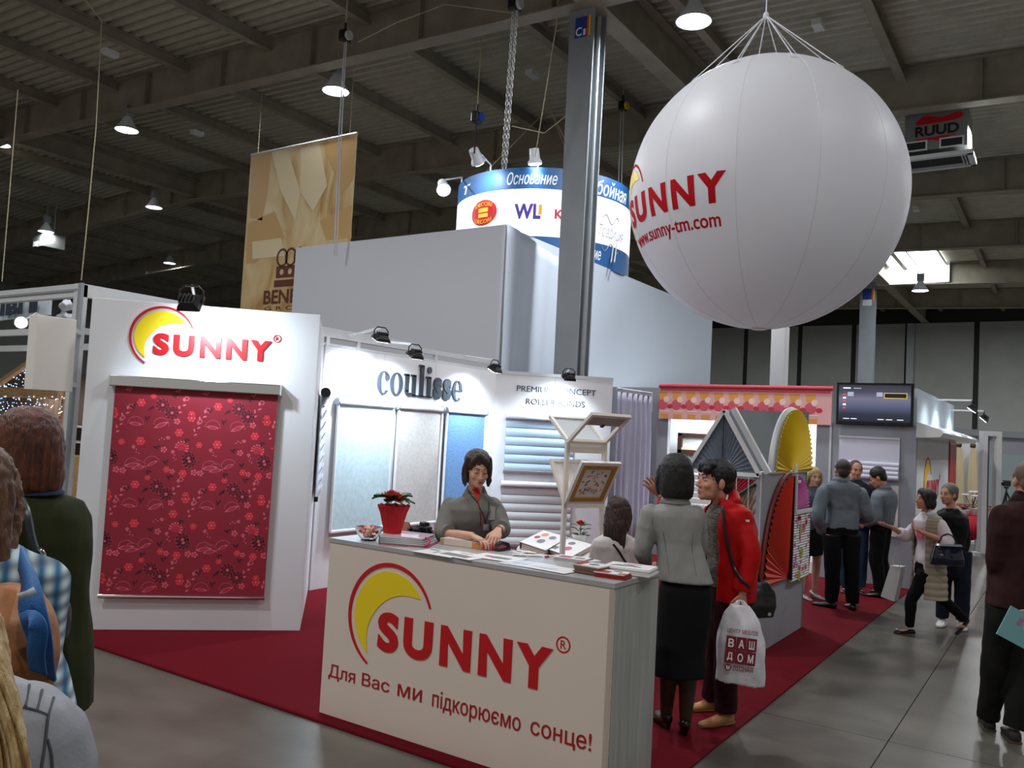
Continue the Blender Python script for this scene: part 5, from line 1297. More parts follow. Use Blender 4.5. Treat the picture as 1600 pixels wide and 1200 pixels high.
# camera
kc = V((-3.60, 4.43, CTZ)); ex, ey = rot2(-.3)
kt = thing('photo_camera', 'black photo camera lying on the counter behind the album', 'camera', kc)
Rz = Matrix((ex, ey, V((0, 0, 1)))).transposed()
MB().box(kc + V((0, 0, .045)), (.13, .055, .09), Rz).build('body', M_black, kt, bevel=.012); MB().box(kc + V((0, 0, .1)), (.06, .05, .03), Rz).build('viewfinder', M_black, kt, bevel=.01)
MB().lathe(kc + V((0, 0, .045)), [(.034, .02), (.034, .1), (.028, .1), (.026, .09), (.001, .09)], 18, ax=-ey).build('lens', mat('lens_black', (12, 12, 14), .2), kt, smooth=True)
MB().tube([kc + ex * .065 + V((0, 0, .07)), kc + ex * .11 + V((0, 0, .06)), kc + ex * .13 - ey * .04 + V((0, 0, .02)), kc + ex * .1 - ey * .09 + V((0, 0, .006)), kc + ex * .05 - ey * .07 + V((0, 0, .006))], .006, 6, sm=4).build('strap', M_black, kt, smooth=True)
# glossy album
al0, al1 = ct_(592, 850), ct_(668, 856); ax_ = (al1 - al0); ax_.z = 0; aL = ax_.length; ax_.normalize(); ay_ = V((-ax_.y, ax_.x, 0))
al = thing('sample_album', 'thick glossy sample album with a magenta elastic band beside the flower pot', 'album', al0 + ax_ * .18 + ay_ * .12)
def wedge(o, L, Dp, h0, h1, m, name, parent, dz=0):
    mb = MB(); mb.rings([[o + V((0, 0, dz)), o + ax_ * L + V((0, 0, dz)), o + ax_ * L + V((0, 0, dz + h1)), o + V((0, 0, dz + h0))], [o + ay_ * Dp + V((0, 0, dz)), o + ax_ * L + ay_ * Dp + V((0, 0, dz)), o + ax_ * L + ay_ * Dp + V((0, 0, dz + h1)), o + ay_ * Dp + V((0, 0, dz + h0))]]); return mb.build(name, m, parent)
wedge(al0, aL, .27, .006, .006, M_pk, 'back_cover', al)
for k in range(8): wedge(al0 + ax_ * .004, aL - .012 - .004 * k, .262, .0085 - .0001 * k, .0032, M_paper if k % 2 else mat('clear_sleeve', (140, 150, 146), .15), 'page', al, .006 + .0052 * k * (1))
wedge(al0, aL - .03, .27, .012, .003, mat('gloss_cover', (226, 206, 220), .06), 'front_cover', al, .05)
MB().obox(al0 - ax_ * .003, ax_ * .004, ay_ * .27, (0, 0, .062)).build('spine', mat('clear_spine', (96, 104, 98), .15), al)
MB().tube([al1 + V((0, 0, .004)) - ax_ * .03, al1 + V((0, 0, .02)), al1 + V((-.008, .03, .045)), al1 + ay_ * .05 - ax_ * .03 + V((0, 0, .055))], .007, 8, sm=4).build('elastic_band', M_pk, al, smooth=True)
# box the clerk leans on
bx0, bx1 = ct_(693, 851), ct_(765, 860); ax_ = bx1 - bx0; ax_.z = 0; L_ = ax_.length; ax_.normalize(); ay_ = V((-ax_.y, ax_.x, 0))
bk = thing('sample_book', 'thick cream sample book with orange and pink end under the clerk\'s hands', 'book', bx0 + ax_ * L_ / 2)
MB().obox(bx0, ax_ * L_ * .62, ay_ * .19, (0, 0, .038)).build('page_block', mat('cream_pages', (226, 210, 186), .6), bk, bevel=.002)
MB().obox(bx0 + ax_ * L_ * .622, ax_ * L_ * .2, ay_ * .19, (0, 0, .038)).build('orange_end', M_or, bk); MB().obox(bx0 + ax_ * L_ * .824, ax_ * L_ * .22, ay_ * .19, (0, 0, .038)).build('pink_end', mat('pink_end_ink', (206, 84, 100), .5), bk)
MB().obox(bx0 - ax_ * .03, ax_ * .03, ay_ * .19, (0, 0, .04)).build('spine', M_kraft, bk, bevel=.004)
MB().obox(bx0 - ax_ * .02 + V((0, 0, .0385)), ax_ * L_ * 1.05, ay_ * .195, (0, 0, .003)).build('cover', mat('violet_white_cover', (222, 214, 222), .3), bk)
# stapler
sp0 = ct_(779, 862); sp1 = ct_(805, 858); d = (sp1 - sp0); d.z = 0; d = d.normalized()
sp_ = thing('stapler', 'black desk stapler on the counter right of the clerk', 'stapler', sp0)
s2v = V((-d.y, d.x, 0))
MB().obox(sp0, d * .14, s2v * .035, (0, 0, .012)).build('base', M_black, sp_, bevel=.004)
mb = MB(); mb.rings([[sp0 + s2v * y + d * x + V((0, 0, z)) for x, z in ((.0, .045), (.05, .06), (.12, .045), (.14, .012), (.125, .02), (.05, .042), (.0, .03))] for y in (.002, .033)]); mb.build('arm', M_black, sp_, bevel=.003)
# flat papers
def sheet(c, w_, h_, a, m, label, dz=0, arts=(), name='paper_sheet'):
    ex, ey = rot2(a); o = c - ex * w_ / 2 - ey * h_ / 2 + V((0, 0, dz))
    t = tag(MB().obox(o, ex * w_, ey * h_, (0, 0, .0012)).build(name, m), label, 'paper', None)
    if arts: prints('print', [(mi, [(u * w_, v * h_) for u, v in lp]) for mi, lp in arts], lambda u, v, d: o + ex * u + ey * v + V((0, 0, .0006 + d)), [M_gp, M_pk, M_rp, M_paper2], t)
    return t
sheet(ct_(690, 864), .30, .2, -.02, M_paper, 'white leaflet at the counter edge below the album', 0, [(0, rc(.35, .3, .6, .6)), (0, rc(.05, .7, .3, .85))])
sheet(ct_(722, 868), .3, .21, -.08, M_paper, 'leaflet with a dark photo strip in front of the sample book', .0016, [(0, rc(.1, .15, .8, .55)), (2, rc(.3, .75, .95, .8))])
sheet(ct_(778, 872), .3, .2, .05, M_paper, 'leaflet with purple pictures near the counter edge', .0032, [(1, circ(.3, .5, .1, 12)), (0, rc(.4, .3, .8, .6))])
sheet(ct_(824, 882), .28, .2, .0, M_paper2, 'bluish white sheet reflecting light at the counter edge', .0016, [(3, rc(.2, .4, .7, .6))])
sheet(ct_(862, 889), .3, .18, -.1, M_paper, 'cream folder lying left of the brown leaflet stack', .0032, [(3, rc(.1, .3, .6, .6))])
for i, (x, y) in enumerate(((808, 864), (818, 862), (826, 864), (812, 868), (836, 869))):
    sheet(ct_(x, y), .09, .05, .2 * i, M_paper, ['small card on the counter, farthest left of a scatter', 'small card on the counter, rear one of a scatter', 'small card on the counter, right rear of a scatter', 'small card on the counter, front one of a scatter', 'small card on the counter, lone one toward the pen'][i], .0012 * (1 + i), [(2, rc(.1, .1, .9, .2))], 'business_card')
pe0, pe1 = ct_(852, 872), ct_(868, 870)
pn_ = thing('pen', 'white pen with a crimson cap on the counter', 'pen', pe0)
d = (pe1 - pe0).normalized(); u3 = V((0, 0, .0075))
MB().tube([pe0 + u3, pe0 + d * .03 + u3], .0075, 8).build('cap', M_pk, pn_); MB().tube([pe0 + d * .03 + u3, pe0 + d * .12 + u3, pe0 + d * .13 + u3], [.0055, .0055, .002], 8).build('barrel', M_paper, pn_)
def stack(c, w_, h_, a, n, th, mats, label, arts, jit=.006, name='leaflet_stack'):
    ex, ey = rot2(a); t = thing(name, label, 'leaflets', c); rr = random.Random(int(c.x * 1000)); z = 0
    for k in range(n):
        j = V((rr.uniform(-jit, jit), rr.uniform(-jit, jit), 0)); o = c + j - ex * w_ / 2 - ey * h_ / 2 + V((0, 0, z)); z += th
        s_ = MB().obox(o, ex * w_, ey * h_, (0, 0, th * .93)).build('leaflet', mats[k % len(mats)] if k < n - 1 else M_paper, t)
    prints('cover_print', [(mi, [(u * w_, v * h_) for u, v in lp]) for mi, lp in arts], lambda u, v, d: o + ex * u + ey * v + V((0, 0, th * .93 + d)), [M_gp, M_pk, M_rp, M_or], t)
    return t
M_bst = mat('brown_leaflet_edge', (120, 90, 76), .6); M_rst = mat('red_leaflet_edge', (150, 30, 34), .5)
stack(ct_(896, 876) , .2, .12, .1, 5, .004, [M_paper, M_gp], 'low pile of pink and white leaflets in the middle of the counter', [(1, rc(.1, .2, .5, .7)), (0, rc(.6, .3, .9, .6))])
stack(ct_(912, 877), .15, .12, -.3, 3, .004, [M_paper], 'short pile of white leaflets beside the pink one', [(2, rc(.1, .2, .3, .7)), (0, rc(.5, .3, .8, .6))])
stack(ct_(925, 896) , .16, .12, -.05, 7, .007, [M_bst], 'brown edged pile of leaflets near the counter corner', [(2, rc(0, .0, .25, 1)), (0, circ(.6, .5, .2, 14))])
stack(ct_(958, 902), .17, .11, .1, 5, .006, [M_rst], 'red edged pile of leaflets at the counter corner', [(2, rc(0, 0, .5, .5)), (0, rc(.5, .6, .8, .85)), (3, rc(.8, 0, 1, .4))])
stack(ct_(985, 896), .26, .18, .15, 7, .006, [M_paper], 'white pile of brochures at the right end of the counter', [(0, [(.1, .2), (.5, .35), (.8, .3), (.5, .6), (.2, .45)]), (1, rc(.3, .7, .7, .75))])

# ================================================================ low table behind the counter with catalogues and a rose
tZ = .75
tc0 = fl(880, 862, tZ); tbl = thing('meeting_table', 'white meeting table behind the counter', 'table', (tc0.x, tc0.y + .15, CZ))
bx_ = V((tc0.x, tc0.y + .15, 0))
MB().lathe(bx_, [(.02, tZ - .03), (.52, tZ - .03), (.53, tZ - .015), (.52, tZ), (.02, tZ)], 40).build('table_top', M_white, tbl, smooth=True)
MB().lathe(bx_, [(.02, CZ), (.26, CZ), (.26, CZ + .02), (.04, CZ + .05), (.035, tZ - .03), (.02, tZ - .03)], 24).build('pedestal', M_alu, tbl, smooth=True)
def catalog(p0, p1, p2, hgt, label, art):
    a, b, c = [fl(*q, tZ) for q in (p0, p1, p2)]
    t = thing('catalogue', label, 'catalogue', (a + c) / 2); e1, e2 = (a - b), (c - b); up = V((0, 0, 1))
    n = 7
    for k in range(n): MB().obox(b + e1 * .04 + e2 * .02 + up * (.008 + (hgt - .012) / n * k), e1 * .92, e2 * .94, up * ((hgt - .012) / n * .8)).build('page', M_paper if k % 2 == 0 else M_kraft, t)
    MB().obox(b, e1, e2, up * .006).build('back_cover', M_kraft, t); MB().obox(b + up * (hgt - .004), e1, e2, up * .005).build('front_cover', M_paper, t)
    MB().obox(b + e1, e1.normalized() * .006, e2, up * hgt).build('spine', M_kraft, t)
    o = b + up * (hgt + .001)
    prints('cover_print', art, lambda u, v, d: o + e1 * v + e2 * u + up * d, [M_gp, M_pk, M_rp, M_or], t)
    return t
catalog((812, 858), (852, 872), (886, 850), .07, 'thick white catalogue on the meeting table, left of two', [(0, circ(.35, .5, .13, 14)), (0, circ(.7, .35, .12, 14)), (3, circ(.75, .7, .12, 14)), (2, circ(.5, .8, .1, 12))])
catalog((852, 866), (892, 880), (926, 860), .055, 'thick white catalogue on the meeting table, right of two', [(1, circ(.35, .45, .13, 14)), (0, circ(.7, .6, .12, 14)), (0, rc(.1, .7, .3, .9))])
rp_ = fl(897, 852, tZ); rp_ = V((rp_.x, rp_.y + .12, tZ + .001))
rpt = thing('potted_rose', 'small red rose in a low white pot behind the catalogues', 'flower pot', rp_)
MB().lathe(rp_, [(.05, 0), (.075, .06), (.085, .1), (.07, .1), (.05, .05)], 20).build('pot', M_paper, rpt, smooth=True)
for k in range(20):
    a = 2 * pi * k / 20 * 1.6; mb = MB(); leaf(mb, rp_ + V((.03 * cos(a), .03 * sin(a), .09 + .05 * (k % 3))), (cos(a), sin(a), .5 + .3 * (k % 2)), .10, .045, .4); mb.build('leaf', M_leaf, rpt, smooth='all', solid=.0015)
MB().tube([rp_ + V((0, 0, .08)), rp_ + V((.0, 0, .21))], .005, 6).build('stem', M_leaf, rpt); rose(rpt, rp_ + V((0, 0, .2)), .05, M_rose)

# ================================================================ window sample rack
kd = 7.0
P0 = at(887, 690, kd); P1 = at(945, 693, kd + .21)
rk = thing('sample_rack', 'white display rack with four tilted sample windows behind the counter', 'display rack', (P0.x, P0.y, CZ))
e1 = (P1 - P0); e1.z = 0; Wd = e1.length; e1.normalize()
e2 = V((e1.y, -e1.x, 0)); up = V((0, 0, 1))
M_rk = mat('rack_white', (226, 220, 212), .45)
z1r = P0.z
for p in (P0, P1): MB().obox(V((p.x, p.y, CZ)) - e1 * .02 - e2 * .015, e1 * .04, e2 * .03, (0, 0, z1r - CZ)).build('upright', M_rk, rk, bevel=.003)
MB().obox(V((P0.x, P0.y, z1r - .09)) - e2 * .015, e1 * Wd, e2 * .03, (0, 0, .09)).build('cross_bar', M_rk, rk)
MB().obox(V((P0.x, P0.y, CZ)) - e2 * .2 - e1 * .08, e1 * (Wd + .16), e2 * .4, (0, 0, .03)).build('base', M_rk, rk)
def sash(h0, hW, lean, fm, panem, inner=None, arts=None, bar=.03):
    n = e1.cross(lean).normalized(); L = lean.length; l = lean.normalized(); mb = MB()
    def bars(mb, i0, i1, t):
        for q in ((i0, hW - i0, i0, i1), (i0, hW - i0, L - i1, L - i0), (i0, i1, i1, L - i1), (hW - i1, hW - i0, i1, L - i1)): mb.obox(h0 + e1 * q[0] + l * q[2] - n * t / 2, e1 * (q[1] - q[0]), l * (q[3] - q[2]), n * t)
        return mb
    f = bars(mb, 0, bar, .03).build('sash_frame', fm, rk, bevel=.002)
    if inner: bars(MB(), bar, bar + inner[1], .036).build('inner_frame', inner[0], f); bar += inner[1]
    if panem: MB().obox(h0 + e1 * bar + l * bar - n * .002, e1 * (hW - 2 * bar), l * (L - 2 * bar), n * .004).build('pane', panem, f)
    if arts:
        s = -1 if n.dot(CAM - h0) < 0 else 1
        prints('leaf_print', arts(hW - 2 * bar, L - 2 * bar), lambda u, v, d: h0 + e1 * (bar + u) + l * (bar + v) + n * s * (.003 + d), [M_rp, M_gp, mat('ochre_ink', (190, 160, 90), .6), mat('rose_ink', (200, 110, 120), .6)], f)['kind'] = 'stuff'
    return f
hU = V((P0.x, P0.y, z1r)) - e1 * .01
perp = lambda v: v - e1 * v.dot(e1)
M_shade = mat('sash_shade', (200, 206, 208), .7)
B1 = perp(at(925, 646, 6.74) - hU); A1 = perp(at(856, 650, 7.24) - hU)
fB = sash(hU, Wd + .02, B1, M_rk, None)
nB = e1.cross(B1).normalized(); lB = B1.normalized(); LB = B1.length
MB().obox(hU + e1 * .03 + lB * (LB * .62) - nB * .004, e1 * (Wd - .04), lB * (LB * .38 - .03), nB * .006).build('half_shade', mat('dotted_shade', (170, 160, 158), .8, var=(90, .3)), fB)
MB().obox(hU + e1 * (Wd * .5) + lB * (LB * .58) - nB * .01, e1 * .03, lB * .03, nB * .02).build('pull', M_black, fB)
sash(hU, Wd + .02, A1, M_rk, M_shade)
h2 = V((P0.x, P0.y, at(887, 786, kd).z)) - e1 * .01
MB().obox(h2 - e2 * .015 - V((0, 0, .04)), e1 * Wd, e2 * .03, (0, 0, .04)).build('cross_bar', M_rk, rk)
D1 = perp(at(908, 721, 6.80) - h2); C1 = perp(at(863, 718, 7.2) - h2)
def leafart(w_, h_):
    rr = random.Random(4); P = []
    for k in range(30):
        x, y = rr.uniform(.03, w_ - .03), rr.uniform(.03, h_ - .03); P.append(almond(x, y, rr.uniform(.03, .042), rr.uniform(0, 3.1), rr.choice([0, 1, 1, 1, 2, 3]), .42))
    for cx_, cy_ in ((w_ * .45, h_ * .3), (w_ * .7, h_ * .2), (w_ * .5, h_ * .7)):
        for a in range(5): P.append(almond(cx_ + .018 * cos(a * 1.2), cy_ + .018 * sin(a * 1.2), .03, a * 1.2, [3, 2, 2][a % 3], .35))
    return P
sash(h2, Wd + .02, D1, M_rk, mat('sample_fabric', (224, 220, 214), .8), (mat('golden_oak', (176, 128, 58), .5, var=(10, .2)), .035), leafart)
sash(h2, Wd + .02, C1, M_rk, M_paper, None)

# ================================================================ people
FY = V((0, 1, 0)); UZ = V((0, 0, 1)); RXv = V((1, 0, 0))
def sv(m): return m
class Fig:
    """a standing figure facing local +Y; every joint can be overridden (metres, local)"""
    def __init__(s, label, x, y, psi, h, z=CZ, fem=True, group=None, **kw):
        s.h = h; s.fem = fem
        s.root = thing('person', label, 'person', (x, y, z), YAW + radians(psi), group)
        sw = .105 if fem else .120
        J = dict(pel=V((0, 0, .53)), chest=V((0, -.005, .70)), neck=V((0, -.012, .838)), head=V((0, .01, .925)))
        for sd, k in ((-1, 'L'), (1, 'R')):
            J['sh' + k] = V((sd * sw, -.005, .806)); J['el' + k] = V((sd * (sw + .025), -.02, .63)); J['wr' + k] = V((sd * (sw + .03), .03, .487))
            J['hip' + k] = V((sd * .052, 0, .51)); J['kn' + k] = V((sd * .056, .012, .285)); J['an' + k] = V((sd * .058, -.01, .042))
        s.J = {k: v * h for k, v in J.items()}
        for k, v in kw.pop('J', {}).items(): s.J[k] = V(v)
        s.hyaw, s.hpitch, s.hroll = [radians(a) for a in kw.pop('look', (0, 0, 0))]
        s.toe = {'L': V((-.12, 1, 0)).normalized(), 'R': V((.12, 1, 0)).normalized()}; s.toe.update({k: V(v).normalized() for k, v in kw.pop('toe', {}).items()})
        s.hand = kw.pop('hand', {}); s.skin = kw.pop('skin', M_skin)
        s.HR = Matrix.Rotation(s.hyaw, 3, 'Z') @ Matrix.Rotation(s.hpitch, 3, 'X') @ Matrix.Rotation(s.hroll, 3, 'Y')
        s.k = (h * .135) / .225
    def H(s, x, y, z): return s.J['head'] + s.HR @ (V((x, y, z)) * s.k)
    def hell(s, mb, c, r, R=None): mb.ell(s.H(*c), V(r) * s.k, s.HR @ (R or Matrix.Identity(3)), 14, 9)
    def spine(s, t):
        P = [s.J['pel'], s.J['chest'], s.J['neck']]; t *= 2; i = min(int(t), 1); return P[i].lerp(P[i + 1], t - i)
    def torso(s, mb, rows, n=22, ex=2.4):
        """rows: (t along the spine, half width, half depth, forward shift) in body heights"""
        lat = (s.J['shR'] - s.J['shL']); lat.z *= .5; lat.normalize(); out = []
        for t, a, b, f in rows:
            l = RXv.lerp(lat, max(0, min(1, t))).normalized(); fw = UZ.cross(l).normalized()
            out.append((s.spine(t) + fw * f * s.h, l * a * s.h, fw * b * s.h))
        mb.loft(out, n, ex); return mb
    def arm(s, mb, k, r0, r1, r2, stop=1.0, start=0.0):
        a, b, c = s.J['sh' + k], s.J['el' + k], s.J['wr' + k]; h = s.h
        e = b.lerp(c, stop)
        a = a - V((0, 0, .012 * h)); mb.cap(a, a.lerp(b, .35), r0 * .84 * h, r0 * .96 * h); mb.tube([a, a.lerp(b, .5), b, b.lerp(e, .5), e], [r0 * .84 * h, (r0 * .55 + r1 * .45) * h, r1 * h, (r1 * .6 + r2 * .4) * h, r2 * h], 14, sm=4); return mb
    def leg(s, mb, k, r0, r1, r2, stop=1.0, start=.0):
        a, b, c = s.J['hip' + k], s.J['kn' + k], s.J['an' + k]; h = s.h; e = b.lerp(c, stop); a = a.lerp(b, start)
        mb.tube([a, a.lerp(b, .5), b, b.lerp(e, .35), e], [r0 * h, (r0 + r1) * .5 * h, r1 * h, (r1 * .75 + r2 * .25) * h * (1.06 if r1 < .04 else 1), r2 * h], 14, sm=4); return mb
    def body(s, vox=.0075, legs=True):
        h, k, J = s.h, s.k, s.J; mb = MB(); f = s.fem
        s.torso(mb, [(0, .085, .055, 0), (.35, .065, .048, 0), (.7, .08, .052, 0), (.88, .078, .042, 0), (.95, .055, .036, 0), (1.0, .038, .033, 0)])
        mb.tube([J['neck'] - (J['neck'] - J['chest']) * .2, J['neck'].lerp(s.H(0, -.02, -.06), .5), s.H(0, -.012, -.05)], [.038 * h, (.029 if f else .034) * h, (.030 if f else .035) * h], 14, sm=3)
        s.hell(mb, (0, -.012, .035), (.075, .094, .084)); s.hell(mb, (0, .028, -.028), (.061, .062, .082)); s.hell(mb, (0, .034, -.07), (.05 if f else .054, .05, .04))
        s.hell(mb, (0, .066, -.092), (.024 if f else .03, .024, .02))
        for q in (-1, 1):
            s.hell(mb, (q * .036, .062, -.028), (.024, .022, .022)); s.hell(mb, (q * .077, -.004, -.012), (.011, .02, .031)); s.hell(mb, (q * .011, .098, -.036), (.009, .011, .008))
        mb.cap(s.H(0, .085, .008), s.H(0, .106, -.03), .0085 * k, .0115 * k, 8)
        mb.cap(s.H(-.034, .078, .024), s.H(.034, .078, .024), .011 * k, .011 * k, 8)
        mb.cap(s.H(-.014, .085, -.062), s.H(.014, .085, -.062), .008 * k, .008 * k, 8); mb.cap(s.H(-.012, .084, -.073), s.H(.012, .084, -.073), .008 * k, .008 * k, 8)
        ex = MB()
        for q in 'LR':
            s.arm(mb, q, .029, .021, .0155)
            d = s.hand.get(q, {}); w = J['wr' + q]; di = V(d.get('d', (w - J['el' + q]))).normalized(); side = 1 if q == 'R' else -1
            pn = V(d.get('n', (-side, 0, 0))); pn = (pn - di * pn.dot(di)).normalized()
            hand(ex, w, di, pn, side, (h / 1.7) * d.get('s', 1), d.get('curl', .35), d.get('spread', .06))
            if legs: s.leg(mb, q, .046, .030, .0185); mb.ell(J['an' + q] + s.toe[q] * .03 * h - V((0, 0, .024 * h)), (.018 * h, .046 * h, .012 * h), Matrix.Rotation(atan2(-s.toe[q].x, s.toe[q].y), 3, 'Z'), 12, 7)
        o = remesh(mb, 'body', s.skin, s.root, vox, 4, extra=ex)
        return o
    def face(s, brow=(40, 28, 22), lip=(168, 84, 78), closed=False):
        k = s.k; R = s.root
        mb = MB()
        for q in (-1, 1): mb.tube([s.H(q * .014, .093, .026), s.H(q * .03, .088, .033), s.H(q * .047, .073, .027)], [.0028 * k, .0034 * k, .002 * k], 6)
        mb.build('eyebrows', mat('brow%d%d' % brow[:2], brow, .8), R, local=True, smooth='all')
        for q in (-1, 1):
            mb = MB(); c = s.H(q * .031, .077, .004); mb.ell(c, V((.0125, .0115, .0078)) * k, s.HR, 12, 8); fw = s.HR @ V((q * .05, 1, -.35 if closed else 0)).normalized()
            mb.lathe(c + fw * .0098 * k, [(.0002, .0022 * k), (.004 * k, .0015 * k), (.0056 * k, 0)], 10, 1, fw)
            eye = mb.build('eye', [M_eyew, M_iris], R, local=True, smooth='all')
            mb = MB(); mb.tube([s.H(q * (.031 - .0135), .086, .008 if not closed else .001), s.H(q * .031, .0895, .0125 if not closed else .0), s.H(q * (.031 + .0145), .079, .007 if not closed else .001)], [.0015 * k, .0028 * k, .0015 * k], 6); mb.build('lashes', M_black, eye, local=True)
            if closed: mb = MB(); mb.ell(s.H(q * .031, .0775, .0055), V((.0136, .0122, .0085)) * k, s.HR, 12, 8); mb.build('eyelid', s.skin, eye, local=True, smooth='all')
        mb = MB(); mb.tube([s.H(-.022, .083, -.064), s.H(-.008, .0935, -.0605), s.H(0, .0938, -.062), s.H(.008, .0935, -.0605), s.H(.022, .083, -.064)], [.001 * k, .0042 * k, .0036 * k, .0042 * k, .001 * k], 8)
        mb.tube([s.H(-.02, .083, -.067), s.H(0, .0938, -.0725), s.H(.02, .083, -.067)], [.001 * k, .0052 * k, .001 * k], 8); mb.build('lips', mat('lips%d' % lip[0], lip, .45), R, local=True, smooth='all')
    def hair(s, kind, m, vox=.007, extra=None, amp=.0045):
        mb = MB(); e = lambda c, r, R=None: s.hell(mb, c, r, R)
        if kind in ('crop', 'short', 'fringe'):
            t = .0 if kind == 'crop' else .006
            e((0, -.024, .044), (.081 + t, .094 + t, .084 + t)); e((0, -.058, -.012), (.066 + t, .052, .07))
            for q in (-1, 1): mb.cap(s.H(q * .066, .018, .035), s.H(q * .07, .016, -.005), .016 * s.k, .008 * s.k, 8)
            if kind == 'fringe': e((0, .052, .088), (.07, .05, .034)); e((-.03, .072, .064), (.04, .026, .03)); e((.034, .07, .066), (.036, .026, .028))
        if kind == 'bob':
            e((0, -.02, .048), (.09, .1, .086)); e((0, -.052, -.03), (.092, .064, .095))
            for q in (-1, 1): mb.tube([s.H(q * .064, .008, .085), s.H(q * .082, .002, .02), s.H(q * .086, .006, -.05), s.H(q * .078, .02, -.105)], [.022 * s.k, .02 * s.k, .019 * s.k, .007 * s.k], 10, sm=3)
            mb.tube([s.H(.02, .05, .115), s.H(-.02, .078, .088), s.H(-.056, .066, .04), s.H(-.078, .036, -.03), s.H(-.08, .03, -.08)], [.02 * s.k, .02 * s.k, .016 * s.k, .014 * s.k, .006 * s.k], 10, sm=3)
            mb.tube([s.H(.02, .052, .115), s.H(.05, .06, .078), s.H(.074, .036, .02)], [.018 * s.k, .014 * s.k, .010 * s.k], 10, sm=3)
        if kind == 'bobback':
            mb.loft([(s.H(0, y_, z_), s.HR @ V((a_ * s.k, 0, 0)), s.HR @ V((0, b_ * s.k, 0))) for z_, y_, a_, b_ in ((.142, -.02, .02, .022), (.132, -.02, .055, .06), (.108, -.02, .08, .088), (.07, -.022, .095, .102), (.02, -.028, .1, .1), (-.03, -.036, .103, .088), (-.08, -.042, .103, .076), (-.112, -.045, .095, .064), (-.13, -.046, .08, .05))], 22)
            for q in (-1, 1): mb.tube([s.H(q * .075, .0, .06), s.H(q * .095, .01, -.02), s.H(q * .09, .018, -.11)], [.03 * s.k, .028 * s.k, .014 * s.k], 10, sm=3)
        if kind == 'long':
            e((0, -.02, .045), (.09, .1, .086)); L = extra or .36
            mb.loft([(s.H(0, -.05, .03), s.HR @ V((.09, 0, 0)), s.HR @ V((0, .062, 0))), (s.H(0, -.068, -.1), V((.092, 0, 0)), V((0, .05, 0))), (s.H(0, -.088, -.1) - V((0, 0, L * .45)), V((.086, 0, 0)), V((0, .034, 0))), (s.H(.01, -.09, -.1) - V((0, 0, L)), V((.06, 0, 0)), V((0, .015, 0)))], 18)
            for j in range(7): x = -.07 + .023 * j; mb.tube([s.H(x, -.07, -.08), s.H(x * 1.05, -.095, -.1) - V((0, 0, L * .6)), s.H(x * 1.1 + .012 * sin(j * 2.2), -.1, -.1) - V((0, 0, L * (1.02 + .1 * sin(j * 1.7))))], [.024, .017, .004], 8, sm=3)
            for q in (-1, 1): mb.tube([s.H(q * .07, .02, .06), s.H(q * .09, .012, -.04), s.H(q * .085, -.03, -.15)], [.024 * s.k, .024 * s.k, .012 * s.k], 10, sm=3)
        o = remesh(mb, 'hair', m, s.root, vox, 2, ((150, 150, 14), amp, 3.1)); return o
    def garment(s, name, mb, m, vox=.011, amp=.006, sc=(9, 9, 7), seed=0.0, smooth=3):
        return remesh(mb, name, m, s.root, vox, smooth, (sc[0:1] and (sc), amp, seed))
    def shoe(s, k, m, L=.25, name='shoe', heel=0.0, w=.037, hgt=.065, sole=None):
        a = s.J['an' + k]; f = s.toe[k]; l = V((f.y, -f.x, 0)); o = V((a.x, a.y, a.z - .042 * s.h + .0)); mb = MB()
        pt = []
        for t, ww, hh in ((-.06, .45, .7), (-.045, .8, 1.0), (0, .85, 1.05), (.05, .92, .85), (.1, 1.0, .62), (.14, 1.0, .5), (L - .08, .8, .4), (L - .063, .4, .26)):
            z0 = heel * max(0, 1 - (t + .06) / .12); hh *= hgt
            pt.append((o + f * t + V((0, 0, z0 + hh / 2)), l * w * ww, V((0, 0, hh / 2))))
        mb.loft(pt, 14, 2.8); sh = mb.build(name, m, s.root, smooth='all', local=True)
        if sole: mb = MB(); mb.loft([(o + f * t + V((0, 0, .008)), l * (w + .003) * ww, V((0, 0, .009))) for t, ww in ((-.066, .5), (-.04, .88), (.05, .95), (.13, 1.02), (L - .06, .5))], 14, 3.5); mb.build('sole', sole, sh, local=True)
        if heel: MB().loft([(o - f * .035 + V((0, 0, .0)), l * .012, f * .012), (o - f * .035 + V((0, 0, heel + .01)), l * .022, f * .026)], 10).build('heel', m, sh, local=True)
        return sh

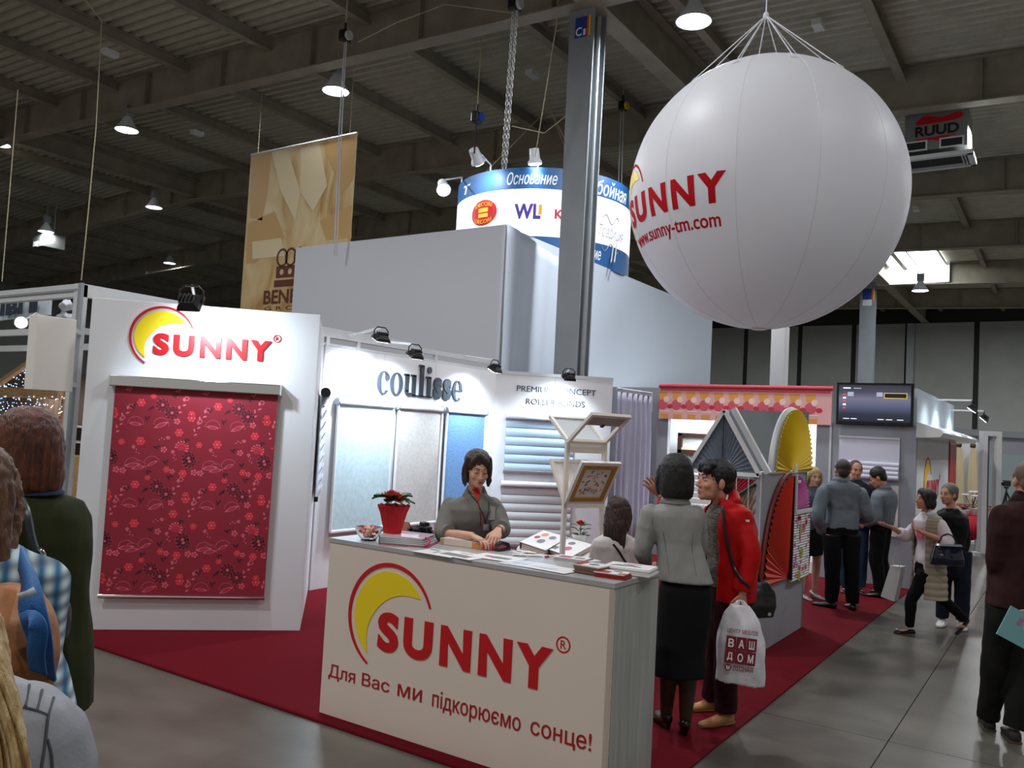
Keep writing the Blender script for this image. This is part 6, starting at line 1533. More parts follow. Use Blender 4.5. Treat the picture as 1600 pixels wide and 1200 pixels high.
def hand(mb, wr, d, n, side, sc=1.0, curl=.35, spread=.06):
    t = d.cross(n).normalized() * side
    def P(a, b, c): return wr + (d * a + t * b + n * c) * sc
    mb.loft([(P(-.02, 0, 0), t * .022 * sc, n * .018 * sc), (P(.015, 0, 0), t * .027 * sc, n * .017 * sc), (P(.05, 0, .002), t * .038 * sc, n * .015 * sc), (P(.085, -.001, .004), t * .04 * sc, n * .012 * sc), (P(.097, -.002, .005), t * .035 * sc, n * .007 * sc)], 12, 2.6)
    for b, base, L, r in ((.029, .086, .072, .0086), (.0098, .09, .08, .009), (-.0098, .087, .075, .0086), (-.0285, .08, .06, .0076)):
        p = P(base, b, .004); pts = [p - d * .012 * sc, p]; an = 0
        for fr, ca in ((.45, .55), (.31, .95), (.24, .7)):
            an += curl * ca; q = d * cos(an) + n * sin(an) + t * (spread * b / .03) ; pts.append(pts[-1] + q.normalized() * L * fr * sc)
        mb.tube(pts, [r * sc, r * sc, r * .95 * sc, r * .88 * sc, r * .62 * sc], 7); mb.ell(pts[-1], (r * .6 * sc,) * 3, None, 7, 5)
    p = P(.022, .026, .004); q = (t * .62 + d * .72 + n * .3).normalized(); p1 = p + q * .042 * sc; q2 = (t * .2 + d * .9 + n * (.25 + .5 * curl)).normalized(); p2 = p1 + q2 * .034 * sc
    mb.tube([P(.01, .012, 0), p, p1, p2], [.013 * sc, .0125 * sc, .0105 * sc, .007 * sc], 8); mb.ell(p2, (.0068 * sc,) * 3, None, 7, 5)

M_skin = mat('skin', (206, 156, 130), .5, var=(14, .06)); M_skin2 = mat('skin_ruddy', (196, 138, 112), .5, var=(14, .08))
M_eyew = mat('eye_white', (226, 222, 216), .3); M_iris = mat('iris_brown', (46, 30, 22), .2)
def hairmat(name, a, b): return mat(name, a, .42, var=(3.5, .4), rgb2=b, stretch=(26, 26, 2.2), bump=(10, .5))
M_hblack = hairmat('hair_black', (22, 18, 17), (10, 9, 9)); M_hbrown = hairmat('hair_dark_brown', (66, 44, 36), (30, 20, 17)); M_hgrey = hairmat('hair_grey', (120, 116, 110), (70, 66, 62))
M_haub = hairmat('hair_auburn', (112, 52, 24), (46, 22, 12)); M_hblond = hairmat('hair_blonde', (206, 182, 132), (150, 112, 56)); M_hwave = hairmat('hair_light_brown', (110, 70, 36), (60, 36, 20))
def cloth(name, c, v=.08, rough=.9, **k): return mat(name, c, rough, spec=.2, var=(7, v), bump=(160, .12), sheen=0, **k)
M_gs = cloth('grey_shirt', (118, 116, 110)); M_gs2 = cloth('blue_grey_shirt', (112, 120, 128)); M_gj = cloth('pale_grey_jacket', (150, 150, 146)); M_bk_t = cloth('black_trousers', (9, 9, 10)); M_bk_s = cloth('charcoal_skirt', (20, 20, 21))
TF = [(-.06, .098, .07, -.004), (.1, .1, .072, -.004), (.35, .08, .06, 0), (.62, .095, .072, .008), (.8, .1, .07, .004), (.9, .094, .056, -.004), (.96, .07, .048, -.004), (1.01, .046, .042, -.002), (1.05, .036, .036, .0)]
TM = [(-.06, .096, .07, 0), (.1, .097, .073, .002), (.35, .093, .07, .002), (.65, .108, .074, .004), (.82, .113, .07, .0), (.91, .104, .058, -.004), (.965, .078, .05, -.004), (1.01, .052, .045, -.002), (1.05, .04, .04, 0)]
def scale_rows(rows, a, b, lo=None): return [(lo if (lo is not None and i == 0) else t, w * a, d * b, f) for i, (t, w, d, f) in enumerate(rows)]
def collar(F, m, r=.047, name='collar', open_=.5, hgt=.028):
    h = F.h; n = 22; c = F.J['neck'] + V((0, .004, .012 * h)); mb = MB(); A, B, C = [], [], []
    for i in range(n + 1):
        a = radians(90 + open_ * 60 + (360 - open_ * 120) * i / n); d = V((cos(a), sin(a), 0)); f = sin(a)
        z = -.03 * h * max(0, f)
        A.append(c + d * r * h + V((0, 0, z - .012 * h))); B.append(c + d * r * .86 * h + V((0, 0, hgt * h + z))); C.append(c + d * r * 1.32 * h + V((0, 0, z - .012 * h)))
    mb.rings([A, B, C], cap=False, closed=False); return mb.build(name, m, F.root, smooth='all', solid=.004, local=True)
def drape(F, o, pix, off=.003):
    """lay a line on a garment where the photo shows it"""
    vs, fs = [], []
    for q in (o if isinstance(o, (list, tuple)) else [o]):
        b = len(vs); vs += [v.co.copy() for v in q.data.vertices]; fs += [[i + b for i in p.vertices] for p in q.data.polygons]
    bv = BVHTree.FromPolygons(vs, fs); c = loc(F, CAM); out = []
    for x, y in pix:
        d = (loc(F, at(x, y, 3)) - c).normalized(); h = bv.ray_cast(c, d)
        if h[0] is not None: out.append(h[0] - d * off)
    if len(out) < len(pix): print('DRAPE MISS', F.root.name, len(out), pix[:2])
    return out
def loc(F, p): return (Matrix.Translation(F.root.location) @ F.root.rotation_euler.to_matrix().to_4x4()).inverted() @ V(p)

# ---- clerk behind the counter
pw_ = at(736, 760, 5.86)
F = Fig('woman with a dark bob in a grey shirt leaning over papers behind the counter', pw_.x, pw_.y, 193, 1.70, fem=True, look=(6, -15, 0))
cl = lambda x, y, d: loc(F, at(x, y, d))
hl_, hr_ = loc(F, fl(752, 846, 1.2)), loc(F, fl(782, 845, 1.2))
F.J['neck'] = cl(743, 775, 5.76); F.J['head'] = cl(746, 733, 5.70); F.J['chest'] = (F.J['chest'] + V((0, .05, 0)))
F.J['shR'] = cl(703, 786, 5.80); F.J['shL'] = cl(771, 784, 5.84); 
F.J['elR'] = cl(693, 833, 5.62); F.J['wrR'] = cl(739, 838, 5.36); F.J['elL'] = cl(784, 826, 5.66); F.J['wrL'] = cl(778, 829, 5.40)
F.hand = {'R': dict(d=cl(768, 849, 5.24) - F.J['wrR'], n=(0, .3, -1), curl=.45), 'L': dict(d=cl(768, 850, 5.24) - F.J['wrL'], n=(.2, .3, -1), curl=.5)}
body_ = F.body(.0062); F.face(closed=True); hb_ = F.hair('bob', M_hbrown, .006)
mb = MB()
for q, x in ((1, .078), (-1, -.078)): mb.tube([F.H(x, .01, -.02), F.H(x * 1.1, .018, -.07), F.H(x * .98, .034, -.112)], [.008, .02, .006], 10, sm=3)
remesh(mb, 'hair_tips', hairmat('hair_teal', (24, 62, 58), (14, 30, 30)), F.root, .006, 2, ((150, 150, 14), .004, 1))
mb = F.torso(MB(), scale_rows(TF, 1.09, 1.1)); F.arm(mb, 'R', .041, .037, .031, .18); F.arm(mb, 'L', .041, .037, .031, .25); sh_ = F.garment('shirt', mb, M_gs, .009, .006, (10, 10, 8))
for q, st in (('R', .14), ('L', .22)): e_ = F.J['el' + q]; w_ = F.J['wr' + q]; MB().tube([e_.lerp(w_, st - .06), e_.lerp(w_, st + .06)], [.061, .058], 16).build('cuff', M_gs, F.root, smooth=True, local=True)
co_ = collar(F, M_gs, .04, open_=.75); sh_ = [sh_, co_, body_]
c0_ = F.J['neck']
mbx = MB(); fwd_ = F.J['chest'] + V((0, .118, 0))
def chestp(u, t, off=.004):    # point on the shirt front: u sideways, t up the spine
    p = F.spine(t); b = .085 * 1.12 * F.h if t < .75 else (.085 - (t - .75) * .12) * F.h * 1.1
    return p + V((u, b * sqrt(max(.05, 1 - (u / (.125 * F.h)) ** 2)) + off, 0))
q_ = drape(F, sh_, [(738, 765), (746, 761), (751, 772), (746, 783)], .005); MB().plate(q_, (0, .003, 0)).build('red_inset', M_red, F.root, local=True)
q_ = drape(F, sh_, [(752, 755), (756, 752), (764, 765), (761, 769), (752, 762)], .012); MB().plate(q_, (0, .003, 0)).build('red_collar_lining', M_red, F.root, local=True)
for pts in ([(731, 766), (737, 775), (745, 784), (752, 798), (757, 810), (758, 820)], [(764, 768), (764, 785), (763, 800), (760, 812), (758, 820)]):
    MB().tube(drape(F, sh_, pts), .003, 6, sm=4).build('lanyard', M_black, F.root, local=True)
MB().tube(drape(F, sh_, [(746, 781), (749, 795), (751, 808), (751, 822)], .002), .004, 6).build('placket_trim', mat('dark_red_trim', (120, 20, 30), .6), F.root, local=True)
q_ = drape(F, sh_, [(755, 819), (764, 819), (764, 829), (755, 829)], .006); MB().plate(q_, (0, .003, 0)).build('name_badge', mat('badge', (190, 190, 186), .3), F.root, local=True)
q_ = drape(F, sh_, [(765, 790), (774, 791), (773, 812), (763, 812)], .003); MB().plate(q_, (0, .003, 0)).build('breast_pocket', cloth('pocket_grey', (150, 148, 144)), F.root, local=True)
w_ = F.J['wrL']; d_ = (w_ - F.J['elL']).normalized(); MB().tube([w_ - d_ * .03, w_ - d_ * .012], .031, 16).build('wrist_watch', M_black, F.root, local=True, smooth=True)
MB().ell(F.H(.083, .006, -.048), (.006, .006, .006), None, 8, 6).build('earring', M_chrome, F.root, local=True)
mb = F.torso(MB(), [(-.1, .1, .075, 0), (.1, .098, .072, 0), (.3, .084, .062, 0)]); F.leg(mb, 'L', .06, .048, .04); F.leg(mb, 'R', .06, .048, .04); F.garment('trousers', mb, M_bk_t)
for q in 'LR': F.shoe(q, M_black)

# ---- woman in the pale grey jacket, back to the camera
g_ = fl(1056, 1150, CZ)
F = Fig('woman with a black bob in a pale grey jacket and dark skirt, seen from behind', g_.x, g_.y, -4, 1.765, fem=True, look=(8, -4, 0))
cl = lambda x, y, d: loc(F, at(x, y, d)); D_ = (g_ - CAM).dot(CFW)
F.J['head'] = cl(1055, 745, D_ + .02); F.J['neck'] = cl(1055, 786, D_ + .0); F.J['chest'] = cl(1059, 840, D_); F.J['pel'] = cl(1071, 915, D_)
F.J['shL'] = cl(1017, 797, D_); F.J['shR'] = cl(1087, 799, D_ + .03)
F.J['elL'] = cl(1004, 860, D_ + .02); F.J['wrL'] = cl(1011, 884, D_ + .28); F.J['elR'] = cl(1092, 862, D_ + .16); F.J['wrR'] = cl(1074, 880, D_ + .36)
F.J['hipL'] = cl(1054, 925, D_); F.J['hipR'] = cl(1088, 925, D_)
F.J['knL'] = cl(1046, 1040, D_ + .05); F.J['anL'] = cl(1040, 1136, D_ + .12); F.J['knR'] = cl(1076, 1045, D_); F.J['anR'] = cl(1070, 1146, D_ + .02)
for q in 'LR': F.J['an' + q].z = .085
F.hand = {'L': dict(d=(.5, .8, .1), n=(.2, 0, -1), curl=.5)}
F.toe = {'L': V((-.3, 1, 0)).normalized(), 'R': V((.1, 1, 0)).normalized()}
F.body(.0075, legs=True); F.face(); F.hair('bobback', M_hblack, .007)
JW = [(.05, .1, .082, -.01), (.2, .092, .076, -.006), (.45, .079, .065, 0), (.66, .089, .068, .002), (.82, .096, .066, 0), (.9, .09, .056, -.004), (.96, .068, .048, -.004), (1.01, .046, .044, -.002), (1.05, .038, .038, 0)]
mb = F.torso(MB(), JW); F.arm(mb, 'L', .042, .034, .026, .75); F.arm(mb, 'R', .042, .034, .026, .95); gj_ = F.garment('jacket', mb, M_gj, .0095, .007, (8, 8, 6), 2)
for pts in ([(1019, 772), (1017, 790), (1019, 812), (1022, 835)], [(1093, 776), (1099, 792), (1100, 815), (1097, 835)], [(1036, 800), (1036, 830), (1041, 860), (1046, 900)], [(1082, 800), (1082, 835), (1082, 865), (1088, 900)], [(1040, 772), (1060, 776), (1080, 774)]): MB().tube(drape(F, gj_, pts, -.001), .0022, 5, sm=5).build('seam', mat('jacket_seam_grey', (112, 112, 108), .9), F.root, local=True)  # jacket seams drawn in a darker grey than the cloth
collar(F, M_gj, .042, open_=.6)
sp0_ = F.J['pel']; mb = MB()
mb.loft([(sp0_ + V((0, 0, .10)), RXv * .13, FY * .11), (sp0_ + V((.0, -.01, -.02)), RXv * .165, FY * .14), (sp0_ + V((.0, -.0, -.2)), RXv * .17, FY * .14), (sp0_ + V((-.02, .02, -.42)), RXv * .16, FY * .135), (sp0_ + V((-.03, .03, -.565)), RXv * .175, FY * .15)], 30, 2.3)
F.garment('skirt', mb, M_bk_s, .012, .008, (9, 9, 2.5), 5)
mb = MB(); F.leg(mb, 'L', .05, .033, .021); F.leg(mb, 'R', .05, .033, .021)
for q in 'LR': mb.ell(F.J['an' + q] + F.toe[q] * .062 - V((0, 0, .03)), (.044, .1, .034), Matrix.Rotation(atan2(-F.toe[q].x, F.toe[q].y), 3, 'Z'), 12, 7)
remesh(mb, 'stockings', mat('brown_stockings', (58, 44, 32), .5), F.root, .01, 3)
for q in 'LR': F.shoe(q, mat('black_leather', (16, 15, 15), .3), .25, 'pump', .045, .034, .06)

# ---- man in the red jacket
g_ = fl(1122, 1122, CZ)
D_ = (g_ - CAM).dot(CFW)
F = Fig('man with black hair in an open red jacket holding a white plastic bag', g_.x, g_.y, 112, 1.77, fem=False, look=(-8, 4, 0), skin=M_skin2)
cl = lambda x, y, d: loc(F, at(x, y, d))
F.J['head'] = cl(1117, 752, D_ - .02); F.J['neck'] = cl(1134, 788, D_); F.J['chest'] = cl(1142, 845, D_); F.J['pel'] = cl(1136, 925, D_)
F.J['shL'] = cl(1157, 808, D_ - .13); F.J['shR'] = cl(1117, 806, D_ + .17); F.J['elL'] = cl(1171, 868, D_ - .2); F.J['wrL'] = cl(1160, 928, D_ - .24)
F.J['elR'] = cl(1080, 830, D_ + .36); F.J['wrR'] = cl(1030, 772, D_ + .3)
F.J['hipL'] = cl(1138, 935, D_ - .08); F.J['hipR'] = cl(1132, 935, D_ + .1); F.J['knL'] = cl(1134, 1035, D_ - .1); F.J['anL'] = cl(1134, 1112, D_ - .1); F.J['knR'] = cl(1122, 1030, D_ + .1); F.J['anR'] = cl(1112, 1092, D_ + .17)
for q in 'LR': F.J['an' + q].z = .075
F.toe = {'L': V((-.1, 1, 0)).normalized(), 'R': V((.15, 1, 0)).normalized()}
F.hand = {'L': dict(d=(0.0, .05, -1), n=(1, 0, 0), curl=1.15, spread=.0), 'R': dict(d=cl(1008, 745, D_ + .26) - F.J['wrR'], n=(-.3, .6, .2), curl=.2, spread=.25)}
F.k *= 1.13; F.body(.0062); F.face((20, 16, 14), (176, 92, 84)); F.hair('fringe', M_hblack, .0065)
M_rj = cloth('red_jacket', (184, 8, 12), .06, .55); M_pat = mat('patterned_jumper', (40, 38, 36), .9, var=(26, .4), rgb2=(120, 112, 98), stretch=(1, 1, 4), bump=(120, .2)); M_mar = cloth('maroon_trousers', (48, 16, 20))
mb = F.torso(MB(), scale_rows(TM, .98, 1.06, -.03)); F.garment('jumper', mb, M_pat, .01, .004)
# open jacket: shell around back and sides, front edges apart
def shell(F, rows, a0, a1, m, name='jacket', th=.014, n=40, arms=None, amp=.007, vox=.0095, smooth=4):
    lat = (F.J['shR'] - F.J['shL']); lat.z *= .5; lat.normalize(); mb = MB(); R1 = []
    for t, a, b, f in rows:
        l = RXv.lerp(lat, max(0, min(1, t))).normalized(); fw = UZ.cross(l).normalized(); c = F.spine(t) + fw * f * F.h; o, q = [], []
        for i in range(n + 1):
            an = radians(a0 + (a1 - a0) * i / n); cx, sy = cos(an), sin(an); o.append(c + l * a * F.h * cx + fw * b * F.h * sy); q.append(c + l * (a * F.h - th) * cx + fw * (b * F.h - th) * sy)
        R1.append(o + q[::-1])
    mb.rings(R1); 
    for k, (r0, r1, r2, st) in (arms or {}).items(): F.arm(mb, k, r0, r1, r2, st)
    return F.garment(name, mb, m, vox, amp, (8, 8, 6), 4, smooth)
RJ = [(-.06, .122, .1, .004), (.12, .126, .102, .004), (.35, .124, .1, .004), (.65, .126, .098, .004), (.82, .126, .088, 0), (.94, .118, .07, -.004), (1.01, .068, .054, 0), (1.09, .05, .05, .004)]
rj_ = shell(F, RJ, 118, 414, M_rj, arms={'L': (.05, .044, .036, .95), 'R': (.048, .042, .034, .9)}, th=.022)
co_ = collar(F, M_rj, .05, open_=1.0, hgt=.045); MB().tube(drape(F, [rj_, co_], [(1133, 766), (1137, 774), (1135, 781)], .004), .006, 6).build('collar_piping', M_white, F.root, local=True)
q_ = drape(F, rj_, [(1165, 812), (1171, 812), (1171, 816), (1165, 815)], .002); MB().plate(q_, (loc(F, CAM) - q_[0]).normalized() * .003).build('sleeve_badge', M_white, F.root, local=True)
MB().tube(drape(F, rj_, [(1130, 792), (1131, 815), (1134, 840), (1139, 860), (1146, 885), (1158, 905), (1172, 918)], .008), .011, 8, sm=4).build('bag_strap', M_black, F.root, local=True, smooth=True)
mb = F.torso(MB(), [(-.12, .1, .08, 0), (.1, .1, .078, 0), (.2, .098, .075, 0)]); F.leg(mb, 'L', .056, .047, .042, .98); F.leg(mb, 'R', .056, .047, .042, .98); F.garment('trousers', mb, M_mar, .012, .007)
M_tan = mat('tan_suede', (168, 116, 68), .7, var=(20, .15))
for q in 'LR': F.shoe(q, M_tan, .28, 'shoe', 0, .044, .075, sole=mat('tan_sole', (120, 84, 50), .7))
red_root = F.root
def W(F, p): return (Matrix.Translation(F.root.location) @ F.root.rotation_euler.to_matrix().to_4x4()) @ V(p)
# shoulder bag at his hip
sb0 = at(1187, 935, D_ + .02)
sbg = thing('shoulder_bag', 'black leather shoulder bag hanging at the hip of the red jacket man', 'bag', sb0)
mb = MB(); mb.loft([(sb0 + V((0, 0, -.12)), rr_ * .10, ff * .05), (sb0 + V((0, 0, -.05)), rr_ * .115, ff * .07), (sb0 + V((0, 0, .05)), rr_ * .1, ff * .06), (sb0 + V((0, 0, .12)), rr_ * .05, ff * .03)], 20, 2.6)
remesh(mb, 'bag_body', mat('soft_black_leather', (26, 25, 25), .35), sbg, .01, 4, ((9, 9, 9), .008, 1), local=False)
MB().lathe(sb0 + rr_ * .05 - V((0, 0, .09)) - ff * .06, [(.002, 0), (.012, 0), (.012, .006), (.002, .006)], 10, ax=-ff).build('buckle', M_chrome, sbg)
MB().tube([sb0 + V((0, 0, .1)), at(1183, 895, D_), at(1174, 860, D_ - .02)], .012, 8).build('strap', M_black, sbg)
# white carrier bag in his hand
hp_ = W(F, F.J['wrL']) + V((0, 0, -.085))
cb0 = hp_ + V((0, 0, -.30))
cbg = thing('carrier_bag', 'white plastic carrier bag with maroon square lettering held by the red jacket man', 'bag', cb0 - V((0, 0, .2)))
bL, bR, bB = at(1120, 1062, D_ - .36), at(1195, 1073, D_ - .36), None
uR = rr_.copy(); nB_ = -ff
def bagp(px_, py_, d): return at(px_, py_, D_ - .34 + d)
rows = [((1118, 1062), (1196, 1074), .05), ((1119, 1030), (1196, 1040), .075), ((1121, 1000), (1194, 1005), .07), ((1124, 975), (1188, 978), .05), ((1130, 955), (1178, 958), .03), ((1141, 945), (1171, 945), .018)]
mb = MB(); rs = []
for (a, b, dp) in rows:
    A, B = bagp(*a, 0), bagp(*b, 0); n = 22; r = []
    for i in range(n):
        th = 2 * pi * i / n; cx, sy = cos(th), sin(th); cx = math.copysign(abs(cx) ** .6, cx); sy = math.copysign(abs(sy) ** .8, sy)
        r.append((A + B) / 2 + (B - A) / 2 * cx - ff * dp * sy + V((0, 0, .006 * sin(5 * th))))
    rs.append(r)
mb.rings(rs); 
M_plas = mat('white_plastic_film', (226, 224, 230), .3, bump=(14, .5))
remesh(mb, 'bag_body', M_plas, cbg, .008, 2, ((10, 10, 5), .012, 6), local=False)
for x0_, x1_ in ((1141, 1152), (1162, 1172)):
    MB().loft([(bagp((x0_ + x1_) / 2, 950, 0), rr_ * .022, ff * .012), (bagp(1157 + (x0_ - 1152) * .2, 938, 0), rr_ * .014, ff * .012), (hp_ + V((0, 0, .01)) , rr_ * .012, ff * .02)], 12).build('handle', M_plas, cbg, smooth=True)
bo_ = bagp(1128, 1048, -.085); bu = bagp(1180, 1055, -.085) - bo_; bw = bu.length; bu.normalize(); bh = (bagp(1134, 985, -.085) - bagp(1128, 1048, -.085)); bv = bh.normalized(); hh_ = bh.length; nb = bu.cross(bv).normalized(); nb = nb if nb.dot(CAM - bo_) > 0 else -nb
mfG = lambda u, v, d: bo_ + bu * u + bv * v + nb * (d + .004)
M_mi = mat('maroon_ink', (122, 22, 36), .5)
for r_, row in enumerate(('ДОМ', 'ВАШ')):
    for c_, chh in enumerate(row):
        u0_, v0_ = bw * (.04 + .31 * c_), hh_ * (.22 + .34 * r_); a_, b_ = bw * .295, hh_ * .325
        shape('print_square', [rc(u0_, v0_, u0_ + a_, v0_ + b_)], mfG, M_mi, cbg, .001)
        text('print_letter', chh, lambda u, v, d: mfG(u, v, d + .0015), (u0_ + a_ * .22, u0_ + a_ * .78, v0_ + b_ * .18, v0_ + b_ * .82), M_ink_w, cbg, .001, .02)
text('print_line', 'ЦЕНТР МЕБЛІВ', mfG, (bw * .04, bw * .96, hh_ * .95, hh_ * 1.07), M_mi, cbg, .001, .01)
text('print_line', 'ЛІСНАЯ', mfG, (bw * .3, bw * .92, hh_ * .05, hh_ * .17), M_mi, cbg, .001, .01)
shape('print_disc', [circ(bw * .16, hh_ * .11, hh_ * .085)], mfG, M_mi, cbg, .001); text('print_letter', 'М', lambda u, v, d: mfG(u, v, d + .0015), (bw * .11, bw * .21, hh_ * .06, hh_ * .16), M_ink_w, cbg, .001, .02)

# ---- seated woman with long hair
g_ = at(965, 850, 6.45); s0_ = V((g_.x, g_.y, CZ))
st_ = thing('stool', 'white round stool under the seated long haired woman', 'stool', s0_)
MB().lathe(s0_, [(.02, .50), (.18, .50), (.19, .52), (.18, .55), (.02, .555)], 28).build('seat', M_white, st_, smooth=True)
for k in range(4): a = pi / 4 + k * pi / 2; MB().tube([s0_ + V((.1 * cos(a), .1 * sin(a), .51)), s0_ + V((.2 * cos(a), .2 * sin(a), .0))], .014, 8).build('leg', M_alu, st_)
F = Fig('seated woman with long dark hair in a white jumper with a thin black strap', g_.x, g_.y, -12, 1.62, fem=True, look=(-6, -8, 0))
dz = .565 - .53 * 1.62
for k in F.J: F.J[k] = F.J[k] + V((0, 0, dz))
cl = lambda x, y, d: loc(F, at(x, y, d))
F.J['head'] = cl(966, 800, 6.45); F.J['neck'] = cl(963, 835, 6.42); F.J['chest'] = cl(962, 880, 6.42)
F.J['shL'] = cl(936, 847, 6.42); F.J['shR'] = cl(990, 848, 6.46); F.J['elL'] = cl(930, 890, 6.5); F.J['wrL'] = cl(935, 885, 6.85); F.J['elR'] = cl(1000, 892, 6.5); F.J['wrR'] = cl(985, 880, 6.8)
for q, sd in (('L', -1), ('R', 1)): F.J['hip' + q] = F.J['pel'] + V((sd * .09, .02, -.01)); F.J['kn' + q] = F.J['pel'] + V((sd * .1, .42, -.02)); F.J['an' + q] = V((sd * .1, .42, .075))
F.body(.009); F.face(); F.hair('long', M_hbrown, .008, .22)
M_wj = cloth('white_jumper', (206, 200, 196), .05)
mb = F.torso(MB(), scale_rows(TF, 1.15, 1.15)); F.arm(mb, 'L', .042, .036, .03, .9); F.arm(mb, 'R', .042, .036, .03, .9); jm_ = F.garment('jumper', mb, M_wj, .01, .006)
bk_ = lambda x, y: cl(x, y, 6.27)
MB().tube(drape(F, jm_, [(958, 850), (966, 860), (974, 873), (982, 886), (990, 900)]), .009, 6, sm=4).build('bag_strap', M_black, F.root, local=True)
mb = F.torso(MB(), [(-.1, .1, .075, 0), (.1, .098, .074, 0), (.25, .09, .066, 0)]); F.leg(mb, 'L', .06, .044, .036); F.leg(mb, 'R', .06, .044, .036); F.garment('trousers', mb, cloth('blue_jeans', (44, 56, 84)))
for q in 'LR': F.shoe(q, M_black)

# ---- three men by the grey wall and the woman at its corner
g_ = fl(1312, 952, CZ); D_ = (g_ - CAM).dot(CFW)
F = Fig('broad man in a blue-grey shirt and black trousers, back to us, before the roman blind', g_.x, g_.y, 4, 1.78, fem=False, look=(-8, -4, 0), skin=M_skin2)
cl = lambda x, y, d: loc(F, at(x, y, d))
F.J['head'] = cl(1316, 735, D_); F.J['neck'] = cl(1314, 752, D_)
F.J['shL'] = cl(1287, 766, D_); F.J['shR'] = cl(1345, 768, D_); F.J['elL'] = cl(1277, 805, D_ - .02); F.J['wrL'] = cl(1285, 832, D_ + .12); F.J['elR'] = cl(1356, 806, D_ + .02); F.J['wrR'] = cl(1346, 812, D_ + .28)
F.J['hipL'] = cl(1300, 835, D_); F.J['hipR'] = cl(1330, 835, D_); F.J['knL'] = cl(1301, 890, D_); F.J['knR'] = cl(1331, 890, D_); F.J['anL'] = cl(1299, 945, D_ + .06); F.J['anR'] = cl(1332, 948, D_)
for q in 'LR': F.J['an' + q].z = .075
F.toe = {'L': V((-.75, .8, 0)).normalized(), 'R': V((.2, 1, 0)).normalized()}
F.body(.010); F.hair('crop', M_hbrown, .009, amp=.002)
mb = F.torso(MB(), scale_rows(TM, 1.1, 1.12, -.02)); F.arm(mb, 'L', .05, .042, .034, .93); F.arm(mb, 'R', .05, .042, .034, .93); F.garment('shirt', mb, M_gs2, .011, .009, (7, 7, 6), 2)
collar(F, M_gs2, .046, open_=.4)
def pants(F, m, top=.04, r=(.062, .05, .042), amp=.008, seed=1):
    mb = F.torso(MB(), [(-.14, .09, .076, 0), (0, .103, .08, 0), (top, .1, .076, 0)])
    for q in 'LR': F.leg(mb, q, *r, .98)
    return F.garment('trousers', mb, m, .012, amp, (8, 8, 5), seed)
pants(F, M_bk_t, .03)
for q in 'LR': F.shoe(q, mat('black_leather', (16, 15, 15), .3), .29, 'shoe', 0, .045, .075)
papr = at(1279, 805, D_ + .2)
tag(MB().obox(papr - rr_ * .03, rr_ * .1, ff * .002 + V((0, 0, 0)), V((0, 0, .09)) + ff * .03).build('paper_sheet', M_paper), 'white sheet held at the waist by the broad blue-grey shirted man', 'paper')

g_ = fl(1331, 925, CZ); D_ = (g_ - CAM).dot(CFW)
F = Fig('man in blue jeans facing us, mostly hidden behind the broad blue-grey shirted man', g_.x, g_.y, 165, 1.72, fem=False, look=(10, -6, 0), skin=M_skin2)
F.body(.011); F.face((30, 22, 18)); F.hair('crop', M_hbrown, .009, amp=.002)
mb = F.torso(MB(), scale_rows(TM, 1.06, 1.08, -.04)); F.arm(mb, 'L', .044, .038, .03, .93); F.arm(mb, 'R', .044, .038, .03, .93); F.garment('shirt', mb, cloth('dark_navy_shirt', (44, 50, 62)), .012)
pants(F, cloth('teal_jeans', (44, 66, 84)))
for q in 'LR': F.shoe(q, M_black, .28)

g_ = fl(1374, 932, CZ); D_ = (g_ - CAM).dot(CFW)
F = Fig('dark haired man in a blue-grey shirt looking down, below the television', g_.x, g_.y, 48, 1.72, fem=False, look=(18, -28, 0), skin=M_skin2)
cl = lambda x, y, d: loc(F, at(x, y, d))
F.J['head'] = cl(1371, 746, D_); F.J['neck'] = cl(1381, 764, D_); F.J['chest'] = cl(1384, 790, D_)
F.J['shL'] = cl(1369, 776, D_ - .14); F.J['shR'] = cl(1393, 774, D_ + .14); F.J['elL'] = cl(1369, 810, D_ - .17); F.J['wrL'] = cl(1352, 818, D_ + .02); F.J['elR'] = cl(1388, 812, D_ + .2); F.J['wrR'] = cl(1362, 818, D_ + .25)
F.J['anL'] = cl(1376, 930, D_ - .1); F.J['anR'] = cl(1386, 926, D_ + .15)
for q in 'LR': F.J['an' + q].z = .075
F.toe = {'L': V((-.2, 1, 0)).normalized(), 'R': V((.1, 1, 0)).normalized()}
F.body(.010); F.face((20, 16, 14), closed=True); F.hair('short', M_hblack, .009, amp=.003)
mb = F.torso(MB(), scale_rows(TM, 1.06, 1.1, -.02)); F.arm(mb, 'L', .047, .04, .032, .9); F.arm(mb, 'R', .047, .04, .032, .9); F.garment('shirt', mb, M_gs2, .011, .009, (7, 7, 6), 4)
collar(F, M_gs2, .045, open_=.6); pants(F, M_bk_t, .04, seed=3)
for q in 'LR': F.shoe(q, mat('black_leather', (16, 15, 15), .3), .28, 'shoe', 0, .043, .072)

g_ = fl(1264, 935, CZ); D_ = (g_ - CAM).dot(CFW)
F = Fig('blonde woman in a grey blouse and dark skirt, half hidden behind the house shaped display', g_.x, g_.y, 205, 1.62, fem=True, look=(-20, -8, 0))
F.body(.011); F.face((90, 66, 44), (180, 90, 90)); F.hair('long', M_hblond, .01, .16)
mb = F.torso(MB(), scale_rows(TF, 1.08, 1.1)); F.arm(mb, 'L', .042, .034, .027, .95); F.arm(mb, 'R', .042, .034, .027, .95); F.garment('blouse', mb, cloth('slate_blouse', (78, 82, 90)), .012)
mb = MB(); h = F.h; mb.loft([(V((0, 0, .60 * h)), RXv * .085 * h, FY * .066 * h), (V((0, 0, .52 * h)), RXv * .106 * h, FY * .08 * h), (V((0, 0, .33 * h)), RXv * .1 * h, FY * .08 * h)], 24); F.garment('skirt', mb, M_bk_s, .013, .005)
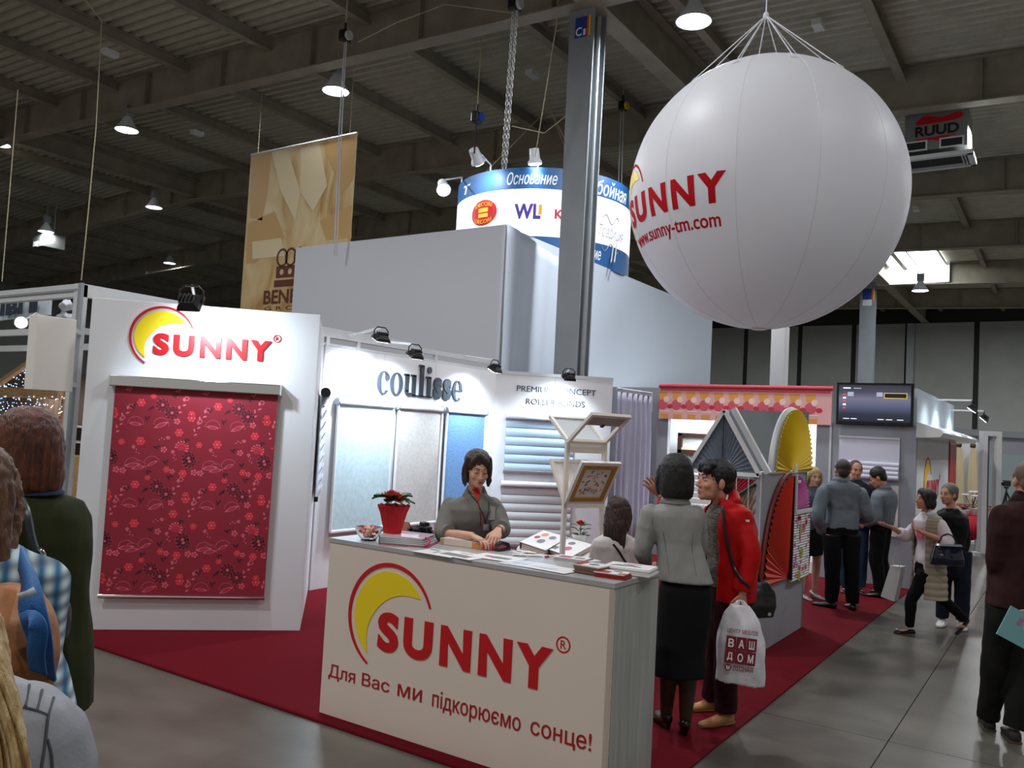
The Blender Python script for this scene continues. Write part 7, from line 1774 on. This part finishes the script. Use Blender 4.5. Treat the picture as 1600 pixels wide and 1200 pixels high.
for q in 'LR': F.shoe(q, mat('silver_leather', (170, 170, 172), .25, .6), .24, 'shoe', .04, .034, .055)
scarf = MB().tube([F.J['neck'] + V((-.05, .03, 0)), F.J['neck'] + V((-.04, .07, -.08)), F.J['chest'] + V((-.03, .13, .02))], [.02, .03, .02], 10, sm=3).build('scarf', mat('wine_scarf', (110, 24, 44), .8), F.root, local=True, smooth=True)

# ---- walking woman in the quilted vest
g_ = fl(1432, 990); D_ = (g_ - CAM).dot(CFW)
F = Fig('walking woman with short black hair in a white shirt and long quilted beige vest', g_.x, g_.y, 96, 1.56, z=0, fem=True, look=(0, 6, 0), skin=M_skin2)
cl = lambda x, y, d: loc(F, at(x, y, d))
F.J['head'] = cl(1446, 781, D_); F.J['neck'] = cl(1450, 803, D_); F.J['chest'] = cl(1452, 830, D_); F.J['pel'] = cl(1450, 885, D_)
F.J['shL'] = cl(1470, 817, D_ - .15); F.J['shR'] = cl(1440, 815, D_ + .16); F.J['elL'] = cl(1481, 848, D_ - .22); F.J['wrL'] = cl(1443, 833, D_ - .24)
F.J['elR'] = cl(1416, 838, D_ + .2); F.J['wrR'] = cl(1393, 824, D_ + .12)
F.J['hipL'] = cl(1446, 895, D_ - .07); F.J['hipR'] = cl(1448, 895, D_ + .08); F.J['knL'] = cl(1424, 937, D_ - .06); F.J['anL'] = cl(1421, 980, D_ - .04); F.J['knR'] = cl(1478, 940, D_ + .06); F.J['anR'] = cl(1508, 976, D_ + .1)
F.J['anL'].z = .07; F.J['anR'].z = .15
F.toe = {'L': V((0, 1, 0)), 'R': V((-.1, .7, -.62)).normalized()}
F.hand = {'L': dict(d=cl(1422, 824, D_ - .18) - F.J['wrL'], n=(0, .2, 1), curl=.6), 'R': dict(d=(-.05, 1, .2), n=(.3, 0, 1), curl=.3, spread=.1)}
F.body(.009); F.face((24, 18, 16)); F.hair('bob', M_hblack, .009)
M_ws = cloth('white_shirt', (222, 212, 216), .04); M_vest = cloth('quilted_beige', (160, 148, 130), .06, .6)
mb = F.torso(MB(), scale_rows(TF, 1.06, 1.06, -.25)); F.arm(mb, 'L', .045, .042, .036, .35); F.arm(mb, 'R', .045, .042, .036, .5); F.garment('shirt', mb, M_ws, .011, .006)
collar(F, M_ws, .044, open_=.8)
VR = [(-.44, .124, .104, -.012), (-.2, .12, .102, -.01), (0, .114, .096, -.008), (.35, .112, .092, 0), (.65, .116, .09, .004), (.82, .112, .08, 0), (.93, .094, .06, -.004), (.99, .06, .052, 0)]
vr2 = []
for i in range(len(VR) - 1):
    nj = max(6, int((VR[i + 1][0] - VR[i][0]) * 62))
    for j in range(nj):
        t = j / nj; b = 1 + .06 * abs(sin(pi * (VR[i][0] + (VR[i + 1][0] - VR[i][0]) * t) / .098)) ; a_ = [VR[i][q] * (1 - t) + VR[i + 1][q] * t for q in range(4)]; vr2.append((a_[0], a_[1] * b, a_[2] * b, a_[3]))
vr2.append(VR[-1])
shell(F, vr2, 128, 412, M_vest, 'vest', th=.02, amp=.001, vox=.007, smooth=1)
mb = MB(); F.leg(mb, 'L', .055, .037, .027, .97); F.leg(mb, 'R', .055, .037, .027, .97); mb = F.torso(mb, [(-.12, .092, .074, 0), (.1, .095, .072, 0)]); F.garment('trousers', mb, M_bk_t, .011, .004)
M_flat = mat('black_patent', (14, 13, 14), .15)
F.shoe('L', M_flat, .23, 'shoe', 0, .034, .045)
o = F.shoe('R', M_flat, .23, 'shoe', 0, .034, .045)
MB().ell(F.J['anL'] + V((0, .14, -.02)), (.018, .012, .008)).build('shoe_bow', M_alu, F.root, local=True)
MB().box(F.spine(.48) + V((-.02, .118, 0)), (.10, .012, .11)).build('pink_print', mat('pink_card', (222, 84, 96), .6), F.root, local=True)
hb0 = at(1480, 866, D_ - .26)
hbg = thing('handbag', 'glossy navy handbag hanging from the forearm of the walking woman', 'bag', hb0)
mb = MB(); mb.loft([(hb0 - V((0, 0, .11)), rr_ * .17, ff * .05), (hb0 - V((0, 0, .04)), rr_ * .165, ff * .065), (hb0 + V((0, 0, .06)), rr_ * .14, ff * .045), (hb0 + V((0, 0, .10)), rr_ * .12, ff * .02)], 20, 3.2)
M_navyp = mat('navy_patent', (18, 22, 42), .15); remesh(mb, 'bag_body', M_navyp, hbg, .012, 3, ((8, 8, 8), .006, 2), local=False)
mb = MB(); mb.loft([(hb0 + V((0, 0, .085)) - ff * .03, rr_ * .14, ff * .012), (hb0 + V((0, 0, .105)) - ff * .02, rr_ * .13, ff * .012)], 12, 3); mb.build('frame_trim', mat('silver_trim', (190, 192, 205), .2, .6), hbg, smooth=True)
MB().tube([hb0 + rr_ * -.09 + V((0, 0, .1)), hb0 + rr_ * -.06 + V((0, 0, .17)), hb0 + V((0, 0, .2)), hb0 + rr_ * .06 + V((0, 0, .17)), hb0 + rr_ * .09 + V((0, 0, .1))], .009, 8, sm=4).build('handle', M_navyp, hbg, smooth=True)
MB().box(hb0 - ff * .066 + rr_ * -.09, (.03, .01, .02)).build('clasp', M_chrome, hbg)
# white paper shopping bag she carries on the far side
q = at(1393, 911, D_ + .12); 
pbg = thing('paper_bag', 'tall white paper shopping bag hanging before the walking woman', 'bag', q)
A_, B_, C_, Dd = [at(x, y, D_ + .1) for x, y in ((1391, 884), (1409, 886), (1397, 940), (1376, 932))]
mb = MB(); dpt = ff * .1 + rr_ * .09
mb.rings([[Dd, C_, C_ + dpt, Dd + dpt], [A_, B_, B_ + dpt, A_ + dpt]]); mb.build('bag_body', mat('white_card', (208, 206, 208), .5), pbg)
MB().tube([A_.lerp(B_, .2), A_.lerp(B_, .3) + V((0, 0, .1)), A_.lerp(B_, .5) + V((0, 0, .13)), A_.lerp(B_, .7) + V((0, 0, .1)), A_.lerp(B_, .8)], .004, 6, sm=3).build('handle', M_rope, pbg)

# ---- grey haired person behind her
g_ = fl(1466, 984); D_ = (g_ - CAM).dot(CFW)
F = Fig('grey haired person in a black jacket and white trainers walking behind the quilted vest woman', g_.x + .1, g_.y + .3, 150, 1.62, z=0, fem=True, look=(-35, 0, 0), skin=M_skin2)
D_ = (F.root.location - CAM).dot(CFW); cl = lambda x, y, d: loc(F, at(x, y, d))
F.J['head'] = cl(1482, 773, D_); F.J['neck'] = cl(1486, 797, D_); F.J['chest'] = cl(1487, 828, D_); F.J['shL'] = cl(1504, 808, D_ + .08); F.J['shR'] = cl(1470, 806, D_ - .06); F.J['elL'] = cl(1507, 848, D_ + .05); F.J['wrL'] = cl(1496, 884, D_); F.J['pel'] = cl(1478, 885, D_)
for q in 'LR': F.J['an' + q].z = .075
F.body(.011); F.face((90, 86, 80)); F.hair('short', M_hgrey, .01, amp=.006)
mb = F.torso(MB(), scale_rows(TM, 1.02, 1.1, -.12)); F.arm(mb, 'L', .046, .04, .033, .95); F.arm(mb, 'R', .046, .04, .033, .95); F.garment('jacket', mb, cloth('black_jacket', (13, 13, 15), .1, .6), .012, .008)
pants(F, cloth('dark_jeans', (26, 32, 48)))
for q in 'LR': F.shoe(q, mat('white_trainer', (214, 212, 206), .5), .27, 'trainer', 0, .043, .075, sole=M_paper)

# ---- man in the brown shirt at the right edge
g_ = fl(1578, 1150); D_ = (g_ - CAM).dot(CFW)
F = Fig('man in a dark brown shirt and dark trousers at the right edge, turned away', g_.x, g_.y, 8, 1.80, z=0, fem=False, look=(-20, -4, 0), skin=M_skin2)
cl = lambda x, y, d: loc(F, at(x, y, d))
F.J['head'] = cl(1606, 752, D_); F.J['neck'] = cl(1602, 784, D_); F.J['chest'] = cl(1597, 845, D_); F.J['pel'] = cl(1588, 930, D_)
F.J['shL'] = cl(1566, 800, D_ - .06); F.J['shR'] = cl(1642, 802, D_ + .04); F.J['elL'] = cl(1560, 880, D_ - .02); F.J['wrL'] = cl(1572, 935, D_ + .22); F.J['elR'] = cl(1652, 880, D_); F.J['wrR'] = cl(1614, 955, D_ - .18)
F.J['hipL'] = cl(1566, 945, D_); F.J['hipR'] = cl(1605, 945, D_); F.J['knL'] = cl(1553, 1040, D_ + .02); F.J['knR'] = cl(1596, 1055, D_ - .05); F.J['anL'] = cl(1545, 1122, D_ + .12); F.J['anR'] = cl(1584, 1150, D_ - .1)
for q in 'LR': F.J['an' + q].z = .075
F.toe = {'L': V((.55, 1, 0)).normalized(), 'R': V((.5, 1, 0)).normalized()}
F.hand = {'R': dict(d=cl(1596, 978, D_ - .2) - F.J['wrR'], n=(-.3, -.6, .2), curl=.6)}
F.body(.0085); F.hair('crop', mat('hair_cropped', (104, 84, 66), .6, var=(60, .3)), .008, amp=.0015)
M_brs = cloth('brown_check_shirt', (54, 30, 29), .2)
mb = F.torso(MB(), scale_rows(TM, 1.1, 1.14, -.10)); F.arm(mb, 'L', .05, .044, .036, .95); F.arm(mb, 'R', .05, .044, .036, .92); F.garment('shirt', mb, M_brs, .01, .011, (7, 7, 6), 5)
collar(F, M_brs, .046, open_=.5); pants(F, cloth('dark_green_trousers', (24, 24, 21), .12), .04, (.058, .046, .041), .012)
for q in 'LR': F.shoe(q, mat('dark_suede', (34, 30, 28), .7), .29, 'shoe', 0, .046, .08, sole=mat('brown_sole', (70, 56, 40), .7))
a_, b_, c_ = at(1579, 946, D_ - .26), at(1556, 990, D_ - .26), at(1604, 1016, D_ - .26)
bkt = tag(MB().obox(b_, c_ - b_, a_ - b_, -ff * .006).build('booklet', mat('teal_booklet', (126, 176, 180), .45)), 'pale teal booklet held by the brown shirted man at the right edge', 'booklet')
e1_, e2_ = (c_ - b_), (a_ - b_)
prints('cover_print', [(0, circ(.72, .62, .13, 16, .15)), (1, circ(.74, .6, .06, 12)), (2, rc(.36, .58, .5, .7)), (2, rc(.38, .74, .54, .8))], lambda u, v, d: b_ + e1_ * u + e2_ * v - ff * (.0065 + d), [mat('blush_ink', (226, 190, 186), .5), mat('coral_ink', (208, 110, 110), .5), mat('orchid_ink', (196, 110, 160), .5)], bkt)

# ---- three visitors at the left edge
def seam(F, pts, m, r=.003, name='seam'): return MB().tube(pts, r, 5, sm=4).build(name, m, F.root, local=True)
D_ = 2.75; g_ = at(42, 900, D_); 
F = Fig('woman with auburn hair in a dark green coat at the left edge, back to us', g_.x, g_.y, 38, 1.74, z=0, fem=True, look=(15, -4, 0))
cl = lambda x, y, d: loc(F, at(x, y, d))
F.J['head'] = cl(38, 706, D_); F.J['neck'] = cl(40, 770, D_); F.J['chest'] = cl(42, 870, D_); F.J['pel'] = cl(36, 1010, D_)
F.J['shL'] = cl(-20, 800, D_ - .12); F.J['shR'] = cl(64, 802, D_ + .06); F.J['elR'] = cl(76, 905, D_ + .04); F.J['wrR'] = cl(80, 1000, D_ + .1); F.J['elL'] = cl(-40, 930, D_ - .1); F.J['wrL'] = cl(-20, 1010, D_ + .1)
F.hand = {'R': dict(d=(-.1, .5, -1), n=(-1, 0, 0), curl=.5)}
F.body(.008); F.hair('bobback', M_haub, .008, amp=.005)
M_grn = cloth('dark_green_coat', (46, 50, 26), .12)
CR_ = [(-.35, .125, .1, 0), (0, .122, .094, 0), (.35, .112, .086, 0), (.65, .118, .084, 0), (.82, .12, .078, 0), (.94, .108, .062, -.004), (1.0, .062, .05, 0), (1.05, .042, .042, 0)]
mb = F.torso(MB(), CR_); F.arm(mb, 'R', .054, .05, .046, .92); F.arm(mb, 'L', .052, .048, .044, .9); F.garment('coat', mb, M_grn, .012, .01, (6, 6, 5), 2)
collar(F, mat('blue_collar', (34, 54, 96), .7), .05, open_=.2, hgt=.02)
pants(F, M_bk_t)
for q in 'LR': F.shoe(q, M_black)
stp = [cl(30, 775, D_ - .2), cl(42, 800, D_ - .24), cl(50, 840, D_ - .25), cl(57, 862, D_ - .25)]
MB().tube(stp, .011, 8, sm=4).build('bag_strap', mat('navy_leather', (34, 42, 56), .35), F.root, local=True, smooth=True)
rg = [cl(59 + 11 * cos(a), 876 + 18 * sin(a), D_ - .25) for a in [2 * pi * i / 24 for i in range(25)]]
MB().tube(rg, .0065, 8).build('strap_ring', M_chrome, F.root, local=True, smooth=True)
MB().tube([cl(61, 893, D_ - .25), cl(72, 920, D_ - .22), cl(86, 955, D_ - .2), cl(92, 990, D_ - .12)], [.012, .03, .045, .03], 12, sm=4).build('shoulder_bag', mat('navy_leather', (34, 42, 56), .35), F.root, local=True, smooth=True)

D_ = 1.95; g_ = at(0, 1000, D_)
F = Fig('person with wavy brown hair in a blue checked shirt at the left edge', g_.x, g_.y, 30, 1.66, z=0, fem=True, look=(0, -4, 0))
cl = lambda x, y, d: loc(F, at(x, y, d))
F.J['head'] = cl(-46, 775, D_); F.J['neck'] = cl(-35, 858, D_); F.J['chest'] = cl(-20, 960, D_); F.J['pel'] = cl(-10, 1180, D_)
F.J['shR'] = cl(20, 908, D_ + .02); F.J['shL'] = cl(-120, 900, D_); F.J['elR'] = cl(30, 985, D_ + .06); F.J['wrR'] = cl(36, 1045, D_ + .2); F.J['elL'] = cl(-130, 1020, D_); F.J['wrL'] = cl(-100, 1120, D_ + .2)
F.body(.008); F.hair('long', M_hwave, .008, .13, .006)
mp_ = bpy.data.materials.new('blue_check'); mp_.use_nodes = True; MATS['chk'] = mp_
nt = mp_.node_tree; b_ = nt.nodes['Principled BSDF']; b_.inputs['Roughness'].default_value = .85
tcn = nt.nodes.new('ShaderNodeTexCoord'); outs = []
for ax_i, rot in ((0, 0), (1, 1)):
    wv = nt.nodes.new('ShaderNodeTexWave'); wv.bands_direction = 'Z' if ax_i else 'X'; wv.inputs['Scale'].default_value = 9; nt.links.new(tcn.outputs['Object'], wv.inputs['Vector']); outs.append(wv.outputs['Fac'])
r1 = nt.nodes.new('ShaderNodeMix'); r1.data_type = 'RGBA'; r1.inputs['A'].default_value = (*lin((34, 110, 150)), 1); r1.inputs['B'].default_value = (*lin((206, 220, 222)), 1); nt.links.new(outs[0], r1.inputs['Factor'])
r2 = nt.nodes.new('ShaderNodeMix'); r2.data_type = 'RGBA'; r2.inputs['B'].default_value = (*lin((22, 48, 78)), 1); nt.links.new(r1.outputs['Result'], r2.inputs['A'])
mt = nt.nodes.new('ShaderNodeMath'); mt.operation = 'MULTIPLY'; mt.inputs[1].default_value = .7; nt.links.new(outs[1], mt.inputs[0]); nt.links.new(mt.outputs[0], r2.inputs['Factor']); nt.links.new(r2.outputs['Result'], b_.inputs['Base Color'])
mb = F.torso(MB(), scale_rows(TF, 1.12, 1.15, -.1)); F.arm(mb, 'R', .046, .040, .034, .55); F.arm(mb, 'L', .046, .04, .034, .6); F.garment('checked_shirt', mb, mp_, .010, .006)
pants(F, cloth('blue_jeans', (44, 56, 84)))
for q in 'LR': F.shoe(q, M_black)
M_bst2 = mat('blue_webbing', (20, 88, 150), .6, bump=(200, .2)); M_bp = mat('tan_backpack', (150, 92, 44), .6, var=(9, .3), bump=(30, .3))
bpk = thing('backpack', 'tan backpack with broad bright blue straps on the checked shirt wearer', 'backpack', at(18, 1000, D_ - .3))
wl = lambda x, y, d: at(x, y, d)
mb = MB(); mb.loft([(wl(8, 1090, D_ - .26), rr_ * .075, ff * .09), (wl(10, 1030, D_ - .28), rr_ * .085, ff * .11), (wl(12, 960, D_ - .27), rr_ * .075, ff * .1), (wl(12, 915, D_ - .22), rr_ * .055, ff * .06)], 18, 2.6); remesh(mb, 'pack_body', M_bp, bpk, .012, 3, ((9, 9, 9), .007, 3), local=False)
def band(pts, wdt, m, name, parent, th=.006):
    mb = MB(); A, Bv = [], []
    P_ = catmull(pts, 5); P_ = [V(p) for p in P_]
    for i, p in enumerate(P_):
        d = (P_[min(i + 1, len(P_) - 1)] - P_[max(i - 1, 0)]).normalized(); sdv = d.cross(CFW).normalized()
        A.append(p - sdv * wdt / 2); Bv.append(p + sdv * wdt / 2)
    mb.rings([A, Bv], cap=False, closed=False); return mb.build(name, m, parent, smooth='all', solid=th)
band([wl(32, 872, D_ - .20), wl(42, 905, D_ - .33), wl(50, 950, D_ - .38), wl(62, 1000, D_ - .36), wl(70, 1055, D_ - .25)], .05, M_bst2, 'shoulder_strap', bpk)
band([wl(36, 972, D_ - .40), wl(50, 968, D_ - .42), wl(60, 985, D_ - .42), wl(56, 1020, D_ - .40), wl(60, 1050, D_ - .36)], .034, M_bst2, 'strap_end', bpk, .004)
band([wl(30, 932, D_ - .40), wl(42, 928, D_ - .41), wl(54, 922, D_ - .40)], .012, mat('grey_webbing', (170, 176, 180), .6), 'strap_band', bpk)

D_ = 1.12; g_ = at(30, 1100, D_)
F = Fig('blonde person in a grey jacket with ribbed shoulder seams in the bottom left corner', g_.x, g_.y, 32, 1.62, z=0, fem=True, look=(0, -4, 0))
cl = lambda x, y, d: loc(F, at(x, y, d))
F.J['head'] = cl(-150, 905, D_ - .02); F.J['neck'] = cl(-130, 1060, D_); F.J['chest'] = cl(-40, 1260, D_)
F.J['shR'] = cl(42, 1112, D_ + .05); F.J['shL'] = cl(-200, 1110, D_); F.J['elR'] = cl(64, 1330, D_ + .05); F.J['wrR'] = cl(80, 1500, D_ + .2)
F.body(.009); 
mb = F.torso(MB(), scale_rows(TF, 1.1, 1.12, -.1)); F.arm(mb, 'R', .045, .039, .034, .95); F.arm(mb, 'L', .044, .038, .03, .95)
M_gjk = cloth('grey_quilted_jacket', (142, 144, 150), .06, .6); jk_ = F.garment('jacket', mb, M_gjk, .008, .005, (9, 9, 7), 3)
M_sm = mat('dark_seam', (70, 72, 78), .8)
for pts in ([(48, 1048), (46, 1070), (40, 1104)], [(70, 1050), (66, 1078), (58, 1110)], [(94, 1062), (84, 1090), (76, 1118), (72, 1150), (68, 1180), (64, 1205)], [(36, 1105), (56, 1110), (76, 1118)], [(74, 1155), (80, 1178), (82, 1205)]):
    q_ = drape(F, jk_, pts, .001)
    if len(q_) > 1: seam(F, q_, M_sm, .0022)
pants(F, M_bk_t)
for q in 'LR': F.shoe(q, M_black)
# loose long blonde hair
rnd = random.Random(11); mb = MB()
s = F
s.hell(mb, (0, -.02, .045), (.09, .1, .086)); s.hell(mb, (0, -.05, -.03), (.095, .07, .1))
mb.loft([(cl(-112, 960, D_ - .07), RXv * .08, FY * .05), (cl(-92, 1080, D_ - .10), RXv * .08, FY * .045), (cl(-75, 1180, D_ - .12), RXv * .08, FY * .04), (cl(-65, 1300, D_ - .13), RXv * .06, FY * .03)], 18)
remesh(mb, 'hair', M_hblond, F.root, .007, 2, ((120, 120, 10), .003, 5))
mb = MB()
for k in range(90):
    o = rnd.uniform(-1, 1); x0_ = -95 + 62 * o; x1_ = -40 + 76 * o + rnd.uniform(-8, 8); dd = D_ - .13 - .05 * rnd.random()
    mb.tube([cl(x0_ - 6, 915, dd + .05), cl(x0_ + 12 + rnd.uniform(-4, 4), 1010, dd), cl((x0_ + x1_) / 2 + 8, 1095, dd), cl(x1_, 1190, dd - .01), cl(x1_ + 6, 1320, dd - .01)], [.002, .0035, .0035, .003, .001], 5, sm=4)
hs_ = mb.build('hair_strands', M_hblond, F.root, smooth='all', local=True); hs_['kind'] = 'stuff'
